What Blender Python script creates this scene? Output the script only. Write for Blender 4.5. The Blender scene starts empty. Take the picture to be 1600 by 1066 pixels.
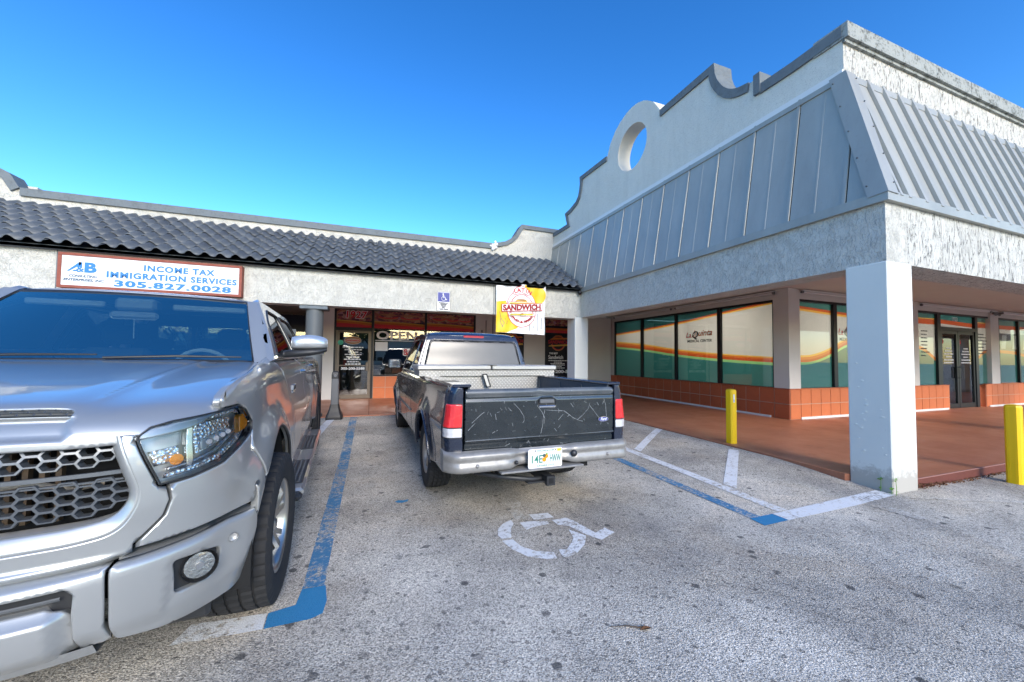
import bpy, math, random
import numpy as np
from mathutils import Matrix, Vector
from mathutils.geometry import delaunay_2d_cdt
random.seed(7)
SC = bpy.context.scene
COL = SC.collection

# ------------------------------------------------------------------ camera, sky, sun, exposure
cam_d = bpy.data.cameras.new('camera')
cam = bpy.data.objects.new('camera', cam_d)
COL.objects.link(cam)
CF, CYAW, CPITCH, CROLL, CSH = 596.767, 0.354863, 0.0393552, 0.0116464, 2.513
CZ = 1.45
_F = Vector((math.sin(CYAW)*math.cos(CPITCH), math.cos(CYAW)*math.cos(CPITCH), math.sin(CPITCH)))
_R = Vector((math.cos(CYAW), -math.sin(CYAW), 0))
_U = _R.cross(_F)
_R2 = _R*math.cos(CROLL) + _U*math.sin(CROLL)
_U2 = -_R*math.sin(CROLL) + _U*math.cos(CROLL)
cam.matrix_world = Matrix(((_R2.x, _U2.x, -_F.x, 0), (_R2.y, _U2.y, -_F.y, 0), (_R2.z, _U2.z, -_F.z, CZ), (0, 0, 0, 1)))
cam_d.sensor_width = 36
cam_d.lens = CF/1600*36
cam_d.shift_y = CSH/1600
cam_d.clip_start = 0.05
cam_d.clip_end = 2000
SC.camera = cam

SUN_EL = math.radians(27)
SUN_DIR = Vector((math.sin(math.radians(176))*math.cos(SUN_EL), math.cos(math.radians(176))*math.cos(SUN_EL), math.sin(SUN_EL)))
world = bpy.data.worlds.new("World")
SC.world = world
world.use_nodes = True
wn = world.node_tree
for n in list(wn.nodes): wn.nodes.remove(n)
wo = wn.nodes.new('ShaderNodeOutputWorld')
wb = wn.nodes.new('ShaderNodeBackground')
wb.inputs['Strength'].default_value = 0.14
sky = wn.nodes.new('ShaderNodeTexSky')
sky.sky_type = 'NISHITA'
sky.sun_disc = False
sky.sun_elevation = SUN_EL
sky.sun_rotation = math.radians(176)
sky.air_density = 1.0
sky.dust_density = 0.7
sky.ozone_density = 2.0
wh = wn.nodes.new('ShaderNodeHueSaturation')
wh.inputs['Saturation'].default_value = 1.33
wh.inputs['Hue'].default_value = 0.500
wh.inputs['Value'].default_value = 1.0
wn.links.new(sky.outputs[0], wh.inputs['Color'])
ws1 = wn.nodes.new('ShaderNodeVectorMath'); ws1.operation = 'SCALE'; ws1.inputs['Scale'].default_value = 0.35
wg = wn.nodes.new('ShaderNodeGamma'); wg.inputs['Gamma'].default_value = 1.30
ws2 = wn.nodes.new('ShaderNodeVectorMath'); ws2.operation = 'SCALE'; ws2.inputs['Scale'].default_value = 2.15
wn.links.new(wh.outputs[0], ws1.inputs[0]); wn.links.new(ws1.outputs[0], wg.inputs['Color']); wn.links.new(wg.outputs[0], ws2.inputs[0])
wn.links.new(ws2.outputs[0], wb.inputs['Color'])
wn.links.new(wb.outputs[0], wo.inputs['Surface'])
sun_d = bpy.data.lights.new('sun', 'SUN')
sun_d.energy = 0.95
sun_d.angle = math.radians(22)
sun_d.color = (1.0, 0.93, 0.82)
sun = bpy.data.objects.new('sun', sun_d)
COL.objects.link(sun)
sun.rotation_euler = SUN_DIR.to_track_quat('Z', 'Y').to_euler()
SC.view_settings.view_transform = 'Standard'
SC.view_settings.look = 'None'
SC.view_settings.gamma = 1
SC.view_settings.exposure = 1.62
SC.view_settings.use_curve_mapping = False

# ------------------------------------------------------------------ materials
class NT:
    def __init__(s, name):
        s.m = bpy.data.materials.new(name); s.m.use_nodes = True
        s.t = s.m.node_tree
        for n in list(s.t.nodes): s.t.nodes.remove(n)
        s.out = s.n('ShaderNodeOutputMaterial')
    def n(s, ty, **k):
        nd = s.t.nodes.new(ty)
        for a, b in k.items(): setattr(nd, a, b)
        return nd
    def l(s, a, b): s.t.links.new(a, b)
    def set(s, inp, v):
        if hasattr(v, 'links') or isinstance(v, bpy.types.NodeSocket): s.l(v, inp)
        elif isinstance(v, (tuple, list)) and len(v) == 3 and inp.type == 'RGBA': inp.default_value = (*v, 1)
        else: inp.default_value = v
    def co(s, scale=(1, 1, 1), kind='Object'):
        tc = s.n('ShaderNodeTexCoord'); mp = s.n('ShaderNodeMapping')
        mp.inputs['Scale'].default_value = scale
        s.l(tc.outputs[kind], mp.inputs['Vector']); return mp.outputs[0]
    def noise(s, vec, scale, detail=4, rough=.55, dist=0, out='Fac'):
        n = s.n('ShaderNodeTexNoise'); s.l(vec, n.inputs['Vector'])
        n.inputs['Scale'].default_value = scale; n.inputs['Detail'].default_value = detail
        n.inputs['Roughness'].default_value = rough; n.inputs['Distortion'].default_value = dist
        return n.outputs[out]
    def voro(s, vec, scale, feature='F1', out='Distance', rnd=1, dim='3D'):
        n = s.n('ShaderNodeTexVoronoi', feature=feature, voronoi_dimensions=dim); s.l(vec, n.inputs['Vector'])
        n.inputs['Scale'].default_value = scale; n.inputs['Randomness'].default_value = rnd
        return n.outputs[out]
    def ramp(s, fac, stops, interp='LINEAR'):
        r = s.n('ShaderNodeValToRGB'); r.color_ramp.interpolation = interp
        e = r.color_ramp.elements
        while len(e) < len(stops): e.new(.5)
        for el, (p, c) in zip(e, stops):
            el.position = p
            el.color = (c, c, c, 1) if isinstance(c, (int, float)) else (*c, 1)
        s.l(fac, r.inputs['Fac']); return r.outputs['Color']
    def mix(s, fac, a, b, mode='MIX'):
        m = s.n('ShaderNodeMix', data_type='RGBA', blend_type=mode)
        s.set(m.inputs[0], fac); s.set(m.inputs[6], a); s.set(m.inputs[7], b)
        return m.outputs[2]
    def math(s, op, a, b=0.0, clamp=False):
        m = s.n('ShaderNodeMath', operation=op, use_clamp=clamp)
        s.set(m.inputs[0], a); s.set(m.inputs[1], b); return m.outputs[0]
    def bump(s, h, strength=.3, dist=.01, normal=None):
        b = s.n('ShaderNodeBump'); s.l(h, b.inputs['Height'])
        b.inputs['Strength'].default_value = strength; b.inputs['Distance'].default_value = dist
        if normal is not None: s.l(normal, b.inputs['Normal'])
        return b.outputs[0]
    def bsdf(s, color=(.5, .5, .5), rough=.5, metal=0, spec=.5, normal=None, coat=0, coat_rough=.03, emit=None, es=0):
        b = s.n('ShaderNodeBsdfPrincipled')
        s.set(b.inputs['Base Color'], color); s.set(b.inputs['Roughness'], rough)
        s.set(b.inputs['Metallic'], metal); s.set(b.inputs['Specular IOR Level'], spec)
        s.set(b.inputs['Coat Weight'], coat); s.set(b.inputs['Coat Roughness'], coat_rough)
        if normal is not None: s.l(normal, b.inputs['Normal'])
        if emit is not None:
            s.set(b.inputs['Emission Color'], emit); b.inputs['Emission Strength'].default_value = es
        s.b = b
        s.l(b.outputs[0], s.out.inputs['Surface']); return b

def plain(name, color, rough=.5, metal=0, spec=.5, wear=.12, scale=6, bump=0, bscale=60, coat=0):
    t = NT(name); v = t.co()
    n = t.noise(v, scale, 5, .6)
    c = t.mix(t.math('MULTIPLY', n, wear*2), color, tuple(max(0, x*.55) for x in color))
    nm = None
    if bump: nm = t.bump(t.noise(v, bscale, 4, .6), bump, .004)
    t.bsdf(c, rough, metal, spec, nm, coat)
    return t.m

def asphalt_nodes(t):
    v = t.co()
    grit = t.voro(v, 165, out='Color')
    gs = t.n('ShaderNodeSeparateColor'); t.l(grit, gs.inputs[0])
    base = t.ramp(gs.outputs[0], [(0, (.16, .147, .125)), (.22, (.37, .337, .283)), (.55, (.60, .55, .465)), (1, (.86, .79, .68))])
    fine = t.noise(v, 55, 3, .7)
    base = t.mix(t.math('MULTIPLY', t.ramp(fine, [(.35, 0), (.62, 1)]), .35), base, (.15, .148, .145))
    big = t.noise(v, .55, 5, .6)
    base = t.mix(.85, base, t.ramp(big, [(.32, (.50, .50, .51)), (.46, (.86, .845, .82)), (.62, (1.30, 1.28, 1.24))]), 'MULTIPLY')
    tan_ = t.ramp(t.noise(v, .8, 4, .65, .5), [(.48, 0), (.70, 1)])
    base = t.mix(t.math('MULTIPLY', tan_, .45), base, t.mix(1.0, base, (1.0, .86, .70), 'MULTIPLY'))
    mid = t.noise(v, 3.2, 4, .6)
    base = t.mix(.6, base, t.ramp(mid, [(.3, (.80, .80, .81)), (.65, (1.1, 1.09, 1.06))]), 'MULTIPLY')
    # dark tar specks and gum spots
    d = t.voro(v, 2.6, out='Distance', dim='2D')
    keep = t.ramp(t.noise(v, 1.7, 3, .6), [(.42, 0), (.56, 1)])
    dn = t.math('ADD', d, t.math('MULTIPLY', t.noise(v, 40, 3, .6), .06))
    spots = t.ramp(dn, [(.085, 1), (.105, 0)])
    base = t.mix(t.math('MULTIPLY', t.math('MULTIPLY', spots, keep), .80), base, (.045, .044, .044))
    d2 = t.voro(v, 6.5, out='Distance', dim='2D')
    dn2 = t.math('ADD', d2, t.math('MULTIPLY', t.noise(v, 60, 3, .6), .12))
    base = t.mix(t.math('MULTIPLY', t.ramp(dn2, [(.125, 1), (.15, 0)]), .60), base, (.06, .058, .056))
    # oil drips under parked cars
    oil = t.noise(v, 1.3, 5, .7, .4)
    base = t.mix(t.math('MULTIPLY', t.ramp(oil, [(.58, 0), (.72, 1)]), .40), base, (.09, .085, .08))
    wv = t.n('ShaderNodeVectorMath'); wv.operation = 'ADD'; t.l(v, wv.inputs[0]); t.l(t.noise(v, 3.5, 4, .6, 0, 'Color'), wv.inputs[1])
    ck = t.ramp(t.voro(wv.outputs[0], .42, 'DISTANCE_TO_EDGE', 'Distance', 1, '2D'), [(.0016, 1), (.005, 0)])
    base = t.mix(t.math('MULTIPLY', t.math('MULTIPLY', ck, t.ramp(t.noise(v, .9, 3), [(.47, 0), (.58, 1)])), .6), base, (.05, .048, .045))
    h = t.math('ADD', t.math('MULTIPLY', t.voro(v, 120), -1.0), t.math('MULTIPLY', fine, .6))
    nm = t.bump(h, .55, .006)
    return v, base, nm

def mat_asphalt():
    t = NT('asphalt'); v, c, nm = asphalt_nodes(t)
    t.bsdf(c, .88, 0, .3, nm); return t.m

def mat_road_paint(name, color, wear=.35, lo=.42):
    t = NT(name); v, c, nm = asphalt_nodes(t)
    w1 = t.noise(v, 26, 5, .75); w2 = t.noise(v, 2.2, 4, .6)
    m = t.math('ADD', t.math('MULTIPLY', w1, .65), t.math('MULTIPLY', w2, .35))
    f = t.ramp(m, [(lo, 0), (lo+.10, 1)])
    f = t.math('MULTIPLY', f, 1-wear*.2)
    dirt = t.noise(v, 90, 3, .6)
    pc = t.mix(t.math('MULTIPLY', dirt, .35), color, tuple(x*.6 for x in color))
    t.bsdf(t.mix(f, c, pc), .75, 0, .3, nm); return t.m

def mat_stucco(name, color, rough=.85, strength=.9, stretch=(1, 1, .45), scale=16, dirt=.15, dark=.55, pitk=.45, pt=.39):
    t = NT(name); v = t.co(stretch); vo = t.co()
    a = t.noise(v, scale, 3, .5, .6)
    plate = t.ramp(a, [(.46, 0), (.49, .8), (.54, 1)])
    fine = t.noise(vo, 90, 4, .6)
    crev = t.ramp(t.noise(v, scale*1.35, 4, .6, 1.2), [(.44, 1), (.485, 0), (.52, 0), (.56, 1)])
    crev2 = t.math('MULTIPLY', crev, t.ramp(t.noise(vo, 7, 3, .5), [(.38, 0), (.6, 1)]))
    h = t.math('ADD', t.math('ADD', plate, t.math('MULTIPLY', fine, .25)), t.math('MULTIPLY', crev2, 0.5))
    stain = t.noise(vo, 1.1, 6, .65)
    st2 = t.noise(t.co((2.5, 2.5, .3)), 2.0, 5, .65)
    dk = tuple(x*dark for x in color)
    c = t.mix(t.math('MULTIPLY', t.ramp(stain, [(.42, 0), (.75, 1)]), dirt*1.6), color, dk)
    c = t.mix(t.math('MULTIPLY', t.ramp(st2, [(.5, 0), (.8, 1)]), dirt*1.5), c, tuple(x*.7 for x in dk))
    pit_shade = t.ramp(t.noise(v, scale*1.9, 4, .65, 1.8), [(pt, 1), (pt+.025, 0)])  # colour only, no relief: the shade of the crevices is painted in
    c = t.mix(t.math('MULTIPLY', pit_shade, pitk), c, tuple(x*.28 for x in color))
    t.bsdf(c, rough, 0, .3, t.bump(h, strength, .008)); return t.m

def mat_paint(name, color, flake=.0, metal=.0, rough=.32, scr=0, spec=.5, dust=.1):
    t = NT(name); v = t.co()
    c = color
    if flake:
        fl = t.voro(v, 900, out='Color'); g = t.n('ShaderNodeSeparateColor'); t.l(fl, g.inputs[0])
        c = t.mix(t.math('MULTIPLY', g.outputs[0], flake), color, tuple(min(1, x*1.6+.05) for x in color))
    d = t.noise(v, 2.2, 6, .7)
    dd = t.math('MULTIPLY', t.ramp(d, [(.4, 0), (.8, 1)]), dust)
    c = t.mix(dd, c, (.34, .32, .29))
    r = t.math('ADD', t.math('MULTIPLY', t.noise(v, 9, 5, .65), .16*(1+dust*2)), rough-.08)
    if scr:
        s1 = t.noise(t.co((1, 1, 1)), 34, 6, .8, 3.0)
        sp = t.math('MULTIPLY', t.ramp(s1, [(.66, 0), (.70, 1)]), scr)
        c = t.mix(sp, c, (.42, .44, .45))
        s2 = t.voro(t.co((1, 1, 1)), 26, out='Distance')
        s3 = t.math('MULTIPLY', t.ramp(t.math('ADD', s2, t.math('MULTIPLY', t.noise(v, 50, 3), .1)), [(.115, 1), (.13, 0)]), t.math('MULTIPLY', t.ramp(t.noise(v, 3.1, 3), [(.45, 0), (.6, 1)]), scr))
        c = t.mix(s3, c, (.5, .52, .52))
    t.bsdf(c, r, metal, spec, t.bump(t.noise(v, 340, 2, .5), .012, .001), 1.0, .04)
    return t.m

def mat_pane(name, tint=(.9, .95, .95), refl=.0, transp=1.0, rough=.01, gcol=(1, 1, 1)):
    """clear glass sheet: fresnel mirror over a straight see-through tint"""
    t = NT(name)
    tr = t.n('ShaderNodeBsdfTransparent'); tr.inputs[0].default_value = (*tint, 1)
    gl = t.n('ShaderNodeBsdfGlossy'); gl.inputs['Roughness'].default_value = rough; gl.inputs['Color'].default_value = (*gcol, 1)
    fr = t.n('ShaderNodeFresnel'); fr.inputs['IOR'].default_value = 1.55
    f = t.math('ADD', t.math('MULTIPLY', fr.outputs[0], 1.0), refl, True)
    mx = t.n('ShaderNodeMixShader'); t.l(f, mx.inputs[0]); t.l(tr.outputs[0], mx.inputs[1]); t.l(gl.outputs[0], mx.inputs[2])
    t.l(mx.outputs[0], t.out.inputs['Surface']); return t.m

def mat_film(name, color, rough=.5, spec=.3):
    t = NT(name); v = t.co()
    n = t.noise(v, 1.2, 3, .5)
    c = t.mix(t.math('MULTIPLY', n, .5), color, tuple(x*.72 for x in color))
    t.bsdf(c, rough, 0, spec)
    tl = t.n('ShaderNodeBsdfTranslucent'); t.set(tl.inputs['Color'], c); mx = t.n('ShaderNodeMixShader'); mx.inputs[0].default_value = .30
    t.l(t.b.outputs[0], mx.inputs[1]); t.l(tl.outputs[0], mx.inputs[2]); t.l(mx.outputs[0], t.out.inputs['Surface']); return t.m

def mat_tile(name, color):
    t = NT(name); v = t.co()
    oi = t.n('ShaderNodeObjectInfo')
    n = t.noise(v, 7, 5, .65)
    c = t.mix(t.math('MULTIPLY', n, .6), color, tuple(x*.6 for x in color))
    c = t.mix(t.math('MULTIPLY', oi.outputs['Random'], .35), c, tuple(x*.62 for x in color))
    t.bsdf(c, .5, 0, .35, t.bump(t.noise(v, 30, 4, .6), .25, .003)); return t.m

def mat_rooftile():
    t = NT('grey_roof_tile'); v = t.co((1, 1, 1), 'Object')
    oi = t.n('ShaderNodeObjectInfo')
    tc = t.n('ShaderNodeNewGeometry')
    n = t.noise(tc.outputs['Position'], 3.0, 5, .65); n2 = t.noise(tc.outputs['Position'], 22, 4, .6)
    c = t.mix(n, (.125, .140, .155), (.055, .064, .072))
    c = t.mix(t.math('MULTIPLY', oi.outputs['Random'], .85), c, (.055, .062, .070))
    c = t.mix(t.math('MULTIPLY', t.ramp(n2, [(.55, 0), (.75, 1)]), .35), c, (.20, .20, .18))
    t.bsdf(c, .45, 0, .45, t.bump(n2, .3, .004)); return t.m

def mat_sidewalk():
    t = NT('red_painted_concrete'); v = t.co()
    n = t.noise(v, 1.1, 6, .65, .3); n2 = t.noise(t.co((.5, 3, 1)), 3, 6, .7); n3 = t.noise(v, 60, 4, .6)
    c = t.mix(t.ramp(n, [(.3, 0), (.75, 1)]), (.43, .165, .085), (.30, .105, .056))
    c = t.mix(t.math('MULTIPLY', t.ramp(n2, [(.45, 0), (.75, 1)]), .35), c, (.48, .22, .145))
    c = t.mix(t.math('MULTIPLY', t.ramp(t.noise(v, 4, 6, .75), [(.6, 0), (.75, 1)]), .5), c, (.10, .04, .03))
    r = t.math('ADD', t.math('MULTIPLY', n, .4), .22)
    t.bsdf(c, r, 0, .45, t.bump(n3, .18, .003)); return t.m

def mat_diamond():
    t = NT('diamond_plate_aluminium'); v = t.co()
    def bars(rot, off):
        mp = t.n('ShaderNodeMapping'); mp.inputs['Rotation'].default_value = (0, rot, 0) ; t.l(v, mp.inputs['Vector'])
        mp.inputs['Location'].default_value = off
        sx = t.n('ShaderNodeSeparateXYZ'); t.l(mp.outputs[0], sx.inputs[0])
        a = t.math('SINE', t.math('MULTIPLY', sx.outputs[0], 2*math.pi/.034)); b = t.math('SINE', t.math('MULTIPLY', sx.outputs[2], 2*math.pi/.034))
        a2 = t.math('POWER', t.math('MAXIMUM', a, 0.0), 5.0); b2 = t.math('POWER', t.math('MAXIMUM', b, 0.0), .9)
        return t.math('MULTIPLY', a2, b2)
    h = t.math('ADD', bars(math.radians(45), (0, 0, 0)), bars(math.radians(-45), (.017, 0, .0)))
    n = t.noise(v, 5, 5, .7)
    c = t.mix(t.math('MULTIPLY', n, .6), (.40, .385, .35), (.27, .255, .235))
    c = t.mix(t.math('MULTIPLY', h, .8, True), c, (.80, .77, .70))
    t.bsdf(c, t.math('ADD', t.math('MULTIPLY', n, .3), .30), .45, .5, t.bump(h, .8, .003)); return t.m

def mat_food():
    t = NT('printed_food_picture'); v = t.co((1, 1, 1.4))
    d = t.voro(v, 9, out='Color'); s = t.n('ShaderNodeSeparateColor'); t.l(d, s.inputs[0])
    n = t.noise(v, 6, 4, .7, 1.2)
    c = t.ramp(t.math('ADD', t.math('MULTIPLY', s.outputs[0], .35), t.math('MULTIPLY', n, .75)), [(.30, (.012, .010, .02)), (.42, (.10, .015, .03)), (.52, (.30, .05, .06)), (.60, (.32, .14, .05)), (.70, (.42, .26, .16)), (.8, (.30, .10, .22))])
    t.bsdf(c, .35, 0, .5); return t.m

def mat_metal_roof(name, color):
    t = NT(name); v = t.co()
    n = t.noise(t.co((1, 1, .25)), 2.2, 6, .65); n2 = t.noise(v, 14, 4, .6)
    c = t.mix(t.ramp(n, [(.35, 0), (.8, 1)]), color, tuple(x*.74 for x in color))
    c = t.mix(t.math('MULTIPLY', t.ramp(n2, [(.6, 0), (.8, 1)]), .25), c, tuple(x*.5 for x in color))
    t.bsdf(c, .42, .15, .5, t.bump(t.noise(t.co((1, 1, .3)), 5, 3, .5), .12, .01)); return t.m

def mat_coping(name, color, mold=.5):
    t = NT(name); v = t.co()
    n = t.noise(v, 5, 6, .7); n2 = t.noise(v, 24, 5, .7)
    c = t.mix(t.math('MULTIPLY', n, .5), color, tuple(x*.6 for x in color))
    c = t.mix(t.math('MULTIPLY', t.ramp(t.math('MULTIPLY', n, n2), [(.24, 0), (.34, 1)]), mold), c, (.05, .055, .045))
    t.bsdf(c, .8, 0, .3, t.bump(n2, .6, .01)); return t.m

def mat_foliage(name, c1, c2):
    t = NT(name); oi = t.n('ShaderNodeNewGeometry')
    n = t.noise(oi.outputs['Position'], 2.5, 3, .6)
    t.bsdf(t.mix(n, c1, c2), .6, 0, .3); return t.m

M = {}
M['asphalt'] = mat_asphalt()
M['white_line'] = mat_road_paint('worn_white_road_paint', (.80, .80, .79), .3, .40)
M['white_old'] = mat_road_paint('faded_white_road_paint', (.62, .60, .55), .5, .50)
M['blue_line'] = mat_road_paint('worn_blue_road_paint', (.035, .19, .36), .3, .425)
M['blue_fresh'] = mat_road_paint('fresh_blue_road_paint', (.03, .22, .42), .1, .28)
M['walk'] = mat_sidewalk()
M['curb'] = plain('dark_red_curb_paint', (.17, .050, .035), .7, 0, .3, .4, 12, .5, 40)
M['stucco'] = mat_stucco('white_painted_stucco', (.58, .565, .505), .85, .9, (1, 1, .5), 24, .12)
M['stucco_rough'] = mat_stucco('rough_white_stucco', (.56, .55, .50), .85, 1.0, (1, 1, .26), 12, .16, .55, .92, .425)
M['stucco_smooth'] = mat_stucco('smooth_white_stucco', (.68, .665, .595), .8, .45, (1, 1, 1), 34, .10)
def mat_column():
    t = NT('white_painted_column'); v = t.co(); c = (.75, .735, .66)
    tc = t.n('ShaderNodeNewGeometry'); sx = t.n('ShaderNodeSeparateXYZ'); t.l(tc.outputs['Position'], sx.inputs[0])
    n = t.noise(v, 3, 5, .6); n2 = t.noise(v, 14, 5, .7)
    c = t.mix(t.math('MULTIPLY', n, .22), c, (.45, .45, .42))
    g = t.ramp(t.math('ADD', sx.outputs[2], t.math('MULTIPLY', n2, -.35)), [(-.02, 1), (.10, 0)])
    c = t.mix(t.math('MULTIPLY', g, .55), c, (.22, .18, .14))
    sc_ = t.ramp(t.noise(t.co((1, 1, .35)), 9, 5, .75, 1.0), [(.66, 0), (.72, 1)])
    c = t.mix(t.math('MULTIPLY', sc_, .35), c, (.36, .35, .32))
    t.bsdf(c, .55, 0, .4, t.bump(t.noise(v, 9, 4, .6), .35, .004)); return t.m
M['column_paint'] = mat_column()
M['beige'] = plain('beige_wall_paint', (.64, .61, .56), .8, 0, .3, .15, 2, .5, 45)
M['soffit'] = plain('tan_ceiling_paint', (.58, .55, .50), .85, 0, .3, .15, 2, .4, 30)
M['coping'] = mat_coping('grey_painted_coping', (.165, .190, .205), .25)
M['coping_old'] = mat_coping('weathered_grey_coping', (.34, .36, .34), .8)
M['rooftile'] = mat_rooftile()
M['metal_roof'] = mat_metal_roof('grey_standing_seam_metal', (.40, .395, .35))
M['flashing'] = mat_metal_roof('grey_metal_flashing', (.36, .36, .325))
M['terracotta'] = mat_tile('terracotta_tile', (.52, .125, .048))  # tile on left-facing walls: their shade is put into the darker colour
M['terracotta_orange'] = mat_tile('orange_terracotta_tile', (.66, .185, .065))  # tile on front-facing walls: sunlight is put into the brighter orange
M['grout'] = plain('pale_grout', (.60, .40, .30), .9, 0, .2, .3, 10)
M['black_frame'] = plain('black_anodised_frame', (.010, .011, .013), .35, .3, .5, .1)
M['bronze_frame'] = plain('bronze_anodised_frame', (.16, .13, .10), .4, .5, .5, .2)
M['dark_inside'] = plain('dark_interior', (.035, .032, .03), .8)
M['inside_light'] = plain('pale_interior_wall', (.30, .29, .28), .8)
M['pane'] = mat_pane('clear_window_glass', (.90, .94, .94), .02)
M['pane_grey'] = mat_pane('grey_window_glass', (.72, .78, .78), .10)
M['white_sign'] = plain('white_sign_face', (.80, .80, .80), .4, 0, .4, .04, 2)
M['rust_red'] = plain('chipped_red_brown_frame', (.36, .105, .070), .7, 0, .3, .6, 14, .5, 40)
M['sign_blue'] = plain('sign_blue', (.035, .20, .50), .5, 0, .4, .05)
M['sign_dark'] = plain('sign_dark_teal', (.045, .10, .16), .5, 0, .4, .05)
M['hc_blue'] = plain('accessible_sign_blue', (.055, .065, .26), .5, 0, .4, .05)
M['film_white'] = mat_film('grey_white_window_film', (.56, .53, .49))
M['film_teal'] = mat_film('teal_window_film', (.040, .165, .150))
M['film_dark_teal'] = mat_film('dark_teal_window_film', (.015, .075, .075))
M['film_orange'] = mat_film('orange_window_film', (.62, .17, .025))
M['film_rust'] = mat_film('rust_window_film', (.50, .085, .02))
M['film_yellow'] = mat_film('yellow_window_film', (.72, .42, .07))
M['film_green'] = mat_film('pale_green_window_film', (.28, .52, .20))
M['film_black'] = mat_film('black_window_film', (.008, .010, .022), .3)
M['print_red'] = plain('printed_red', (.55, .025, .030), .5, 0, .4, .05)
M['print_white'] = plain('printed_white', (.80, .80, .80), .5, 0, .4, .05)
M['print_yellow'] = plain('printed_yellow', (.80, .52, .03), .55, 0, .4, .12, 9)
M['print_brown'] = plain('printed_brown', (.38, .18, .07), .5, 0, .4, .2, 20)
M['print_green'] = plain('printed_green', (.20, .42, .07), .5, 0, .4, .2, 20)
M['print_dark'] = plain('printed_dark', (.03, .03, .04), .5, 0, .4, .05)
M['food'] = mat_food()
M['vinyl'] = plain('wrinkled_white_vinyl', (.74, .75, .77), .45, 0, .4, .1, 6, .9, 7)
M['vinyl_yellow'] = plain('wrinkled_yellow_vinyl', (.85, .55, .02), .45, 0, .4, .2, 8, .9, 7)
def mat_yellow():
    t = NT('yellow_bollard_sleeve'); v = t.co()
    c = t.mix(t.math('MULTIPLY', t.noise(v, 4, 4, .6), .2), (.95, .58, .0), (.80, .42, .0))
    m_ = t.ramp(t.noise(t.co((1, 1, .5)), 16, 5, .75, 1.5), [(.64, 0), (.69, 1)])
    c = t.mix(t.math('MULTIPLY', m_, .5), c, (.20, .15, .06)); t.bsdf(c, .42, 0, .5); return t.m
M['yellow'] = mat_yellow()
M['black_plastic'] = plain('black_plastic', (.022, .023, .025), .5, 0, .45, .25, 8, .2, 60)
M['grey_plastic'] = plain('grey_plastic', (.12, .125, .13), .5, 0, .45, .2, 8, .2, 60)
M['post_grey'] = plain('dark_grey_round_post', (.105, .115, .12), .5, 0, .4, .2, 5)
M['white_plastic'] = plain('white_plastic', (.72, .72, .70), .4, 0, .5, .05)
M['tube'] = plain('unlit_fluorescent_tube', (.68, .68, .66), .3, 0, .5, .04)
M['green_sticker'] = plain('green_sticker', (.02, .35, .22), .4)
M['bark'] = plain('tree_bark', (.12, .09, .065), .9, 0, .2, .5, 12, .8, 30)
M['leaf'] = mat_foliage('tree_leaf', (.035, .075, .02), (.07, .12, .03))
M['weed'] = mat_foliage('weed_leaf', (.10, .24, .035), (.16, .33, .05))
M['dry_leaf'] = plain('dry_brown_leaf', (.16, .075, .035), .8, 0, .2, .5, 20)

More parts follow.
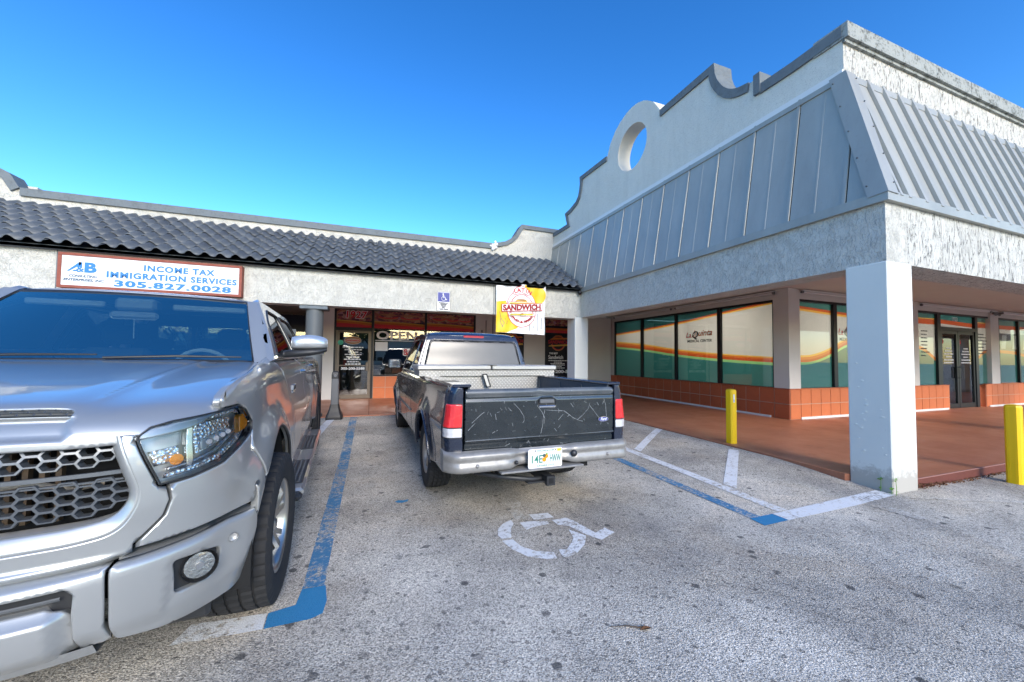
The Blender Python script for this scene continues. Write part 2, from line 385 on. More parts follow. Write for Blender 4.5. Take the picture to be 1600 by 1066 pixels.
# ------------------------------------------------------------------ mesh builder
class MB:
    def __init__(s): s.v = []; s.f = []; s.mi = []; s.sm = []
    def add(s, vs, fs, mi=0, smooth=False):
        o = len(s.v); s.v += [tuple(map(float, p)) for p in vs]
        for f in fs: s.f.append(tuple(i+o for i in f)); s.mi.append(mi); s.sm.append(smooth)
        return s
    def box(s, x0, x1, y0, y1, z0, z1, mi=0, bev=0):
        if bev <= 0:
            return s.add([(x0,y0,z0),(x1,y0,z0),(x1,y1,z0),(x0,y1,z0),(x0,y0,z1),(x1,y0,z1),(x1,y1,z1),(x0,y1,z1)],
                  [(3,2,1,0),(4,5,6,7),(0,1,5,4),(1,2,6,5),(2,3,7,6),(3,0,4,7)], mi)
        b = bev; c = [(x0, x1), (y0, y1), (z0, z1)]
        vs = []; idx = {}
        for ix in (0, 1):
            for iy in (0, 1):
                for iz in (0, 1):
                    for ax in range(3):
                        p = []
                        for k, i in enumerate((ix, iy, iz)):
                            q = c[k][i]
                            if k != ax: q += b if i == 0 else -b
                            p.append(q)
                        idx[(ix, iy, iz, ax)] = len(vs); vs.append(p)
        fs = []
        for ax in range(3):
            o = [k for k in range(3) if k != ax]
            for sd in (0, 1):
                q = []
                for a, bb in ((0,0),(1,0),(1,1),(0,1)):
                    key = [0,0,0]; key[ax] = sd; key[o[0]] = a; key[o[1]] = bb
                    q.append(idx[(*key, ax)])
                fs.append(tuple(q))
        for ax in range(3):   # edges along ax
            o = [k for k in range(3) if k != ax]
            for a in (0,1):
                for bb in (0,1):
                    k0 = [0,0,0]; k0[o[0]] = a; k0[o[1]] = bb; k1 = list(k0); k1[ax] = 1
                    fs.append((idx[(*k0, o[0])], idx[(*k1, o[0])], idx[(*k1, o[1])], idx[(*k0, o[1])]))
        for k in [(i,j,l) for i in (0,1) for j in (0,1) for l in (0,1)]:
            fs.append((idx[(*k,0)], idx[(*k,1)], idx[(*k,2)]))
        # orient outwards
        cx = Vector(((x0+x1)/2, (y0+y1)/2, (z0+z1)/2)); out = []
        for f in fs:
            p = [Vector(vs[i]) for i in f]; n = (p[1]-p[0]).cross(p[2]-p[0])
            m = sum(p, Vector())/len(p)
            out.append(f if n.dot(m-cx) > 0 else tuple(reversed(f)))
        return s.add(vs, out, mi)
    def prism(s, poly, lo, hi, axis='z', mi=0, holes=None):
        """poly in the two other axes (cyclic order), extruded along axis"""
        def P(a, b, h):
            return {'z': (a, b, h), 'x': (h, a, b), 'y': (b, h, a)}[axis] if axis != 'y' else (a, h, b)
        n = len(poly); vs = [P(a, b, lo) for a, b in poly]+[P(a, b, hi) for a, b in poly]
        from mathutils.geometry import tessellate_polygon
        tris = tessellate_polygon([[Vector((a, b, 0)) for a, b in poly]])
        fs = [tuple(t) for t in tris]+[tuple(i+n for i in reversed(t)) for t in tris]
        fs += [(i, (i+1) % n, n+(i+1) % n, n+i) for i in range(n)]
        o = len(s.v); s.add(vs, fs, mi); return s
    def cyl(s, p0, p1, r0, r1=None, n=16, mi=0, caps=True, smooth=True):
        r1 = r0 if r1 is None else r1
        p0 = Vector(p0); p1 = Vector(p1); d = (p1-p0).normalized()
        a = d.orthogonal().normalized(); b = d.cross(a)
        vs = [p0+(a*math.cos(t)+b*math.sin(t))*r0 for t in [2*math.pi*i/n for i in range(n)]]
        vs += [p1+(a*math.cos(t)+b*math.sin(t))*r1 for t in [2*math.pi*i/n for i in range(n)]]
        s.add(vs, [(i, (i+1) % n, n+(i+1) % n, n+i) for i in range(n)], mi, smooth)
        if caps:
            s.add(vs[:n], [tuple(reversed(range(n)))], mi); s.add(vs[n:], [tuple(range(n))], mi)
        return s
    def tube(s, pts, r, n=8, mi=0):
        pts = [Vector(p) for p in pts]; vs = []
        up = None
        for i, p in enumerate(pts):
            d = (pts[min(i+1, len(pts)-1)]-pts[max(i-1, 0)]).normalized()
            if up is None: up = d.orthogonal().normalized()
            up = (up-d*up.dot(d)).normalized(); b = d.cross(up)
            rr = r[i] if isinstance(r, (list, tuple)) else r
            vs += [p+(up*math.cos(2*math.pi*k/n)+b*math.sin(2*math.pi*k/n))*rr for k in range(n)]
        m = len(pts); fs = [(i*n+k, i*n+(k+1) % n, (i+1)*n+(k+1) % n, (i+1)*n+k) for i in range(m-1) for k in range(n)]
        s.add(vs, fs, mi, True)
        s.add(vs[:n], [tuple(reversed(range(n)))], mi); s.add(vs[-n:], [tuple(range(n))], mi); return s
    def lathe(s, prof, n=32, axis='x', c=(0, 0, 0), mi=0, smooth=True, mis=None):
        """prof: (r, h) list, turned about axis through c"""
        vs = []
        for k in range(n):
            t = 2*math.pi*k/n
            for r, h in prof:
                a, b = r*math.cos(t), r*math.sin(t)
                p = {'x': (h, a, b), 'y': (a, h, b), 'z': (a, b, h)}[axis]
                vs.append((p[0]+c[0], p[1]+c[1], p[2]+c[2]))
        m = len(prof)
        for j in range(m-1):
            s_mi = mis[j] if mis else mi
            o = len(s.v) if j == 0 else o0
            if j == 0: o0 = len(s.v); s.v += [tuple(map(float, p)) for p in vs]
            for k in range(n):
                k2 = (k+1) % n
                s.f.append((o0+k*m+j, o0+k2*m+j, o0+k2*m+j+1, o0+k*m+j+1)); s.mi.append(s_mi); s.sm.append(smooth)
        return s
    def grid(s, fn, nu, nv, mi=0, smooth=True):
        vs = [fn(i/nu, j/nv) for j in range(nv+1) for i in range(nu+1)]
        return s.add(vs, [(j*(nu+1)+i, j*(nu+1)+i+1, (j+1)*(nu+1)+i+1, (j+1)*(nu+1)+i) for j in range(nv) for i in range(nu)], mi, smooth)
    def mesh(s, name, mats):
        me = bpy.data.meshes.new(name)
        me.from_pydata(s.v, [], s.f)
        for m in (mats if isinstance(mats, (list, tuple)) else [mats]): me.materials.append(m)
        me.polygons.foreach_set('material_index', s.mi)
        me.polygons.foreach_set('use_smooth', s.sm)
        me.update(); return me
    def build(s, name, mats, parent=None, world=False, kind=None, label=None):
        return link(name, s.mesh(name, mats), parent, world, kind, label)

def link(name, me, parent=None, world=False, kind=None, label=None):
    o = bpy.data.objects.new(name, me); COL.objects.link(o)
    if parent is not None:
        o.parent = parent
        if world: o.matrix_parent_inverse = mat_of(parent).inverted()
    if kind: o['kind'] = kind
    if label: o['label'] = label
    return o

def mat_of(p):
    m = Matrix.LocRotScale(p.location, p.rotation_euler, p.scale)
    return (mat_of(p.parent) @ p.matrix_parent_inverse @ m) if p.parent else m

def thing(name, label, cat, loc=(0, 0, 0), rz=0, group=None):
    o = bpy.data.objects.new(name, None); COL.objects.link(o)
    o.location = loc; o.rotation_euler = (0, 0, rz); o.empty_display_size = .2
    o['label'] = label; o['category'] = cat
    if group: o['group'] = group
    return o

def tag(o, label, cat, group=None):
    o['label'] = label; o['category'] = cat
    if group: o['group'] = group
    return o

_fc = None
def text(body, size, origin, xdir, updir, mat, parent=None, world=False, name='lettering', bold=0.0, xs=1.0, shear=0.0, align='LEFT', depth=.002, spacing=1.0, fit=None):
    """flat lettering: origin = baseline start, xdir = reading direction, updir = up"""
    cu = bpy.data.curves.new('text_curve', 'FONT'); cu.body = body; cu.size = size; cu.extrude = depth/2
    cu.offset = bold; cu.align_x = align; cu.space_character = spacing; cu.resolution_u = 3; cu.shear = shear
    ob = bpy.data.objects.new('text_tmp', cu)
    COL.objects.link(ob)
    dg = bpy.context.evaluated_depsgraph_get(); dg.update()
    me = bpy.data.meshes.new_from_object(ob.evaluated_get(dg))
    bpy.data.objects.remove(ob); bpy.data.curves.remove(cu)
    X = Vector(xdir).normalized(); U = Vector(updir).normalized(); N = X.cross(U)
    if fit and len(me.vertices):
        xs_ = [v.co.x for v in me.vertices]; wd = max(xs_)-min(xs_)
        xs = fit/wd if wd > 0 else 1
    me.transform(Matrix(((X.x*xs, U.x, N.x, origin[0]), (X.y*xs, U.y, N.y, origin[1]), (X.z*xs, U.z, N.z, origin[2]), (0, 0, 0, 1))))
    me.materials.clear(); me.materials.append(mat)
    return link(name, me, parent, world)

def text_arc(body, size, center, r, a0, a1, xdir, updir, mat, parent, world, inside=False, bold=0, xs=1):
    """letters set round an arc (angles in degrees from +x, counter-clockwise)"""
    X = Vector(xdir).normalized(); U = Vector(updir).normalized(); C = Vector(center)
    n = len(body)
    for i, ch in enumerate(body):
        if ch == ' ': continue
        a = math.radians(a0+(a1-a0)*(i+.5)/n)
        d = X*math.cos(a)+U*math.sin(a)
        if inside: up = -d; xd = -(X*-math.sin(a)+U*math.cos(a))*-1
        else: up = d; xd = (X*math.sin(a)-U*math.cos(a))
        if inside: xd = X*-math.sin(a)+U*math.cos(a)
        text(ch, size, tuple(C+d*r), tuple(xd), tuple(up), mat, parent, world, 'letter', bold, xs, 0, 'CENTER')

def sstep(a, b, t):
    t = min(1.0, max(0.0, (t-a)/(b-a))); return t*t*(3-2*t)

def G(x, y):
    """height of the asphalt: it rises to meet both walkways"""
    a = sstep(2.4, 3.9, y)*sstep(3.4, 5.2, x); b = sstep(5.5, 8.6, y)
    return .09*(1-(1-a)*(1-b))
# ------------------------------------------------------------------ the setting: asphalt, walkway, paint
def build_ground():
    xs = [-500, -120, -40, -20, -14] + [-12+.5*i for i in range(13)] + [-5.9+.1*i for i in range(119)] + [6.5, 7, 8, 10, 14, 20, 30, 45, 120, 500]
    ys = [-500, -120, -40, -15, -6, -2, 0, 1, 2] + [2.1+.1*i for i in range(76)] + [10, 12, 16, 24, 40, 120, 500]
    m = MB(); nx = len(xs)
    vs = [(x, y, G(x, y)) for y in ys for x in xs]
    m.add(vs, [(j*nx+i, j*nx+i+1, (j+1)*nx+i+1, (j+1)*nx+i) for j in range(len(ys)-1) for i in range(nx-1)], 0, True)
    m.build('asphalt_ground', M['asphalt'], kind='structure')

def paint_poly(name, poly, mat, z=.004):
    """painted marking laid on the asphalt: polygon cut fine enough to follow the ground"""
    v = [Vector(p) for p in poly]; n = len(v)
    bx = []
    for i in range(n):
        a, b = v[i], v[(i+1) % n]; k = max(1, int((b-a).length/.12))
        bx += [a+(b-a)*j/k for j in range(k)]
    x0 = min(p.x for p in bx); x1 = max(p.x for p in bx); y0 = min(p.y for p in bx); y1 = max(p.y for p in bx)
    pts = list(bx)
    yy = y0+.06
    while yy < y1:
        xx = x0+.06
        while xx < x1:
            p = Vector((xx, yy))
            if inpoly(p, bx): pts.append(p)
            xx += .12
        yy += .12
    nb = len(bx)
    r = delaunay_2d_cdt(pts, [(i, (i+1) % nb) for i in range(nb)], [], 0, 1e-6)
    fs = [f for f in r[2] if inpoly(sum((r[0][i] for i in f), Vector((0, 0)))/len(f), bx)]
    m = MB(); m.add([(p.x, p.y, G(p.x, p.y)+z) for p in r[0]], [tuple(f) for f in fs])
    return m.build(name, mat, kind='structure')

def inpoly(p, poly):
    c = False; n = len(poly); j = n-1
    for i in range(n):
        a, b = poly[i], poly[j]
        if (a[1] > p[1]) != (b[1] > p[1]) and p[0] < (b[0]-a[0])*(p[1]-a[1])/(b[1]-a[1])+a[0]: c = not c
        j = i
    return c

build_ground()
# red walkway: L-shaped slab with a curb face towards the car park
SW = .11
sw = MB()
sw.prism([(-14, 9.30), (5.36, 9.30), (5.36, 2.95), (5.46, 2.91), (5.87, 2.91), (5.87, 2.56), (34, 2.56), (34, 14), (-14, 14)], -.05, SW, 'z')
sw.build('red_walkway', M['walk'], kind='structure')
cb = MB(); cb.box(5.90, 34, 2.545, 2.559, -.03, SW-.004)
cb.build('curb', M['curb'], kind='structure')
ce = MB(); ce.box(5.9, 34, 2.541, 2.556, SW-.003, SW+.004)
ce.build('curb_edge_line', plain('pale_worn_curb_edge', (.42, .22, .18), .8, 0, .3, .4, 20), kind='structure')
# walkway expansion joints
for k, x in enumerate([-9, -6, -3, 0, 3]):
    j = MB(); j.box(x-.006, x+.006, 9.33, 12.88, SW+.0005, SW+.003); j.build('walkway_joint', M['curb'], kind='structure')

paint_poly('blue_parking_line', [(-.375, 9.22), (-.235, 9.22), (-.235, 2.72), (-.36, 2.72)], M['blue_line'])
paint_poly('blue_parking_line', [(-.36, 2.716), (-.228, 2.716), (-.205, 2.55), (-.215, 2.43), (-.27, 2.40), (-.493, 2.394), (-.50, 2.53), (-.37, 2.56)], M['blue_fresh'])
paint_poly('white_parking_line', [(-.498, 2.394), (-.76, 2.405), (-.90, 2.412), (-.86, 2.56), (-.505, 2.532)], M['white_line'])
paint_poly('blue_parking_line', [(3.30, 2.578), (3.40, 9.22), (3.53, 9.22), (3.43, 2.578)], M['blue_line'])
paint_poly('blue_parking_line', [(3.282, 2.42), (3.30, 2.574), (3.60, 2.58), (3.604, 2.43)], M['blue_fresh'])
paint_poly('white_parking_line', [(3.608, 2.43), (3.606, 2.58), (5.36, 2.655), (5.42, 2.50), (4.6, 2.45)], M['white_line'])
paint_poly('white_parking_line', [(3.70, 2.60), (3.955, 9.22), (4.06, 9.22), (3.83, 2.60)], M['white_line'])
paint_poly('white_parking_line', [(3.90, 3.20), (3.885, 3.36), (5.17, 4.37), (5.25, 4.26)], M['white_line'])
paint_poly('white_parking_line', [(3.965, 4.90), (3.96, 5.06), (5.30, 6.10), (5.34, 5.97)], M['white_line'])
paint_poly('white_parking_line', [(4.03, 6.6), (4.03, 6.76), (5.30, 7.75), (5.34, 7.62)], M['white_line'])
paint_poly('white_parking_line', [(4.749, 2.42), (4.93, 2.43), (4.90, 2.03), (4.77, 2.03)], M['white_old'])
paint_poly('faded_parking_line', [(5.45, 2.46), (5.52, 2.40), (7.2, 1.62), (7.1, 1.55), (5.40, 2.40)], M['white_old'])
paint_poly('white_parking_line', [(-.99, 6.2), (-.80, 9.2), (-.66, 9.2), (-.86, 6.2)], M['white_line'])
SYM = [
 [(1.25,3.678),(1.312,3.724),(1.409,3.701),(1.451,3.626),(1.435,3.557),(1.365,3.48),(1.354,3.224),(1.261,3.239),(1.256,3.545),(1.229,3.597)],
 [(1.41,3.305),(1.596,3.281),(1.601,3.177),(1.41,3.181)],
 [(1.266,3.171),(1.382,3.167),(1.507,3.117),(1.504,3.067),(1.331,3.048),(1.269,3.019)],
 [(1.556,3.131),(1.707,3.129),(1.742,3.033),(1.793,2.784),(1.92,2.847),(1.949,2.741),(1.77,2.663),(1.701,2.785),(1.644,2.974),(1.566,3.023)],
 [(1.213,3.248),(1.209,3.168),(1.15,3.077),(1.101,2.931),(1.021,2.939),(1.01,3.001),(1.047,3.112),(1.12,3.198)],
 [(1.01,2.905),(1.1,2.902),(1.123,2.775),(1.203,2.669),(1.318,2.613),(1.306,2.528),(1.23,2.539),(1.112,2.619),(1.043,2.75)],
 [(1.373,2.641),(1.43,2.617),(1.52,2.70),(1.575,2.768),(1.609,2.91),(1.691,2.768),(1.606,2.645),(1.483,2.548),(1.373,2.513),(1.354,2.543)]]
for i, p in enumerate(SYM):
    paint_poly('wheelchair_symbol', p, M['white_old'] if i == 0 else M['white_line'])

# ------------------------------------------------------------------ clinic building (right)
X0, Y0 = 5.42, 2.53          # outer faces of the beam
XP, YP = 5.72, 3.06          # parapet faces
ZB, ZT = 2.57, 3.34          # beam bottom and top
ZM, ZP = 5.20, 5.84          # top of metal roof, top of parapet
XW, YW = 8.99, 6.00          # shop front faces
XE = 30.0
YS = 11.5                    # plane of the low shops' parapet
clinic = thing('clinic_building', 'white stucco clinic building with grey metal mansard roof and round hole in its curved parapet', 'building', (XP, YP, 0))
def C(m, name, mat, **k): return m.build(name, mat, clinic, True, **k)

# parapet facing the car park (-X face) with stepped profile and round hole
SCL = 5.72/6.21
prof = [(12.49,6.08),(11.42,6.00),(11.57,6.42),(11.2,6.46),(10.82,6.56),(10.68,6.68),(10.61,6.85),(10.57,7.05),(10.59,7.27),(9.10,7.21),
        (9.07,7.29),(8.95,7.52),(8.72,7.75),(8.48,7.88),(8.23,7.96),(8.0,7.985),(7.76,7.95),(7.55,7.87),(7.41,7.78),(7.22,7.63),(7.09,7.45),(6.96,7.24),(5.46,7.26),
        (5.44,7.04),(5.40,6.90),(5.34,6.78),(5.26,6.65),(5.16,6.54),(5.05,6.46),(4.93,6.41),(4.74,6.37),(4.57,6.39),(4.55,6.20),(4.0,6.19),(3.32,6.21)]
def sc(y, z): return (y*SCL, CZ+(z-CZ)*SCL)
profw = [sc(y, z) for y, z in prof]
profw[0] = (11.6, profw[1][1]+.01)
profw[-1] = (YP, ZP)
hole_c = sc(8.02, 6.93); hole_r = (.56*SCL+.02, .56*SCL+.02)
# mirrored second half beyond the hole is behind the shops' roof and is not built
def flat_with_hole(poly, hc, hr, x, flip, res=.5):
    pts = [Vector(p) for p in poly]; n = len(pts)
    hp = [Vector((hc[0]+hr[0]*math.cos(2*math.pi*i/40), hc[1]+hr[1]*math.sin(2*math.pi*i/40))) for i in range(40)]
    ed = [(i, (i+1) % n) for i in range(n)]+[(n+i, n+(i+1) % 40) for i in range(40)]
    r = delaunay_2d_cdt(pts+hp, ed, [], 0, 1e-6)
    fs = []
    for f in r[2]:
        c = sum((r[0][i] for i in f), Vector((0, 0)))/len(f)
        if inpoly(c, pts) and not inpoly(c, hp): fs.append(tuple(f) if flip else tuple(reversed(f)))
    return [(x, p.x, p.y) for p in r[0]], fs, hp
THK = .36
wall_poly = [(YP, ZM-.25)]+[(11.6, ZM-.25)]+profw
m = MB()
v1, f1, hp = flat_with_hole(wall_poly, hole_c, hole_r, XP, False)
m.add(v1, f1)
v2, f2, _ = flat_with_hole(wall_poly, hole_c, hole_r, XP+THK, True)
m.add(v2, f2)
C(m, 'parapet_wall', M['stucco_smooth'])
m = MB()
n = len(profw)
m.add([(XP, y, z) for y, z in profw]+[(XP+THK, y, z) for y, z in profw], [(i, i+1, n+i+1, n+i) for i in range(n-1)])
C(m, 'parapet_top', M['stucco_smooth'])
m = MB(); k = len(hp)
m.add([(XP, p.x, p.y) for p in hp]+[(XP+THK, p.x, p.y) for p in hp], [(i, (i+1) % k, k+(i+1) % k, k+i) for i in range(k)], 0, True)
C(m, 'round_opening', plain('cream_plaster', (.66, .60, .50), .8, 0, .3, .2, 6, .6, 30))  # cream tone puts the warm light inside the opening into the colour

def band(poly, w, x0, x1, name, mat, lift=.0):
    """coping band following an outline in the (y,z) plane, w deep below the outline"""
    P = [Vector(p) for p in poly]; n = len(P); inn = []
    for i in range(n):
        d1 = (P[i]-P[max(i-1, 0)]) if i > 0 else (P[1]-P[0]); d2 = (P[min(i+1, n-1)]-P[i]) if i < n-1 else (P[-1]-P[-2])
        d1.normalize(); d2.normalize(); n1 = Vector((d1.y, -d1.x)); n2 = Vector((d2.y, -d2.x))
        nn = (n1+n2).normalized(); k = 1/max(.45, nn.dot(n1)); inn.append(P[i]-nn*w*k)
    P = [p+Vector((0, lift)) for p in P]
    vs = []
    for x in (x0, x1):
        vs += [(x, p.x, p.y) for p in P]; vs += [(x, p.x, p.y) for p in inn]
    fs = []
    for i in range(n-1):
        a, b, c, d = i, i+1, n+i+1, n+i
        fs += [(a, b, c, d), (2*n+b, 2*n+a, 2*n+d, 2*n+c), (b, a, 2*n+a, 2*n+b), (d, c, 2*n+c, 2*n+d)]
    fs += [(0, n, 3*n, 2*n), (n-1, 3*n-1, 4*n-1, 2*n-1)]
    mm = MB(); mm.add(vs, fs); return C(mm, name, mat)
# our outline runs from high Y to low Y: travelling -Y, 'below' is to the left -> negative normal handled in band()
band(profw[:10], .11, XP-.035, XP+THK+.03, 'coping', M['coping'], .012)
band(profw[21:31], .13, XP-.035, XP+THK+.03, 'coping', M['coping'], .012)
m = MB(); y1, z1 = profw[31]; m.box(XP-.05, XP+THK+.03, y1-.045, y1+.065, z1-.30, z1+.03); C(m, 'coping_step', M['coping'])
band(profw[32:], .14, XP-.035, XP+THK+.03, 'coping', M['coping'], .012)
m = MB()
seg = profw[9:22]
# the raised rim round the opening
ring_o = [Vector((hole_c[0]+hole_r[0]*math.cos(2*math.pi*i/40), hole_c[1]+hole_r[1]*math.sin(2*math.pi*i/40))) for i in range(40)]
# front parapet (faces -Y)
m = MB(); m.box(XP+.002, XE, YP, YP+.3, ZM-.25, ZP-.10); C(m, 'parapet_wall', M['stucco_rough'])
m = MB()
xx = XP-.03; segs = 0
while xx < XE:
    x2 = min(XE, xx+2.9+random.random()*.6); m.box(xx+.004, x2-.004, YP-.07-random.random()*.006, YP+.34, ZP-.17, ZP+.03+random.random()*.008); xx = x2
C(m, 'coping', M['coping_old'])
m = MB(); m.box(XP-.02, XE, YP-.035, YP, ZP-.215, ZP-.172); C(m, 'coping_lip', M['coping_old'])
# white caulked strip at the foot of the parapet and top flashings
m = MB(); m.box(XP-.03, XP, YP, 11.6, ZM-.02, ZM+.07); C(m, 'caulk_strip', M['white_plastic'])
# -------- metal mansard: separate roof panels and seams on both faces
def msl(t): return (X0-.03+(XP-.02-X0+.03)*t, ZT+(ZM-ZT)*t)       # left face section (x,z)
def msf(t): return (Y0-.03+(YP-.02-Y0+.03)*t, ZT+(ZM-ZT)*t)       # front face section (y,z)
hipdx, hipdy = XP-.02-(X0-.03), YP-.02-(Y0-.03)
def lpan(y0, y1):          # panel on left face between y0,y1 clipped by hip
    def P(y, t, o=0):
        x, z = msl(t); return (x-o, y, z)
    def tmax(y): return min(1, max(0, (y-(Y0-.03))/hipdy))
    a, b = tmax(y0), tmax(y1)
    pts = [P(y0, 0), P(y1, 0)] + ([P(y1, b)] if b > 0 else [])
    if a < 1 and b >= 1: pts.append(P(Y0-.03+hipdy, 1))
    if a > 0: pts.append(P(y0, a))
    return pts
def fpan(x0, x1):
    def P(x, t):
        y, z = msf(t); return (x, y, z)
    def tmax(x): return min(1, max(0, (x-(X0-.03))/hipdx))
    a, b = tmax(x0), tmax(x1)
    pts = [P(x0, 0), P(x1, 0)] + ([P(x1, b)] if b > 0 else [])
    if a < 1 and b >= 1: pts.append(P(X0-.03+hipdx, 1))
    if a > 0: pts.append(P(x0, a))
    return pts
def slab(pts, off, mat, name, rev=False):
    o = Vector(off); n = len(pts); v = [Vector(p) for p in pts]
    mm = MB(); mm.add(v+[p+o for p in v], [tuple(range(n)), tuple(n+i for i in reversed(range(n)))]+[(i, n+i, n+(i+1) % n, (i+1) % n) for i in range(n)])
    return C(mm, name, mat)
def seam(p0, p1, across, outw, w, h, name='roof_seam'):
    a = Vector(across).normalized()*w/2; o = Vector(outw).normalized()*h; p0 = Vector(p0); p1 = Vector(p1)
    v = [p0-a*1.3, p0+a*1.3, p0+a+o, p0-a+o, p1-a*1.3, p1+a*1.3, p1+a+o, p1-a+o]
    mm = MB(); mm.add(v, [(0,1,2,3),(7,6,5,4),(0,4,5,1),(1,5,6,2),(2,6,7,3),(3,7,4,0)]); return C(mm, name, M['metal_roof'])
nl = Vector((-(ZM-ZT), 0, hipdx)).normalized(); nf = Vector((0, -(ZM-ZT), hipdy)).normalized()
ribY = [2.92+.672*i for i in range(14)]
edges = [Y0-.03]+ribY
for i in range(len(edges)-1):
    slab(lpan(edges[i], edges[i+1]-(.032 if i < len(edges)-2 else 0)), (.03, 0, -.01), M['metal_roof'], 'roof_panel')
slab(lpan(edges[-1], 12.2), (.03, 0, -.01), M['metal_roof'], 'roof_panel')
for y in ribY:
    t1 = min(1, (y-(Y0-.03))/hipdy); x0, z0 = msl(0); x1, z1 = msl(t1)
    seam((x0, y, z0), (x1, y, z1), (0, 1, 0), nl, .032, .012)
for y in [q-.336 for q in ribY]+[ribY[-1]+.336]:
    t1 = min(1, (y-(Y0-.03))/hipdy)
    if t1 > .15:
        x0, z0 = msl(0); x1, z1 = msl(t1); seam((x0, y, z0), (x1, y, z1), (0, 1, 0), nl, .022, .004, 'panel_fold')
a0_, b0_ = msl(0), msl(1)
m = MB(); m.add([(a0_[0]+.05, Y0+.06, a0_[1]), (a0_[0]+.05, 12.2, a0_[1]), (b0_[0]+.05, 12.2, b0_[1]), (b0_[0]+.05, YP+.03, b0_[1])], [(0, 1, 2, 3)]); C(m, 'roof_underlay', M['black_plastic'])  # black sheet behind the panel gaps, standing in for seam shadow lines
c0_, d0_ = msf(0), msf(1)
m = MB(); m.add([(X0+.06, c0_[0]+.05, c0_[1]), (XE, c0_[0]+.05, c0_[1]), (XE, d0_[0]+.05, d0_[1]), (XP+.03, d0_[0]+.05, d0_[1])], [(0, 1, 2, 3)]); C(m, 'roof_underlay', M['black_plastic'])  # black sheet for the same seam shadow lines on the front face
ribX = [5.80+.342*i for i in range(70)]
edges = [X0-.03]+ribX
for i in range(len(edges)-1):
    slab(fpan(edges[i], edges[i+1]-.040), (0, .03, -.01), M['metal_roof'], 'roof_panel')
for x in [5.63]+ribX:
    t1 = min(1, (x-(X0-.03))/hipdx); y0, z0 = msf(0); y1, z1 = msf(t1)
    seam((x, y0, z0), (x, y1, z1), (1, 0, 0), nf, .05, .034)
# hip cap
a = Vector((X0-.03, Y0-.03, ZT)); b = Vector((XP-.02, YP-.02, ZM))
lv = Vector((0, .16, 0)); fv = Vector((.16, 0, 0))
on = nl*.036; of = nf*.036; cr = (nl+nf)*.036
m = MB(); m.add([a+cr, a+lv+on, b+lv*1.0+on, b+cr, a+fv+of, b+fv+of, a+lv*1.0+on*.1, b+lv+on*.1, a+fv+of*.1, b+fv+of*.1],
    [(0,3,2,1),(0,4,5,3),(1,2,7,6),(4,8,9,5)]); C(m, 'hip_cap', M['flashing'])
for t in (.08, .3, .52, .74, .95):
    q = a.lerp(b, t)
    for dv, nn in ((lv*.82, nl), (fv*.82, nf)):
        m = MB(); m.cyl(q+dv+nn*.03, q+dv+nn*.05, .010, .008, 8); C(m, 'roof_screw', M['coping'])
# eave flashing along both faces and top flashing
m = MB(); m.box(X0-.055, X0-.002, Y0-.055, 9.19, ZT-.075, ZT+.035); C(m, 'eave_flashing', M['flashing'])
m = MB(); m.box(X0-.001, XE, Y0-.055, Y0-.002, ZT-.075, ZT+.035); C(m, 'eave_flashing', M['flashing'])
m = MB(); m.box(XP-.055, XP-.001, YP-.05, 11.6, ZM-.10, ZM-.025); C(m, 'ridge_flashing', M['flashing'])
m = MB(); m.box(XP-.001, XE, YP-.055, YP-.001, ZM-.10, ZM-.02); C(m, 'ridge_flashing', M['flashing'])
# -------- beam
m = MB(); m.box(X0, X0+.42, Y0, 9.61, ZB, ZT); C(m, 'beam', M['stucco'])
m = MB(); m.box(X0+.424, XE, Y0+.001, Y0+.42, ZB+.01, ZT); C(m, 'beam', M['stucco_rough'])
# deck closing the roof
m = MB(); m.box(X0+.3, XE, Y0+.3, 18, ZT-.02, ZT+.06); C(m, 'roof_deck', M['soffit'])
m = MB(); m.box(X0+.425, XE, Y0+.422, 13.2, 3.13, 3.17); C(m, 'ceiling', M['soffit'])
# -------- corner column
m = MB(); m.box(X0-.012, X0+.468, Y0-.012, Y0+.395, -.02, ZB+.02, 0, .012); C(m, 'column', M['column_paint'])
for i in range(26):   # paint blisters
    if i < 16: p = (X0-.012, Y0+random.uniform(.03, .36), random.uniform(.35, 1.5)); nn = Vector((-1, 0, 0))
    else: p = (X0+random.uniform(.03, .44), Y0-.012, random.uniform(.5, 1.8)); nn = Vector((0, -1, 0))
    r = random.uniform(.008, .024); m = MB()
    side = nn.cross(Vector((0, 0, 1)))
    vs = [Vector(p)+nn*.009]+[Vector(p)+(side*math.cos(q)*r*1.3+Vector((0, 0, math.sin(q)*r*.8)))-nn*.001 for q in [2*math.pi*j/8 for j in range(8)]]
    m.add(vs, [(0, 1+j, 1+(j+1) % 8) for j in range(8)], 0, True); C(m, 'paint_blister', M['column_paint'])
m = MB()
for x in (12.2, 18.9, 25.6): m.box(x, x+.45, Y0-.01, Y0+.39, 0, ZB+.02)
C(m, 'column', M['column_paint'])
m = MB(); m.box(5.24, 5.655, 9.19, 9.62, SW-.02, ZB+.01, 0, .01); C(m, 'inner_column', M['column_paint'])

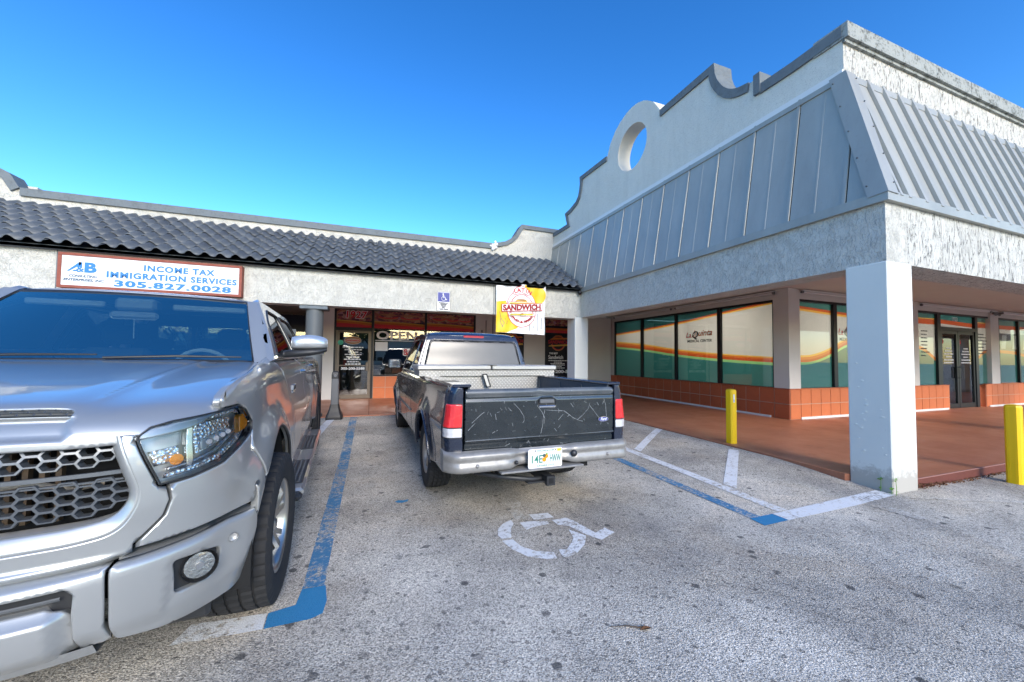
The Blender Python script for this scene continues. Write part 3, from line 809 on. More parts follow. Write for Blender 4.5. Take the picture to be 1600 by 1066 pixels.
# -------- shop front walls
def tiles_run(axis, c, a0, a1, z0, rows, tw, th, mat, parent_fn, facing):
    """courses of wall tiles, each a real slab; axis 'y' = wall plane X=c, axis 'x' = wall plane Y=c"""
    me = None; nt = int(round((a1-a0)/tw)); tw2 = (a1-a0)/nt
    for r in range(rows):
        for i in range(nt):
            if me is None:
                q = MB(); g = .008; d = .012
                if axis == 'y': q.box(-d, 0, g, tw2-g, g, th-g, 0, .003)
                else: q.box(g, tw2-g, -d, 0, g, th-g, 0, .003)
                me = q.mesh('tile', mat)
            pos = (c+random.uniform(-.001, .001), a0+i*tw2, z0+r*th) if axis == 'y' else (a0+i*tw2, c+random.uniform(-.001, .001), z0+r*th)
            o = bpy.data.objects.new('tile', me); COL.objects.link(o); o.parent = parent_fn
            o.matrix_parent_inverse = mat_of(parent_fn).inverted(); o.location = pos
ZS = .80
m = MB(); m.box(XW-.008, XW+.2, YW+.4, 12.9, SW, ZS-.01); C(m, 'planter_wall', M['grout'])
m = MB(); m.box(XW+.002, 15.70, YW-.008, YW+.4, SW, ZS-.01); C(m, 'planter_wall', M['grout'])
m = MB(); m.box(17.80, XE, YW-.008, YW+.4, SW, ZS-.01); C(m, 'planter_wall', M['grout'])
TH = (ZS-SW)/2
tiles_run('y', XW-.008, YW-.02, 12.88, SW, 2, .354, TH, M['terracotta'], clinic, -1)
tiles_run('x', YW-.010, XW-.002, 15.70, SW, 2, .353, TH, M['terracotta_orange'], clinic, -1)
tiles_run('x', YW-.010, 17.80, 22.0, SW, 2, .353, TH, M['terracotta_orange'], clinic, -1)
m = MB(); m.box(17.786, 17.80, YW-.008, YW+.39, SW, ZS); C(m, 'planter_end', M['terracotta'])
for a, b in ((6.42, 12.8),):
    m = MB(); m.box(XW-.040, XW-.021, a, b, SW+.0, SW+.045); C(m, 'baseboard_strip', M['white_plastic'])
for a, b in ((9.33, 15.6), (17.95, 22)):
    m = MB(); m.box(a, b, YW-.042, YW-.023, SW+.0, SW+.05); C(m, 'baseboard_strip', M['white_plastic'])
m = MB(); m.box(XW-.03, XW+.25, YW-.03, 12.88, ZS-.004, ZS+.012); C(m, 'sill', M['terracotta'])
m = MB(); m.box(XW+.26, 15.70, YW-.03, YW+.25, ZS-.004, ZS+.012); m.box(17.8, 22, YW-.03, YW+.25, ZS-.004, ZS+.012); C(m, 'sill', M['terracotta_orange'])
# piers and header
m = MB(); m.box(XW-.02, XW+.36, YW-.02, YW+.34, ZS+.014, 3.13); C(m, 'corner_pier', M['beige'])
m = MB(); m.box(XW+.02, XW+.22, YW+.34, 13.2, 2.91, 3.13); C(m, 'header', M['beige'])
m = MB(); m.box(XW+.36, XE, YW+.02, YW+.22, 2.91, 3.13); C(m, 'header', M['beige'])
m = MB(); m.box(XW+.02, XW+.22, 12.72, 13.2, SW, 2.91); C(m, 'end_pier', M['beige'])
for a, b in ((13.55, 14.22), (18.0+.16, 18.72)):
    m = MB(); m.box(a+.05, b, YW-.015, YW+.3, ZS+.014, 3.13); C(m, 'pier', M['beige'])
m = MB(); m.box(22, XE, YW, YW+.3, SW, 3.13); C(m, 'end_wall', M['beige'])
# interior shell so that the glass looks into rooms
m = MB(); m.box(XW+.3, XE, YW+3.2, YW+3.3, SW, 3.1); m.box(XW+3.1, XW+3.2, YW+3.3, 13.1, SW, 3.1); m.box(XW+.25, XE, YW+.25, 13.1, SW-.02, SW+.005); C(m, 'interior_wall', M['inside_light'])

# lit ceiling panels inside the clinic
lit = NT('lit_ceiling_panel'); lit.bsdf((.8, .8, .78), .5, 0, .3, None, 0, .03, (1, .97, .90), 9.0)
for (a, b) in ((10.4, 7.4), (10.4, 9.6), (10.4, 11.6), (12.6, 7.4), (12.6, 8.6), (15.0, 7.4), (17.4, 7.4), (20, 7.4), (10.6, 8.4)):
    m = MB(); m.box(a-.6, a+.6, b-.3, b+.3, 3.06, 3.10); C(m, 'ceiling_light', lit.m)
ZG0, ZG1 = ZS+.02, 2.905
def film_y(y0, y1, curves, tag_=''):
    """window graphics on the plane X=XW+.09 between y0 and y1; curves: list of (material, lower(y), upper(y))"""
    for mat, lo, hi in curves:
        n = 14; vs = []
        for i in range(n+1):
            y = y0+(y1-y0)*i/n; a = max(ZG0, min(ZG1, lo(y))); b = max(ZG0, min(ZG1, hi(y)))
            vs += [(XW+.095, y, a), (XW+.095, y, b)]
        mm = MB(); mm.add(vs, [(2*i, 2*i+1, 2*i+3, 2*i+2) for i in range(n) if vs[2*i+1][2]-vs[2*i][2]+vs[2*i+3][2]-vs[2*i+2][2] > .002])
        if mm.f: C(mm, 'window_film', M[mat])
def film_x(x0, x1, curves, z0=None, z1=None, y=None):
    z0 = ZG0 if z0 is None else z0; z1 = ZG1 if z1 is None else z1; y = YW+.095 if y is None else y
    for mat, lo, hi in curves:
        n = 14; vs = []
        for i in range(n+1):
            x = x0+(x1-x0)*i/n; a = max(z0, min(z1, lo(x))); b = max(z0, min(z1, hi(x)))
            vs += [(x, y, a), (x, y, b)]
        mm = MB(); mm.add(vs, [(2*i, 2*i+2, 2*i+3, 2*i+1) for i in range(n) if vs[2*i+1][2]-vs[2*i][2]+vs[2*i+3][2]-vs[2*i+2][2] > .002])
        if mm.f: C(mm, 'window_film', M[mat])
def interp(pts):
    xs = [p[0] for p in pts]; zs = [p[1] for p in pts]
    def f(t):
        # smooth interpolation
        for i in range(len(xs)-1):
            if xs[i] <= t <= xs[i+1] or i == len(xs)-2 or (i == 0 and t < xs[0]):
                u = (t-xs[i])/(xs[i+1]-xs[i]); u = max(0, min(1, u))
                m0 = (zs[i+1]-zs[i-1])/(xs[i+1]-xs[i-1])*(xs[i+1]-xs[i]) if i > 0 else (zs[i+1]-zs[i])
                m1 = (zs[i+2]-zs[i])/(xs[i+2]-xs[i])*(xs[i+1]-xs[i]) if i < len(xs)-2 else (zs[i+1]-zs[i])
                return (2*u**3-3*u*u+1)*zs[i]+(u**3-2*u*u+u)*m0+(-2*u**3+3*u*u)*zs[i+1]+(u**3-u*u)*m1
    return f
def plus(f, d): return lambda t: f(t)+d
def const(c): return lambda t: c
lowY = interp([(6.3, 1.33), (7.9, 1.41), (9.5, 1.54), (11.1, 1.73), (12.75, 1.86)])        # top of teal area along Y
lowG = interp([(6.3, .20), (7.9, .16), (9.5, .10), (11.1, .04), (12.75, 0)])
topY = interp([(6.3, 2.83), (7.9, 2.70), (9.5, 2.55), (11.1, 2.44), (12.75, 2.36)])
wy = [(6.40, 7.84), (7.96, 9.46), (9.55, 11.06), (11.17, 12.68)]
for k, (a, b) in enumerate(wy):
    T = lowY
    g1 = plus(T, .0); g2 = lambda t: T(t)+.07; g3 = lambda t: T(t)+.135+.02*(t-6)/6; g4 = lambda t: T(t)+.17+.05*(t-6)/6; g5 = lambda t: T(t)+.20+.07*(t-6)/6
    film_y(a, b, [('film_teal', const(0), g1), ('film_green', g1, g2), ('film_rust', g2, g3), ('film_orange', g3, g4), ('film_yellow', g4, g5),
                  ('film_white', g5, topY), ('film_yellow', topY, plus(topY, .035)), ('film_rust', plus(topY, .035), plus(topY, .075)),
                  ('film_dark_teal', plus(topY, .075), const(4))])
    m = MB(); m.add([(XW+.08, a, ZG0), (XW+.08, b, ZG0), (XW+.08, b, ZG1), (XW+.08, a, ZG1)], [(3, 2, 1, 0)]); C(m, 'window_pane', M['pane'])
m = MB()
for y0, y1 in ((6.34, 6.40), (7.84, 7.96), (9.46, 9.55), (11.06, 11.17), (12.68, 12.74)): m.box(XW+.03, XW+.13, y0, y1, ZG0, ZG1, 0, .004)
m.box(XW+.032, XW+.128, 6.34, 12.74, ZG0-.03, ZG0, 0, 0); m.box(XW+.032, XW+.128, 6.34, 12.74, ZG1-.05, ZG1+.01)
C(m, 'window_frame', M['black_frame'])
# clinic name on the third window from the corner
def clinic_logo(org, xd, s, par):
    X = Vector(xd)
    def o(dx, dz): return tuple(Vector(org)+X*dx*s+Vector((0, 0, dz*s)))
    text('La', .30*s, o(0, 0), xd, (0, 0, 1), M['print_red'], par, True, bold=.004*s, shear=.3)
    text('Q', .40*s, o(.30, -.03), xd, (0, 0, 1), M['print_dark'], par, True, bold=.004*s, shear=.25)
    text('uinta', .34*s, o(.62, .05), xd, (0, 0, 1), M['film_rust'], par, True, bold=.006*s, shear=.35)
    text('MEDICAL CENTER', .15*s, o(.08, -.20), xd, (0, 0, 1), M['print_dark'], par, True, bold=.003*s)
    U = Vector((0, 0, 1))
    for i in range(4):
        m = MB(); c = Vector(org)+X*(.40+.055*i)*s+U*(.14-.012*i)*s; N = X.cross(U)*.001
        a = (X*.5+U*.86).normalized()
        L = (.17-.02*i)*s; w = X*.016*s
        m.add([c-a*L-w+N, c-a*L+w+N, c+a*L+w+N, c+a*L-w+N], [(0, 1, 2, 3)]); C(m, 'logo_stripe', M['print_dark'] if i % 2 else M['film_rust'])
clinic_logo((XW+.09, 9.14, 2.12), (0, -1, 0), .74, clinic)
# windows of the front (-Y) face
lowX = interp([(9.3, 1.36), (9.9, 1.38), (10.5, 1.52), (11.3, 1.82), (12.4, 1.95), (13.6, 1.6)])
topX = interp([(9.3, 2.66), (11.0, 2.58), (13.6, 2.5)])
for a, b in ((9.42, 10.66), (10.80, 12.1), (12.22, 13.5)):
    T = lowX
    film_x(a, b, [('film_teal', const(0), T), ('film_green', T, plus(T, .06)), ('film_rust', plus(T, .06), plus(T, .12)), ('film_orange', plus(T, .12), plus(T, .18)), ('film_yellow', plus(T, .18), plus(T, .225)),
                  ('film_white', plus(T, .225), topX), ('film_yellow', topX, plus(topX, .05)), ('film_rust', plus(topX, .05), plus(topX, .11)), ('film_teal', plus(topX, .11), const(4))])
    m = MB(); m.add([(a, YW+.08, ZG0), (b, YW+.08, ZG0), (b, YW+.08, ZG1), (a, YW+.08, ZG1)], [(0, 1, 2, 3)]); C(m, 'window_pane', M['pane'])
m = MB()
for x0, x1 in ((9.36, 9.42), (10.66, 10.80), (12.1, 12.22), (13.5, 13.58)): m.box(x0, x1, YW+.03, YW+.13, ZG0, ZG1, 0, .004)
m.box(9.36, 13.58, YW+.032, YW+.128, ZG1-.05, ZG1+.01); m.box(9.36, 13.58, YW+.032, YW+.128, ZG0-.03, ZG0)
C(m, 'window_frame', M['black_frame'])
clinic_logo((10.92, YW+.09, 2.12), (1, 0, 0), .74, clinic)
# door bay: sidelight, double door with transom, sidelight
fr = MB()
for x0, x1, z0 in ((14.24, 14.30, ZG0), (15.30, 15.48, SW), (17.40, 17.56, SW), (18.72, 18.84, ZG0)): fr.box(x0, x1, YW+.03, YW+.14, z0, ZG1, 0, .004)
fr.box(14.24, 18.84, YW+.032, YW+.138, ZG1-.05, ZG1+.012); fr.box(15.48, 17.40, YW+.032, YW+.138, 2.40, 2.50)
fr.box(14.30, 15.30, YW+.032, YW+.138, ZG0-.03, ZG0); fr.box(17.56, 18.72, YW+.032, YW+.138, ZG0-.03, ZG0)
C(fr, 'window_frame', M['black_frame'])
sideL = interp([(14.3, 1.86), (14.7, 1.78), (15.1, 1.60), (15.3, 1.50)]); sideR = interp([(17.56, 1.45), (17.9, 1.66), (18.3, 1.80), (18.7, 1.84)])
for (a, b), T in (((14.30, 15.30), sideL), ((17.56, 18.72), sideR)):
    film_x(a, b, [('film_teal', const(0), T), ('film_orange', T, plus(T, .10)), ('film_white', plus(T, .10), const(2.55)), ('film_rust', const(2.55), const(2.70)), ('film_yellow', const(2.70), const(2.725)), ('film_teal', const(2.725), const(4))])
    m = MB(); m.add([(a, YW+.08, ZG0), (b, YW+.08, ZG0), (b, YW+.08, ZG1), (a, YW+.08, ZG1)], [(0, 1, 2, 3)]); C(m, 'window_pane', M['pane'])
tz = interp([(15.48, 2.66), (17.4, 2.60)])
film_x(15.48, 17.40, [('film_white', const(0), plus(tz, -.06)), ('film_rust', plus(tz, -.06), plus(tz, .06)), ('film_teal', plus(tz, .06), const(4))], 2.50, ZG1-.05)
text('1923', .17, (16.22, YW+.088, 2.70), (1, 0, 0), (0, 0, 1), M['print_white'], clinic, True, 'number', .004)
door = None
for s_, (a, b) in enumerate(((15.49, 16.43), (16.45, 17.39))):
    d = MB(); d.box(a, a+.09, YW+.05, YW+.11, SW+.01, 2.395, 0, .004); d.box(b-.09, b, YW+.05, YW+.11, SW+.01, 2.395, 0, .004)
    d.box(a+.09, b-.09, YW+.052, YW+.108, SW+.01, SW+.14); d.box(a+.09, b-.09, YW+.052, YW+.108, 2.30, 2.394)
    dr = C(d, 'door', M['black_frame'])
    p = MB(); p.box(a+.09, b-.09, YW+.078, YW+.084, SW+.14, 2.30); dp = p.build('door_glass', M['pane'], dr)
    h = MB(); xh = b-.05 if s_ == 0 else a+.05
    h.tube([(xh, YW+.05, 1.0), (xh, YW-.02, 1.0), (xh, YW-.02, 1.32), (xh, YW+.05, 1.32)], .014, 8); h.build('door_handle', M['post_grey'], dr)
    if s_ == 0: vA = interp([(a+.09, 1.52), (b-.09, 1.02)])
    else: vA = interp([(a+.09, 1.02), (b-.09, 1.52)])
    film_x(a+.09, b-.09, [('film_teal', const(0), vA), ('film_rust', vA, plus(vA, .06))], SW+.14, 2.30, YW+.10)
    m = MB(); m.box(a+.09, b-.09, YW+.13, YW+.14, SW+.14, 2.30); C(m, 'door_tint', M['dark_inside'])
    text('La Quinta', .20, (a+.12, YW+.072, 2.02), (1, 0, 0), (0, 0, 1), M['print_red'], clinic, True, bold=.004, shear=.3, fit=.70)
    for i, wd in enumerate((.25, .40, .5, .3, .52, .55)):
        m = MB(); xx = (a+b)/2-wd/2
        while xx < (a+b)/2+wd/2-.02:
            w2 = random.uniform(.05, .11); m.box(xx, min(xx+w2, (a+b)/2+wd/2), YW+.071, YW+.073, 1.86-i*.085, 1.895-i*.085); xx += w2+.014
        C(m, 'small_print', M['print_white'])
for x0, rows in ((14.55, (.32, .28, .30, .34, .30, .27, .40, .22)), (17.66, (.36, .5, .62, .5, .36, .8, .34))):
    for i, wd in enumerate(rows):
        m = MB(); xx = x0
        while xx < x0+wd-.02:
            w2 = random.uniform(.06, .14); m.box(xx, min(xx+w2, x0+wd), YW+.071, YW+.073, 2.33-i*.10, 2.36-i*.10); xx += w2+.018
        C(m, 'small_print', M['print_dark'])
# next window right of the door
film_x(18.9, 21.9, [('film_teal', const(0), interp([(18.9, 1.78), (20.2, 1.74), (21.9, 1.5)])), ('film_orange', interp([(18.9, 1.78), (20.2, 1.74), (21.9, 1.5)]), interp([(18.9, 1.88), (20.2, 1.84), (21.9, 1.6)])),
    ('inside_light', interp([(18.9, 1.88), (20.2, 1.84), (21.9, 1.6)]), const(2.42)), ('film_white', const(2.42), const(2.56)), ('film_rust', const(2.56), const(2.68)), ('film_teal', const(2.68), const(4))])
m = MB(); m.add([(18.9, YW+.08, ZG0), (21.9, YW+.08, ZG0), (21.9, YW+.08, ZG1), (18.9, YW+.08, ZG1)], [(0, 1, 2, 3)]); C(m, 'window_pane', M['pane'])
for i in range(3):
    m = MB(); x = 19.15+i*.75; m.add([(x, YW+.088, 1.92), (x+.3, YW+.088, 1.92), (x+.42, YW+.088, 2.38), (x+.12, YW+.088, 2.38)], [(0, 1, 2, 3)]); C(m, 'window_poster', M['print_white'])
m = MB(); m.box(18.84, 18.90, YW+.03, YW+.13, ZG0, ZG1); m.box(18.84, 22, YW+.032, YW+.128, ZG1-.05, ZG1+.01); m.box(20.2, 20.28, YW+.03, YW+.13, ZG0, ZG1-.051); C(m, 'window_frame', M['black_frame'])

# unlit tube lights under the arcade
def tube_light(a, b, label):
    a = Vector(a); b = Vector(b)
    t = thing('tube_light', label, 'light', tuple((a+b)/2), 0, 'tube lights under the arcade')
    h = MB(); d = (b-a).normalized(); s = Vector((0, 0, 1)).cross(d)
    for e in (a, b):
        h = MB(); h.cyl(e-d*.02, e+d*.02, .032, None, 12); h.build('end_cap', M['grey_plastic'], t, True)
    q = MB(); q.cyl(a+d*.02, b-d*.02, .022, None, 12); q.build('tube', M['tube'], t, True)
    q = MB(); w = s*.03
    q.add([a-w+Vector((0,0,.03)), b-w+Vector((0,0,.03)), b+w+Vector((0,0,.03)), a+w+Vector((0,0,.03)), a-w+Vector((0,0,.05)), b-w+Vector((0,0,.05)), b+w+Vector((0,0,.05)), a+w+Vector((0,0,.05))],
          [(0,3,2,1),(4,5,6,7),(0,1,5,4),(1,2,6,5),(2,3,7,6),(3,0,4,7)])
    q.build('housing', M['white_plastic'], t, True); return t
tube_light((XW-.05, 6.30, 3.05), (XW-.05, 9.4, 3.05), 'long white tube light above the wide clinic windows, nearer the corner pier')
tube_light((XW-.05, 9.6, 3.05), (XW-.05, 12.6, 3.05), 'long white tube light above the wide clinic windows, at the inner corner end')
tube_light((9.36, YW-.08, 3.05), (13.4, YW-.08, 3.05), 'white tube light above the window just left of the thick white column')
tube_light((14.25, YW-.08, 3.04), (18.0, YW-.08, 3.04), 'white tube light running above the double glass door')
tube_light((18.8, YW-.08, 3.04), (21.9, YW-.08, 3.04), 'white tube light above the window right of the double glass door')
sl = thing('security_light', 'small twin head lamp on the wall above the right end of the glass doors', 'light', (18.3, YW-.02, 3.02))
q = MB(); q.cyl((0, 0, 0), (0, -.04, 0), .07, None, 16); q.build('base', M['white_plastic'], sl)
for s in (-1, 1):
    q = MB(); q.cyl((s*.05, -.04, 0), (s*.13, -.14, -.04), .03, .06, 14); q.build('lamp_head', M['grey_plastic'], sl)
cm = thing('security_camera', 'small dark camera tucked under the roof corner above the inner white column', 'camera', (5.33, 9.10, 3.27))
q = MB(); q.cyl((0, 0, .02), (0, 0, -.03), .045, .05, 14); q.build('mount', M['black_plastic'], cm)
q = MB(); q.lathe([(0.001, -.085), (.03, -.075), (.047, -.05), (.05, -.03)], 16, 'z'); q.build('dome', M['black_frame'], cm)
# ------------------------------------------------------------------ low shop row (left)
shops = thing('shop_building', 'low white stucco row of shops with a dark grey barrel tile roof edge', 'building', (0, 9.2, 0))
def S(m, name, mat, **k): return m.build(name, mat, shops, True, **k)
YF = 9.20
m = MB(); m.box(-14, X0-.001, YF, YF+.4, ZB-.03, 3.37); S(m, 'beam', M['stucco'])
for x in (-5.3, 2.90):
    m = MB(); m.box(x-.008, x+.008, YF-.006, YF-.001, ZB-.03, 3.30); S(m, 'beam_joint', M['coping'])
m = MB(); m.box(-14, X0-.06, YF-.10, YF-.001, 3.285, 3.345); S(m, 'eave_board', M['coping'])
m = MB(); m.box(-14, X0+.4, YF+.402, 12.9, 3.06, 3.12); S(m, 'ceiling', M['soffit'])
# roof underlay
EZ, TZ = 3.36, 4.70; EY, TY = 9.0, 11.48
m = MB(); m.add([(-14, EY+.1, EZ-.02), (X0, EY+.1, EZ-.02), (X0+.25, TY, TZ-.05), (-14, TY, TZ-.05)], [(0, 1, 2, 3)]); m.add([(-14, EY+.1, EZ-.08), (X0, EY+.1, EZ-.08), (X0, EY+.1, EZ-.02), (-14, EY+.1, EZ-.02)], [(0, 1, 2, 3)])
S(m, 'roof_underlay', M['black_plastic'])
# barrel tiles: an S shaped shell, shared mesh, one object each
SL = math.hypot(TY-EY, TZ-EZ); sa = math.atan2(TZ-EZ, TY-EY); ROWS = 7; EXPO = SL/ROWS; PW = .25
tile = MB(); L = EXPO+.07; nn = 8
sec = []
for i in range(nn+1):
    t = i/nn; x = t*PW
    sec.append((x, .062*math.sin(math.pi*(t/.62)) if t < .62 else -.016*math.sin(math.pi*((t-.62)/.38))))
vs = []
for (yy, zz) in ((0, .036), (L, 0.0)):
    vs += [(x, yy, z+zz) for x, z in sec]
for (yy, zz) in ((0, .036), ):
    vs += [(x, yy, z+zz-.018) for x, z in sec]
k = nn+1
tile.add(vs, [(i, i+1, k+i+1, k+i) for i in range(nn)]+[(2*k+i, 2*k+i+1, i+1, i) for i in range(nn)], 0, True)
tm = tile.mesh('roof_tile', M['rooftile'])
cols = [X0-.06-PW*(i+1) for i in range(54)]
stuffm = MB(); cnt = 0
e = Matrix.Rotation(sa, 4, 'X')
base_inv = mat_of(shops).inverted()
for ci, x in enumerate(cols):
    for r in range(ROWS):
        sy = EY+math.cos(sa)*EXPO*r; szz = EZ+math.sin(sa)*EXPO*r
        dx = .0 ; rot = random.uniform(-.014, .014); dz = random.uniform(-.005, .007)
        if cnt < 300:
            o = bpy.data.objects.new('roof_tile', tm); COL.objects.link(o); o.parent = shops; o.matrix_parent_inverse = base_inv
            o.location = (x+dx, sy, szz+dz); o.rotation_euler = (sa, rot, random.uniform(-.02, .02)); cnt += 1
        else:
            mt = Matrix.Translation((x, sy, szz+dz)) @ e
            stuffm.add([mt @ Vector(p) for p in tile.v], tile.f, 0, True)
# the sloping right-hand edge beside the metal roof: extra half tiles
for r in range(1, ROWS):
    sy = EY+math.cos(sa)*EXPO*r; szz = EZ+math.sin(sa)*EXPO*r
    mt = Matrix.Translation((X0-.06+.0, sy, szz)) @ e
    stuffm.add([mt @ Vector((p[0]*min(1, .18*r), p[1], p[2])) for p in tile.v], tile.f, 0, True)
S(stuffm, 'roof_tiles_far', M['rooftile'], kind='stuff')
# parapet of the shops
PZ = 5.03
pp = [(-14, PZ), (-10.6, PZ), (-10.45, PZ+.02), (-10.4, 5.22), (-10.2, 5.46), (-9.7, 5.63), (-9.1, 5.69), (-8.4, 5.65), (-7.9, 5.56), (-7.45, 5.33), (-7.28, PZ), (3.62, PZ+.03)]
cv = [(3.66, PZ+.06), (3.80, PZ+.09), (3.98, 5.17), (4.16, 5.28), (4.32, 5.43), (4.42, 5.60), (4.54, 5.79), (6.1, 5.79)]
m = MB(); pol = [(-14, 4.4)]+pp+cv+[(6.1, 4.4)]
m.prism(list(reversed(pol)), YS, YS+.3, 'y'); S(m, 'parapet_wall', M['stucco'])
def sband(poly, w, y0, y1, name, mat, lift=.012):
    P = [Vector(p) for p in poly]; n = len(P); inn = []
    for i in range(n):
        d1 = (P[i]-P[i-1]) if i > 0 else (P[1]-P[0]); d2 = (P[i+1]-P[i]) if i < n-1 else (P[-1]-P[-2])
        d1.normalize(); d2.normalize(); n1 = Vector((-d1.y, d1.x)); n2 = Vector((-d2.y, d2.x)); q = (n1+n2).normalized()
        inn.append(P[i]-q*w/max(.45, q.dot(n1)))
    P = [p+Vector((0, lift)) for p in P]; vs = []
    for y in (y0, y1): vs += [(p.x, y, p.y) for p in P]+[(p.x, y, p.y) for p in inn]
    fs = []
    for i in range(n-1):
        a, b, c, d = i, i+1, n+i+1, n+i
        fs += [(d, c, b, a), (2*n+a, 2*n+b, 2*n+c, 2*n+d), (a, b, 2*n+b, 2*n+a), (c, d, 2*n+d, 2*n+c)]
    fs += [(0, 2*n, 3*n, n), (n-1, 2*n-1, 4*n-1, 3*n-1)]
    mm = MB(); mm.add(vs, fs); return S(mm, name, mat)
sband([(-14, PZ), (-10.45, PZ)], .16, YS-.05, YS+.34, 'coping', M['coping'])
sband(pp[3:11], .16, YS-.05, YS+.34, 'coping', M['coping'])
sband([(-7.27, PZ), (3.60, PZ+.03)], .16, YS-.05, YS+.34, 'coping', M['coping'])
sband(cv, .12, YS-.05, YS+.34, 'coping', M['coping'])
m = MB()
for i in range(22): # lumps of white sealant where the copings meet
    c = Vector((3.62+random.gauss(0, .05), YS-.05, PZ-.0+random.gauss(-.06, .06))); r = random.uniform(.03, .06)
    m.lathe([(.001, -r), (r*.7, -r*.7), (r, 0), (r*.7, r*.7), (.001, r)], 8, 'z', c)
S(m, 'sealant_patch', M['print_white'])
m = MB(); m.box(-10.5, -7.2, YS+.3, YS+1.2, 4.4, 5.2); m.box(-14, 6, YS+.3, 14, 4.4, 4.5); S(m, 'roof_deck', M['soffit'])
# shop front plane
YB = 12.9
def wall(x0, x1, z0, z1, y0=YB-.02, y1=YB+.25, mat='beige', name='wall'):
    q = MB(); q.box(x0, x1, y0, y1, z0, z1); return S(q, name, M[mat])
wall(-1.62, -1.06, SW, 3.06); wall(3.42, 4.20, SW, 3.06); wall(5.24, 6.08, SW, 3.06); wall(7.06, 8.98, SW, 3.06)
wall(-3.0, -1.621, SW, .80); wall(-14, -6.2, SW, 3.06)
wall(-6.199, -1.621, 2.96, 3.06); wall(-1.059, 3.419, 2.955, 3.06); wall(4.201, 5.239, 2.955, 3.06); wall(6.081, 7.059, 2.955, 3.06)
m = MB(); m.box(4.03, 4.05, YB-.05, YB-.02, SW, 3.0); m.box(3.78, 3.80, YB-.04, YB-.02, 2.2, 2.75); m.box(3.62, 3.66, YB-.05, YB-.02, 2.3, 2.4); S(m, 'conduit', M['grey_plastic'])
# planter under the window, orange tiles
m = MB(); m.box(.10, 3.42, YB-.01, YB+.2, SW, .81); S(m, 'planter_wall', M['grout'])
tiles_run('x', YB-.012, .10, 3.42, SW, 2, .36, .35, M['terracotta_orange'], shops, -1)
# frames
f = MB()
for a, b in ((-1.06, -1.0), (.02, .10), (1.68, 1.75), (3.36, 3.42)): f.box(a, b, YB-.015, YB+.10, SW if b < .2 else .815, 2.95, 0, .004)
f.box(-1.0, 3.36, YB-.012, YB+.095, 2.885, 2.95); f.box(-1.0, .02, YB-.012, YB+.095, 2.24, 2.34); f.box(.10, 3.36, YB-.012, YB+.095, .815, .86)
S(f, 'window_frame', M['black_frame'])
f = MB(); f.box(.0, .018, YB-.03, YB+.1, SW, 2.24); f.box(.085, .099, YB-.03, YB+.10, SW, 2.9); f.box(-1.001, -.975, YB-.03, YB+.1, SW, 2.24); S(f, 'bronze_trim', M['bronze_frame'])
d = MB(); d.box(-.97, -.90, YB+.0, YB+.05, SW+.01, 2.235); d.box(-.07, -.002, YB+.0, YB+.05, SW+.01, 2.235); d.box(-.90, -.07, YB+.001, YB+.049, SW+.01, .25); d.box(-.90, -.07, YB+.001, YB+.049, 2.17, 2.235); d.box(-.90, -.07, YB-.02, YB+.0, 1.13, 1.16)
dr = S(d, 'door', M['bronze_frame'])
q = MB(); q.add([(-.90, YB+.023, .25), (-.07, YB+.023, .25), (-.07, YB+.023, 2.17), (-.90, YB+.023, 2.17)], [(0, 1, 2, 3)]); q.build('door_glass', M['pane_grey'], dr, True)
q = MB(); q.box(-.13, -.04, YB-.03, YB-.001, .98, 1.26, 0, .01); q.tube([(-.05, YB-.0, 1.32), (-.05, YB-.07, 1.32), (-.05, YB-.07, 1.55), (-.05, YB-.0, 1.55)], .012); q.build('door_handle', M['bronze_frame'], dr, True)
for a, b in ((.10, 1.68), (1.75, 3.36)):
    q = MB(); q.add([(a, YB+.033, .86), (b, YB+.033, .86), (b, YB+.033, 2.34), (a, YB+.033, 2.34)], [(0, 1, 2, 3)]); S(q, 'window_pane', M['pane_grey'])
# printed transom band: food pictures over an orange and red ribbon
def strip(x0, x1, lo, hi, mat, y, name='printed_band'):
    n = 10; vs = []
    for i in range(n+1):
        x = x0+(x1-x0)*i/n; vs += [(x, y, lo(x)), (x, y, hi(x))]
    q = MB(); q.add(vs, [(2*i, 2*i+2, 2*i+3, 2*i+1) for i in range(n)]); return S(q, name, M[mat])
for a, b in ((-1.0, .02), (.10, 1.68), (1.75, 3.36)):
    strip(a, b, const(2.34), const(2.885), 'film_black', YB+.030, 'transom_print')
    strip(a, b, const(2.55), const(2.885), 'food', YB+.027, 'transom_print')
    w = b-a
    arch = lambda x, a=a, w=w: 2.565-.09*((x-a)/w)**2*.6
    strip(a, b, lambda x: 2.34, lambda x, f=arch: f(x)-.10, 'print_red', YB+.024)
    strip(a, b, lambda x, f=arch: f(x)-.10, arch, 'film_orange', YB+.021)
    strip(a, b, lambda x, f=arch: f(x)-.035, arch, 'film_yellow', YB+.019)
def ell(cx, cz, rx, rz, mat, y, name='printed_shape', a0=0, a1=360, par=None, rot=0):
    q = MB(); n = 24; vs = [(cx, y, cz)]
    for i in range(n+1):
        a = math.radians(a0+(a1-a0)*i/n); u, v = rx*math.cos(a), rz*math.sin(a)
        c, s = math.cos(rot), math.sin(rot); vs.append((cx+u*c-v*s, y, cz+u*s+v*c))
    q.add(vs, [(0, i, i+1) for i in range(1, n+1)])
    return (S(q, name, M[mat]) if par is None else q.build(name, M[mat], par, True))
for cx, cz, s in ((.52, 2.73, .30), (1.22, 2.72, .32), (2.15, 2.74, .22), (2.62, 2.73, .2), (3.05, 2.72, .2)):
    ell(cx, cz-.03, s*1.05, .085, 'print_brown', YB+.016); ell(cx, cz-.015, s, .06, 'print_red', YB+.014)
    ell(cx, cz+.02, s*.98, .06, 'food', YB+.012); ell(cx, cz+.03, s*.95, .05, 'print_brown', YB+.0105, a0=0, a1=180)
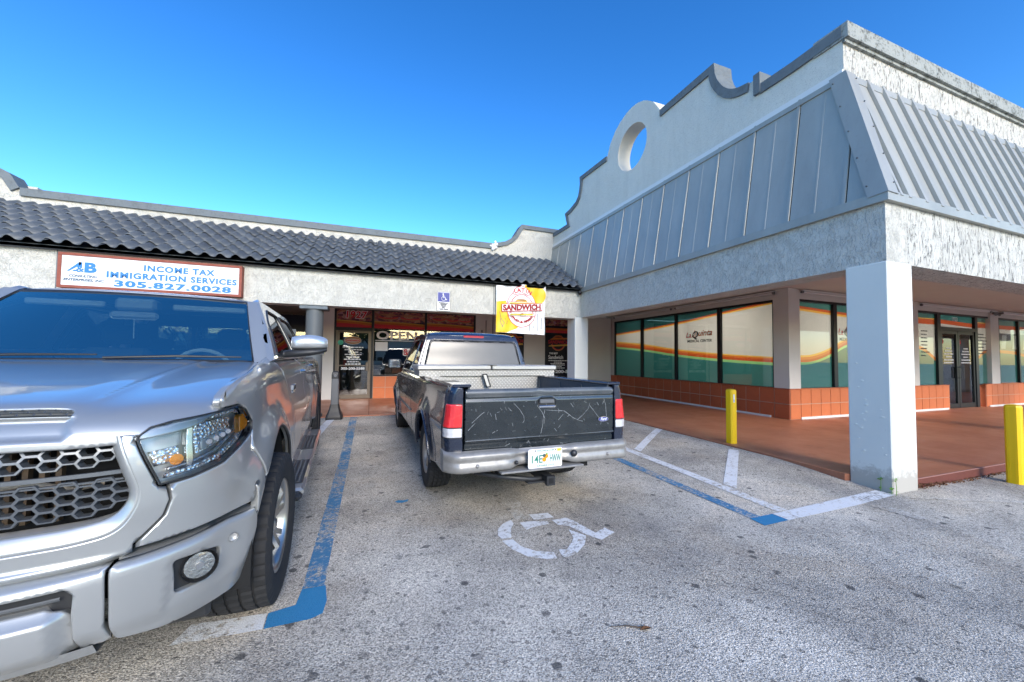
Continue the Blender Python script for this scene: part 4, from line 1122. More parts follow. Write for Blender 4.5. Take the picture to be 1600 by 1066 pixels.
text('1927', .30, (-.78, YB+.002, 2.64), (1, 0, 0), (0, 0, 1), M['print_white'], shops, True, 'number', .022, shear=.08, spacing=1.08)
text('1927', .30, (-.78, YB-.001, 2.64), (1, 0, 0), (0, 0, 1), M['print_red'], shops, True, 'number', .010, shear=.08, spacing=1.08)
text('OPEN', .36, (.16, YB+.026, 2.0), (1, 0, 0), (0, 0, 1), M['print_white'], shops, True, bold=.012, fit=1.28)
q = MB(); q.box(.14, 1.55, YB+.025, YB+.028, 1.94, 1.965); S(q, 'printed_line', M['print_white'])
q = MB(); q.box(.14, .52, YB+.020, YB+.023, 1.62, 1.90); S(q, 'window_notice', M['print_white'])
text('SANDWICH', .26, (1.02, YB+.020, 1.50), (1, 0, 0), (0, 0, 1), M['print_white'], shops, True, bold=.035)
text('SANDWICH', .26, (1.02, YB+.017, 1.50), (1, 0, 0), (0, 0, 1), M['print_red'], shops, True, bold=.010)
text('LATIN', .18, (1.80, YB+.020, 2.10), (1, 0, 0), (0, 0, 1), M['print_white'], shops, True, bold=.025)
text('LATIN', .18, (1.80, YB+.017, 2.10), (1, 0, 0), (0, 0, 1), M['print_red'], shops, True, bold=.008)
ell(-.52, 1.93, .25, .13, 'film_white', YB+.014, 'door_emblem'); ell(-.52, 1.93, .235, .115, 'print_brown', YB+.012, 'door_emblem'); ell(-.52, 1.93, .22, .06, 'film_white', YB+.010, 'door_emblem')
text('SANDWICH', .07, (-.72, YB+.006, 1.905), (1, 0, 0), (0, 0, 1), M['print_red'], shops, True, bold=.003, fit=.40)
q = MB(); q.cyl((-.87, YB-.004, 1.86), (-.87, YB-.001, 1.86), .085, None, 7); S(q, 'round_sticker', M['green_sticker'])
for i, wd in enumerate((.62, .50, .30, .48, .40, .52, .34, .44)):
    q = MB(); xx = -.5-wd/2
    while xx < -.5+wd/2-.02:
        w2 = random.uniform(.05, .11); q.box(xx, min(xx+w2, -.5+wd/2), YB+.014, YB+.016, 1.70-i*.075, 1.733-i*.075); xx += w2+.016
    S(q, 'small_print', M['print_white'])
text('305-200-5588', .10, (-.84, YB+.012, 1.02), (1, 0, 0), (0, 0, 1), M['print_white'], shops, True, bold=.004, fit=.68)
# poster windows right of the truck
for a, b, full in ((4.20, 5.24, 0), (6.08, 7.06, 1)):
    q = MB(); q.box(a, b, YB-.012, YB+.05, .80, 2.955); q.box(a, b, YB-.015, YB+.05, SW, .80); S(q, 'poster_window', M['film_black'])
    strip(a+.03, b-.03, const(2.40), const(2.56), 'print_red', YB-.017); strip(a+.03, b-.03, const(2.50), const(2.58), 'film_orange', YB-.019)
    strip(a+.03, b-.03, const(2.66), const(2.90), 'food', YB-.017)
    cx = (a+b)/2+.06
    ell(cx, 2.02, .30, .30, 'print_brown', YB-.017); ell(cx, 2.02, .27, .27, 'print_red', YB-.019); ell(cx, 2.02, .24, .24, 'film_black', YB-.021)
    q = MB(); q.add([(cx-.38, YB-.023, 2.13), (cx+.40, YB-.023, 2.17), (cx+.38, YB-.023, 2.22), (cx-.2, YB-.023, 2.22)], [(0, 1, 2, 3)]); S(q, 'printed_shape', M['film_orange'])
    q = MB(); q.add([(cx-.4, YB-.023, 1.88), (cx+.42, YB-.023, 1.92), (cx+.40, YB-.023, 1.98), (cx-.38, YB-.023, 1.93)], [(0, 1, 2, 3)]); S(q, 'printed_shape', M['film_yellow'])
    q = MB(); q.box(cx-.42, cx+.42, YB-.024, YB-.022, 1.98, 2.14); S(q, 'printed_shape', M['film_black'])
    text('SANDWICH', .17, (cx-.42, YB-.026, 2.0), (1, 0, 0), (0, 0, 1), M['print_red'], shops, True, bold=.004, fit=.84)
    text('LATIN', .09, (cx-.14, YB-.026, 2.24), (1, 0, 0), (0, 0, 1), M['film_orange'], shops, True, bold=.003, fit=.28)
    text('THE BEST', .085, (a+.18, YB-.017, 1.60), (1, 0, 0), (0, 0, 1), M['print_white'], shops, True, bold=.003)
    text('Sandwich', .20, (a+.14, YB-.017, 1.42), (1, 0, 0), (0, 0, 1), M['print_white'], shops, True, bold=.003, fit=.62)
    for i, wd in enumerate((.80, .34, .62, .56, .30, .60)):
        q = MB(); xx = cx-wd/2
        while xx < cx+wd/2-.02:
            w2 = random.uniform(.05, .11); q.box(xx, min(xx+w2, cx+wd/2), YB-.018, YB-.016, 1.345-i*.055, 1.37-i*.055); xx += w2+.014
        S(q, 'small_print', M['print_white'])
    text('305-200-5588', .15, (a+.02, YB-.017, .90), (1, 0, 0), (0, 0, 1), M['print_white'], shops, True, bold=.006, fit=1.3 if full else .95)
# windows left of the round post
q = MB(); q.add([(-6.15, YB+.033, .83), (-1.63, YB+.033, .83), (-1.63, YB+.033, 2.95), (-6.15, YB+.033, 2.95)], [(0, 1, 2, 3)]); S(q, 'window_pane', M['pane_grey'])
f = MB()
for x in (-6.2, -4.7, -3.2, -1.68): f.box(x, x+.06, YB-.01, YB+.09, .8, 2.95)
f.box(-6.2, -1.62, YB-.008, YB+.088, 2.90, 2.96); f.box(-6.2, -1.62, YB-.008, YB+.088, .78, .83); S(f, 'window_frame', M['black_frame'])
q = MB(); q.box(-3.1, -1.70, YB+.015, YB+.02, 2.15, 2.65); S(q, 'window_print', M['film_black'])
wall(-6.2, -3.0, SW, .80)
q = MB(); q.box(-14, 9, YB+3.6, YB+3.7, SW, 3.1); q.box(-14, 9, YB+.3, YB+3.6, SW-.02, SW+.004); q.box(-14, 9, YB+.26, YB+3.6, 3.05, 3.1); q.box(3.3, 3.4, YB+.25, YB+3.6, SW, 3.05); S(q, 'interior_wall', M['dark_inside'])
q = MB()
for x, h in ((-.6, .9), (.5, 1.1), (1.6, 1.0), (2.5, 1.3)): q.box(x, x+.5, YB+1.2, YB+1.7, SW, h); q.box(x+.1, x+.3, YB+.9, YB+1.1, SW, h*.7)
S(q, 'counter', plain('dark_brown_counter', (.08, .05, .035), .6))
# round post with square cap, under the beam
q = MB(); q.cyl((-1.17, 9.42, SW), (-1.17, 9.42, 2.46), .175, None, 28, 0, False); S(q, 'round_post', M['post_grey'])
q = MB(); q.box(-1.45, -.90, 9.20+.02, 9.66, 2.455, 2.535, 0, .01); S(q, 'post_cap', M['coping'])
q = MB(); q.cyl((-1.17, 9.42, SW), (-1.17, 9.42, SW+.06), .21, None, 28); S(q, 'post_base', M['post_grey'])
for x in (-5.6, -10.2):
    q = MB(); q.cyl((x, 9.42, SW), (x, 9.42, 2.46), .175, None, 28, 0, False); S(q, 'round_post', M['post_grey'])
    q = MB(); q.box(x-.28, x+.28, 9.22, 9.66, 2.455, 2.535, 0, .01); S(q, 'post_cap', M['coping'])

# ------------------------------------------------------------------ signs
sg = thing('shop_sign', 'long white light box sign in a chipped red frame reading income tax and immigration services', 'sign', (-3.83, 9.15, 2.60))
def SG(m, n, mat): return m.build(n, mat, sg, True)
xa, xb, za, zb = -5.21, -2.46, 2.60, 3.23; ys = 9.05
m = MB(); m.box(xa+.05, xb-.05, ys+.012, ys+.14, za+.05, zb-.05); SG(m, 'sign_face', M['white_sign'])
m = MB(); m.box(xa, xb, ys, ys+.145, zb-.05, zb, 0, .004); m.box(xa, xb, ys, ys+.145, za, za+.05, 0, .004); m.box(xa, xa+.05, ys+.001, ys+.144, za+.05, zb-.05); m.box(xb-.05, xb, ys+.001, ys+.144, za+.05, zb-.05); SG(m, 'sign_frame', M['rust_red'])
yt = ys+.009; XD = (1, 0, 0); UD = (0, 0, 1)
text('INCOME TAX', .150, (-4.02, yt, 2.995), XD, UD, M['sign_blue'], sg, True, bold=.0065, fit=1.10, spacing=1.15)
text('IMMIGRATION SERVICES', .150, (-4.55, yt, 2.835), XD, UD, M['sign_blue'], sg, True, bold=.0065, fit=2.0, spacing=1.15)
text('305.827.0028', .155, (-4.44, yt, 2.675), XD, UD, M['sign_blue'], sg, True, bold=.007, fit=1.80, spacing=1.12)
text('B', .24, (-4.86, yt, 2.90), XD, UD, M['sign_blue'], sg, True, bold=.012, fit=.17)
text('&', .17, (-4.965, yt-.001, 2.895), XD, UD, M['sign_blue'], sg, True, bold=.004)
m = MB(); m.add([(-5.09, yt, 2.90), (-5.055, yt, 2.90), (-4.90, yt, 3.03), (-4.90, yt, 3.07), (-4.93, yt, 3.07)], [(0, 1, 2, 3, 4)])
m.add([(-4.93, yt, 2.98), (-4.885, yt, 2.98), (-4.885, yt, 3.07), (-4.93, yt, 3.07)], [(0, 1, 2, 3)])
m.add([(-5.02, yt, 2.90), (-4.97, yt, 2.90), (-4.94, yt, 2.93), (-4.99, yt, 2.93)], [(0, 1, 2, 3)]); SG(m, 'logo_stroke', M['sign_blue'])
text('CONSULTING', .062, (-5.06, yt, 2.800), XD, UD, M['sign_dark'], sg, True, bold=.002, shear=.2, fit=.38)
text('ENTERPRISES, INC.', .062, (-5.13, yt, 2.730), XD, UD, M['sign_dark'], sg, True, bold=.002, shear=.2, fit=.56)

hs = thing('accessible_parking_sign', 'small blue and white wheelchair parking sign on the stucco beam', 'sign', (1.63, 9.19, 2.55))
def HS(m, n, mat): return m.build(n, mat, hs, True)
m = MB(); m.box(1.470, 1.790, 9.181, 9.195, 2.55, 3.02, 0, .003); HS(m, 'sign_back', M['grey_plastic'])
m = MB(); m.box(1.479, 1.781, 9.178, 9.183, 2.559, 3.011); HS(m, 'sign_plate', M['print_white'])
m = MB(); m.box(1.49, 1.77, 9.174, 9.177, 2.78, 3.0); HS(m, 'blue_field', M['hc_blue'])
m = MB(); yh = 9.172
m.cyl((1.615, yh, 2.965), (1.615, yh+.001, 2.965), .016, None, 12)
def stroke(mm, pts, w, y=yh):
    for i in range(len(pts)-1):
        a = Vector((pts[i][0], 0, pts[i][1])); b = Vector((pts[i+1][0], 0, pts[i+1][1])); d = (b-a).normalized(); s = Vector((-d.z, 0, d.x))*w/2
        q = [a-s-d*w*.3, b-s+d*w*.3, b+s+d*w*.3, a+s-d*w*.3]; mm.add([(p.x, y, p.z) for p in q], [(0, 1, 2, 3)])
stroke(m, [(1.615, 2.945), (1.622, 2.88), (1.665, 2.88), (1.69, 2.825), (1.705, 2.832)], .016); stroke(m, [(1.62, 2.915), (1.655, 2.915)], .013)
stroke(m, [(1.628+.05*math.cos(math.radians(a)), 2.855+.05*math.sin(math.radians(a))) for a in range(115, 350, 20)], .013)
HS(m, 'wheelchair_symbol', M['print_white'])
text('PARKING BY', .036, (1.515, 9.176, 2.735), XD, UD, M['print_dark'], hs, True, bold=.003, fit=.23)
text('DISABLED', .036, (1.55, 9.176, 2.70), XD, UD, M['print_dark'], hs, True, bold=.003, fit=.16)
text('PERMIT', .036, (1.565, 9.176, 2.662), XD, UD, M['print_dark'], hs, True, bold=.003, fit=.13)
text('ONLY', .036, (1.585, 9.176, 2.625), XD, UD, M['print_dark'], hs, True, bold=.003, fit=.09)
text('$250 FINE', .036, (1.52, 9.176, 2.585), XD, UD, M['print_dark'], hs, True, bold=.003, fit=.22)

# banner hanging over the beam, slightly wrinkled cloth
bn = thing('banner', 'wrinkled white and yellow vinyl banner with a round red sandwich emblem', 'banner', (3.62, 9.12, 2.08))
bx0, bx1, bz0, bz1 = 2.945, 4.300, 2.085, 3.345
def by(x, z): return 9.115+.012*math.sin(x*9+z*3)+.010*math.sin(x*21-z*5)+.006*math.sin(z*14+x*4)
def bsheet(poly, mat, lift, name, res=.05):
    bd = []
    n = len(poly)
    for i in range(n):
        a = Vector(poly[i]); b = Vector(poly[(i+1) % n]); k = max(1, int((b-a).length/res)); bd += [a+(b-a)*j/k for j in range(k)]
    pts = list(bd); xs0 = min(p.x for p in bd); xs1 = max(p.x for p in bd); z0 = min(p.y for p in bd); z1 = max(p.y for p in bd)
    zz = z0+res/2
    while zz < z1:
        xx = xs0+res/2
        while xx < xs1:
            if inpoly((xx, zz), bd): pts.append(Vector((xx, zz)))
            xx += res
        zz += res
    nb = len(bd); r = delaunay_2d_cdt(pts, [(i, (i+1) % nb) for i in range(nb)], [], 0, 1e-6)
    fs = [tuple(f) for f in r[2] if inpoly(sum((r[0][i] for i in f), Vector((0, 0)))/len(f), bd)]
    q = MB(); q.add([(p.x, by(p.x, p.y)-lift, p.y) for p in r[0]], fs, 0, True); return q.build(name, M[mat], bn, True)
bsheet([(bx0, bz0), (bx1-.01, bz0-.03), (bx1, bz1), (bx0-.01, bz1)], 'vinyl', 0, 'banner_cloth', .04)
def arc(cx, cz, rx, rz, a0, a1, n=20): return [(cx+rx*math.cos(math.radians(a0+(a1-a0)*i/n)), cz+rz*math.sin(math.radians(a0+(a1-a0)*i/n))) for i in range(n+1)]
bsheet([(bx0, bz0+.002), (3.22, bz0+.0), (3.50, 2.20), (3.62, 2.30), (3.30, 2.6), (3.20, 2.90), (bx0, 2.86)], 'vinyl_yellow', .003, 'yellow_field')
bsheet(arc(4.06, 3.09, .245, .25, 100, -80)+[(3.9, 2.9), (3.72, 3.2), (3.70, 3.33)], 'vinyl_yellow', .003, 'yellow_field')
cx, cz = 3.63, 2.72
bsheet(arc(cx, cz, .42, .49, 0, 360, 40)[:-1], 'print_red', .006, 'emblem_rim')
bsheet(arc(cx, cz, .405, .475, 0, 360, 40)[:-1], 'print_white', .009, 'emblem_rim')
bsheet(arc(cx, cz, .325, .365, 0, 360, 40)[:-1], 'print_red', .012, 'emblem_rim')
bsheet(arc(cx, cz, .305, .345, 0, 360, 40)[:-1], 'print_white', .015, 'emblem_rim')
bsheet([(cx-.25, cz+.395), (cx-.17, cz+.53), (cx-.02, cz+.585), (cx+.12, cz+.54), (cx+.25, cz+.42), (cx+.20, cz+.33), (cx, cz+.40), (cx-.2, cz+.33)], 'print_red', .018, 'emblem_rim')
bsheet([(cx-.235, cz+.395), (cx-.165, cz+.515), (cx-.02, cz+.57), (cx+.115, cz+.525), (cx+.235, cz+.42), (cx+.20, cz+.345), (cx, cz+.41), (cx-.2, cz+.345)], 'print_white', .021, 'emblem_rim')
text_arc('LATIN', .15, (cx, 9.09, cz-.02), .44, 118, 58, XD, UD, M['print_red'], bn, True, bold=.004)
for i, (rx, rz, dz, mt) in enumerate(((.155, .05, .175, 'print_brown'), (.16, .028, .16, 'print_red'), (.15, .03, .195, 'print_yellow'), (.14, .022, .215, 'print_brown'))):
    bsheet(arc(cx-.01, cz+dz, rx, rz, 0, 360, 20)[:-1], mt, .018+.003*i, 'printed_sandwich')
for z0, z1, a, b in ((cz+.075, cz+.165, -.40, .37), (cz-.215, cz-.125, -.39, .36)):
    bsheet([(cx+a, z0), (cx+b, z0+.02), (cx+b-.02, z1+.02), (cx+a+.04, z1)], 'print_red', .026, 'emblem_ribbon')
    bsheet([(cx+a+.015, z0+.012), (cx+b-.015, z0+.03), (cx+b-.03, z1+.008), (cx+a+.05, z1-.01)], 'print_white', .029, 'emblem_ribbon')
    bsheet([(cx+a+.05, z0+.025), (cx+b-.05, z0+.045), (cx+b-.05, z1-.005), (cx+a+.08, z1-.025)], 'print_yellow', .032, 'emblem_ribbon')
    bsheet([(cx+a+.05, z0+.022), (cx+b-.25, z0+.035), (cx+b-.25, z0+.05), (cx+a+.07, z0+.04)], 'print_green', .034, 'emblem_ribbon')
bsheet([(cx-.555, cz-.115), (cx+.565, cz-.035), (cx+.575, cz+.165), (cx-.56, cz+.085)], 'print_red', .036, 'emblem_ribbon')
bsheet([(cx-.54, cz-.098), (cx+.55, cz-.018), (cx+.56, cz+.148), (cx-.545, cz+.07)], 'print_white', .039, 'emblem_ribbon')
text('SANDWICH', .19, (cx-.52, 9.064, cz-.078), (1, 0, .072), UD, M['print_red'], bn, True, bold=.010, fit=1.05)
text_arc('OUTLET & MARKET', .085, (cx, 9.085, cz), .375, 205, 335, XD, UD, M['print_red'], bn, True, inside=True, bold=.003)
m = MB()
for pts in ([(3.03, 2.62), (3.07, 2.45), (3.06, 2.36), (3.12, 2.22)], [(3.07, 2.45), (3.16, 2.33), (3.10, 2.23)], [(3.17, 2.44), (3.24, 2.38), (3.22, 2.30)], [(3.98, 2.45), (3.97, 2.22)], [(4.08, 2.6), (4.06, 2.3), (4.07, 2.15)], [(4.2, 2.5), (4.19, 2.2)], [(3.85, 2.3), (3.86, 2.15)]):
    q = []
    for i in range(len(pts)-1):
        a = Vector(pts[i]); b = Vector(pts[i+1]); d = (b-a).normalized(); s = Vector((-d.y, d.x))*.006
        vs = [a-s, b-s, b+s, a+s]; m.add([(p.x, by(p.x, p.y)-.005, p.y) for p in vs], [(0, 1, 2, 3)])
m.build('crease_print', M['grey_plastic'], bn, True)  # thin grey strokes: shade of the cloth's creases drawn as colour
for ch_ in bn.children:
    if ch_.name.startswith(('letter', 'lettering')):
        big = 'lettering' in ch_.name
        for v_ in ch_.data.vertices: v_.co.y = by(v_.co.x, v_.co.z)-(.043 if big else .026)-(.001 if v_.co.y < 9.09 else 0)

# ------------------------------------------------------------------ bollards, post, weeds, litter
def bollard(x, y, z, w, label, sticker, h=.94):
    t = thing('bollard', label, 'bollard', (x, y, z), 0, 'yellow bollards by the walkway')
    m = MB()
    pf = [(-w/2, -w/2+.02), (-w/2+.02, -w/2), (w/2-.02, -w/2), (w/2, -w/2+.02), (w/2, w/2-.02), (w/2-.02, w/2), (-w/2+.02, w/2), (-w/2, w/2-.02)]
    n = 8; vs = [(a, b, -.03) for a, b in pf]+[(a, b, h-.02) for a, b in pf]+[(a*.88, b*.88, h) for a, b in pf]
    fs = [(i, (i+1) % n, n+(i+1) % n, n+i) for i in range(n)]+[(n+i, n+(i+1) % n, 2*n+(i+1) % n, 2*n+i) for i in range(n)]
    m.add(vs, fs); m.build('sleeve', M['yellow'], t)
    m = MB(); m.add([(a*.88, b*.88, h+.004) for a, b in pf]+[(0, 0, h+.014)], [(i, (i+1) % n, n) for i in range(n)]); m.build('cap', M['yellow'], t)
    m = MB()
    for s in (-1, 1): m.box(s*w*.17-.004, s*w*.17+.004, -w/2-.0012, -w/2+.001, 0, h-.03); m.box(-w/2-.0012, -w/2+.001, s*w*.17-.004, s*w*.17+.004, 0, h-.03)
    m.build('moulded_rib', M['yellow'], t)
    if sticker:
        m = MB(); m.box(-w/2+.03, -.0, -w/2-.005, -w/2-.0035, h-.20, h-.07); m.build('sticker', M['print_white'], t)
        m = MB(); m.box(-w/2+.04, -.01, -w/2-.007, -w/2-.0055, h-.19, h-.15); m.build('sticker_print', M['sign_blue'], t)
    return t
bollard(5.53, 4.62, G(5.3, 4.6)-.02, .125, 'yellow bollard with a small white sticker standing at the walkway edge between truck and column', True, .90)
bollard(7.38, 2.27, 0.0, .125, 'plain yellow bollard standing by the red curb right of the thick white column', False, .94)

t = thing('rubber_post', 'dark flexible post with a flared square base on the walkway edge behind the silver truck', 'post', (-.69, 9.08, G(-.69, 9.08)))
def ring(hw, z, hd=None):
    hd = hw if hd is None else hd; c = hw*.25
    return [(-hw, -hd+c, z), (-hw+c, -hd, z), (hw-c, -hd, z), (hw, -hd+c, z), (hw, hd-c, z), (hw-c, hd, z), (-hw+c, hd, z), (-hw, hd-c, z)]
def loft(rings, name, mat, par, cap=True, smooth=False):
    n = len(rings[0]); m = MB(); vs = [p for r in rings for p in r]
    fs = [(j*n+i, j*n+(i+1) % n, (j+1)*n+(i+1) % n, (j+1)*n+i) for j in range(len(rings)-1) for i in range(n)]
    if cap: fs += [tuple(reversed(range(n))), tuple(len(vs)-n+i for i in range(n))]
    m.add(vs, fs, 0, smooth); return m.build(name, mat, par)
loft([ring(.165, 0), ring(.165, .05), ring(.155, .09), ring(.125, .16), ring(.10, .24), ring(.085, .32)], 'base', M['black_plastic'], t)
loft([ring(.078, .30), ring(.072, .86)], 'stem', M['grey_plastic'], t)
loft([ring(.074, .862), ring(.074, .95), ring(.064, 1.0), ring(.04, 1.025)], 'cap', M['black_plastic'], t)
m = MB(); m.cyl((0, -.076, .93), (0, -.071, .93), .03, None, 14); m.build('reflector', M['grey_plastic'], t)

def weed(x, y, z, h, label):
    t = thing('weed', label, 'plant', (x, y, z), random.random()*6, 'green weeds at the column foot')
    m = MB(); m.tube([(0, 0, 0), (.006, 0, h*.5), (0, .004, h)], [.003, .003, .002], 5); m.build('stem', M['weed'], t)
    for k in range(11):
        a = random.random()*6.28; r = random.uniform(.02, .042); zz = h*random.choice([.25, .3, .85, .9, .95, 1.0, 1.0]); q = MB()
        d = Vector((math.cos(a), math.sin(a), random.uniform(-.1, .5))).normalized(); s = Vector((-math.sin(a), math.cos(a), 0))*r*.33
        o = Vector((0, 0, zz)); q.add([o, o+d*r*.5+s, o+d*r, o+d*r*.5-s], [(0, 1, 2, 3)]); q.build('leaf', M['weed'], t)
    return t
weed(5.385, 2.62, .005, .14, 'green weed growing at the foot of the column left face')
weed(5.40, 2.49, .0, .17, 'taller green weed at the front corner of the column foot')
weed(5.375, 2.52, .0, .06, 'low green weed tuft between the two taller weeds')
m = MB()
for i in range(300):
    x = 5.9+random.random()**1.6*2.2; y = 2.53-abs(random.gauss(0, .03)); z = .008+random.random()*.05*max(0, 1-(x-5.9))
    r = random.uniform(.008, .022); a = random.random()*6.28
    d = Vector((math.cos(a), math.sin(a)*.6, random.uniform(-.5, .8))).normalized()*r; s = d.orthogonal().normalized()*r*.45
    o = Vector((x, y, z+.01)); m.add([o-d, o+s, o+d, o-s], [(0, 1, 2, 3)])
m.build('dry_leaf_litter', M['dry_leaf'], kind='stuff')
# a dry twig and leaf lying on the asphalt in the foreground
tw = thing('twig', 'thin dark twig with a dry leaf lying on the asphalt in the foreground', 'twig', (1.36, 1.74, .002))
m = MB(); m.tube([(-.11, .055, .006), (-.03, .03, .008), (.03, 0, .006), (.065, -.012, .008)], [.0015, .003, .004, .006], 6); m.build('stem', M['bark'], tw)
m = MB(); m.add([(.02, -.02, .005), (.07, -.035, .012), (.10, -.02, .004), (.06, -.01, .015)], [(0, 1, 2, 3)]); m.build('leaf', M['dry_leaf'], tw)
sp = paint_poly('blue_paint_spot', [(.265, 4.02), (.30, 4.05), (.35, 4.03), (.40, 4.045), (.385, 3.99), (.33, 3.97), (.29, 3.985)], M['blue_fresh'])

# ------------------------------------------------------------------ what stands across the car park (seen in reflections)
def tree(x, y, h, label):
    t = thing('tree', label, 'tree', (x, y, 0), 0, 'trees across the car park')
    m = MB(); m.tube([(0, 0, 0), (.1, .05, h*.3), (-.05, .1, h*.6)], [.22, .16, .08], 8)
    for k in range(5):
        a = k*1.3; m.tube([(.0, .05, h*.35+k*.2), (math.cos(a)*h*.22, math.sin(a)*h*.22, h*.68)], [.08, .03], 6)
    m.build('trunk', M['bark'], t)
    m = MB()
    for k in range(2600):
        cl = k % 16; rr = random.Random(cl*7+int(x*3)); c = Vector((rr.uniform(-1, 1)*h*.30, rr.uniform(-1, 1)*h*.30, h*(.58+.34*rr.random())))
        p = c+Vector((random.gauss(0, 1), random.gauss(0, 1), random.gauss(0, .7)))*h*.075
        r = .22; d = Vector((random.gauss(0, 1), random.gauss(0, 1), random.gauss(0, 1))).normalized()*r; s = d.orthogonal().normalized()*r*.6
        m.add([p-d, p+s, p+d, p-s], [(0, 1, 2, 3)])
    m.build('crown', M['leaf'], t)
for x, y, h, l in ((-26, -34, 7, 'broad green tree across the car park, farthest left'), (-13, -38, 8.5, 'tall green tree across the car park, left of middle'), (0, -33, 6.5, 'green tree straight across the car park'), (15, -38, 8, 'tall green tree across the car park, right of middle'), (29, -35, 6.5, 'green tree across the car park, farthest right')):
    tree(x, y, h, l)
fb = thing('far_building', 'long low cream building across the car park', 'building', (-10, -48, 0))
m = MB(); m.box(-45, 45, -8, 0, 0, 4.2); m.build('wall', M['beige'], fb)
m = MB(); m.box(-45.3, 45.3, -8.2, .3, 4.2, 4.8); m.build('parapet', M['stucco'], fb)
for i in range(12):
    m = MB(); m.box(-42+i*7, -38+i*7, .001, .05, .6, 2.8); m.build('window', M['black_frame'], fb)
# ------------------------------------------------------------------ vehicle helpers: panels laid on smooth surfaces
def resample(poly, res, closed=True):
    out = []; n = len(poly)
    for i in range(n if closed else n-1):
        a = Vector(poly[i]); b = Vector(poly[(i+1) % n]); k = max(1, int(round((b-a).length/res)))
        out += [a+(b-a)*j/k for j in range(k)]
    if not closed: out.append(Vector(poly[-1]))
    return out

def rounded(poly, r, seg=4):
    """round the corners of a 2D polygon"""
    out = []; n = len(poly)
    for i in range(n):
        p = Vector(poly[i]); a = Vector(poly[i-1])-p; b = Vector(poly[(i+1) % n])-p
        rr = min(r, a.length*.45, b.length*.45)
        q0 = p+a.normalized()*rr; q1 = p+b.normalized()*rr
        for k in range(seg+1):
            t = k/seg; out.append(tuple((1-t)**2*q0+2*t*(1-t)*p+t*t*q1))
    return out

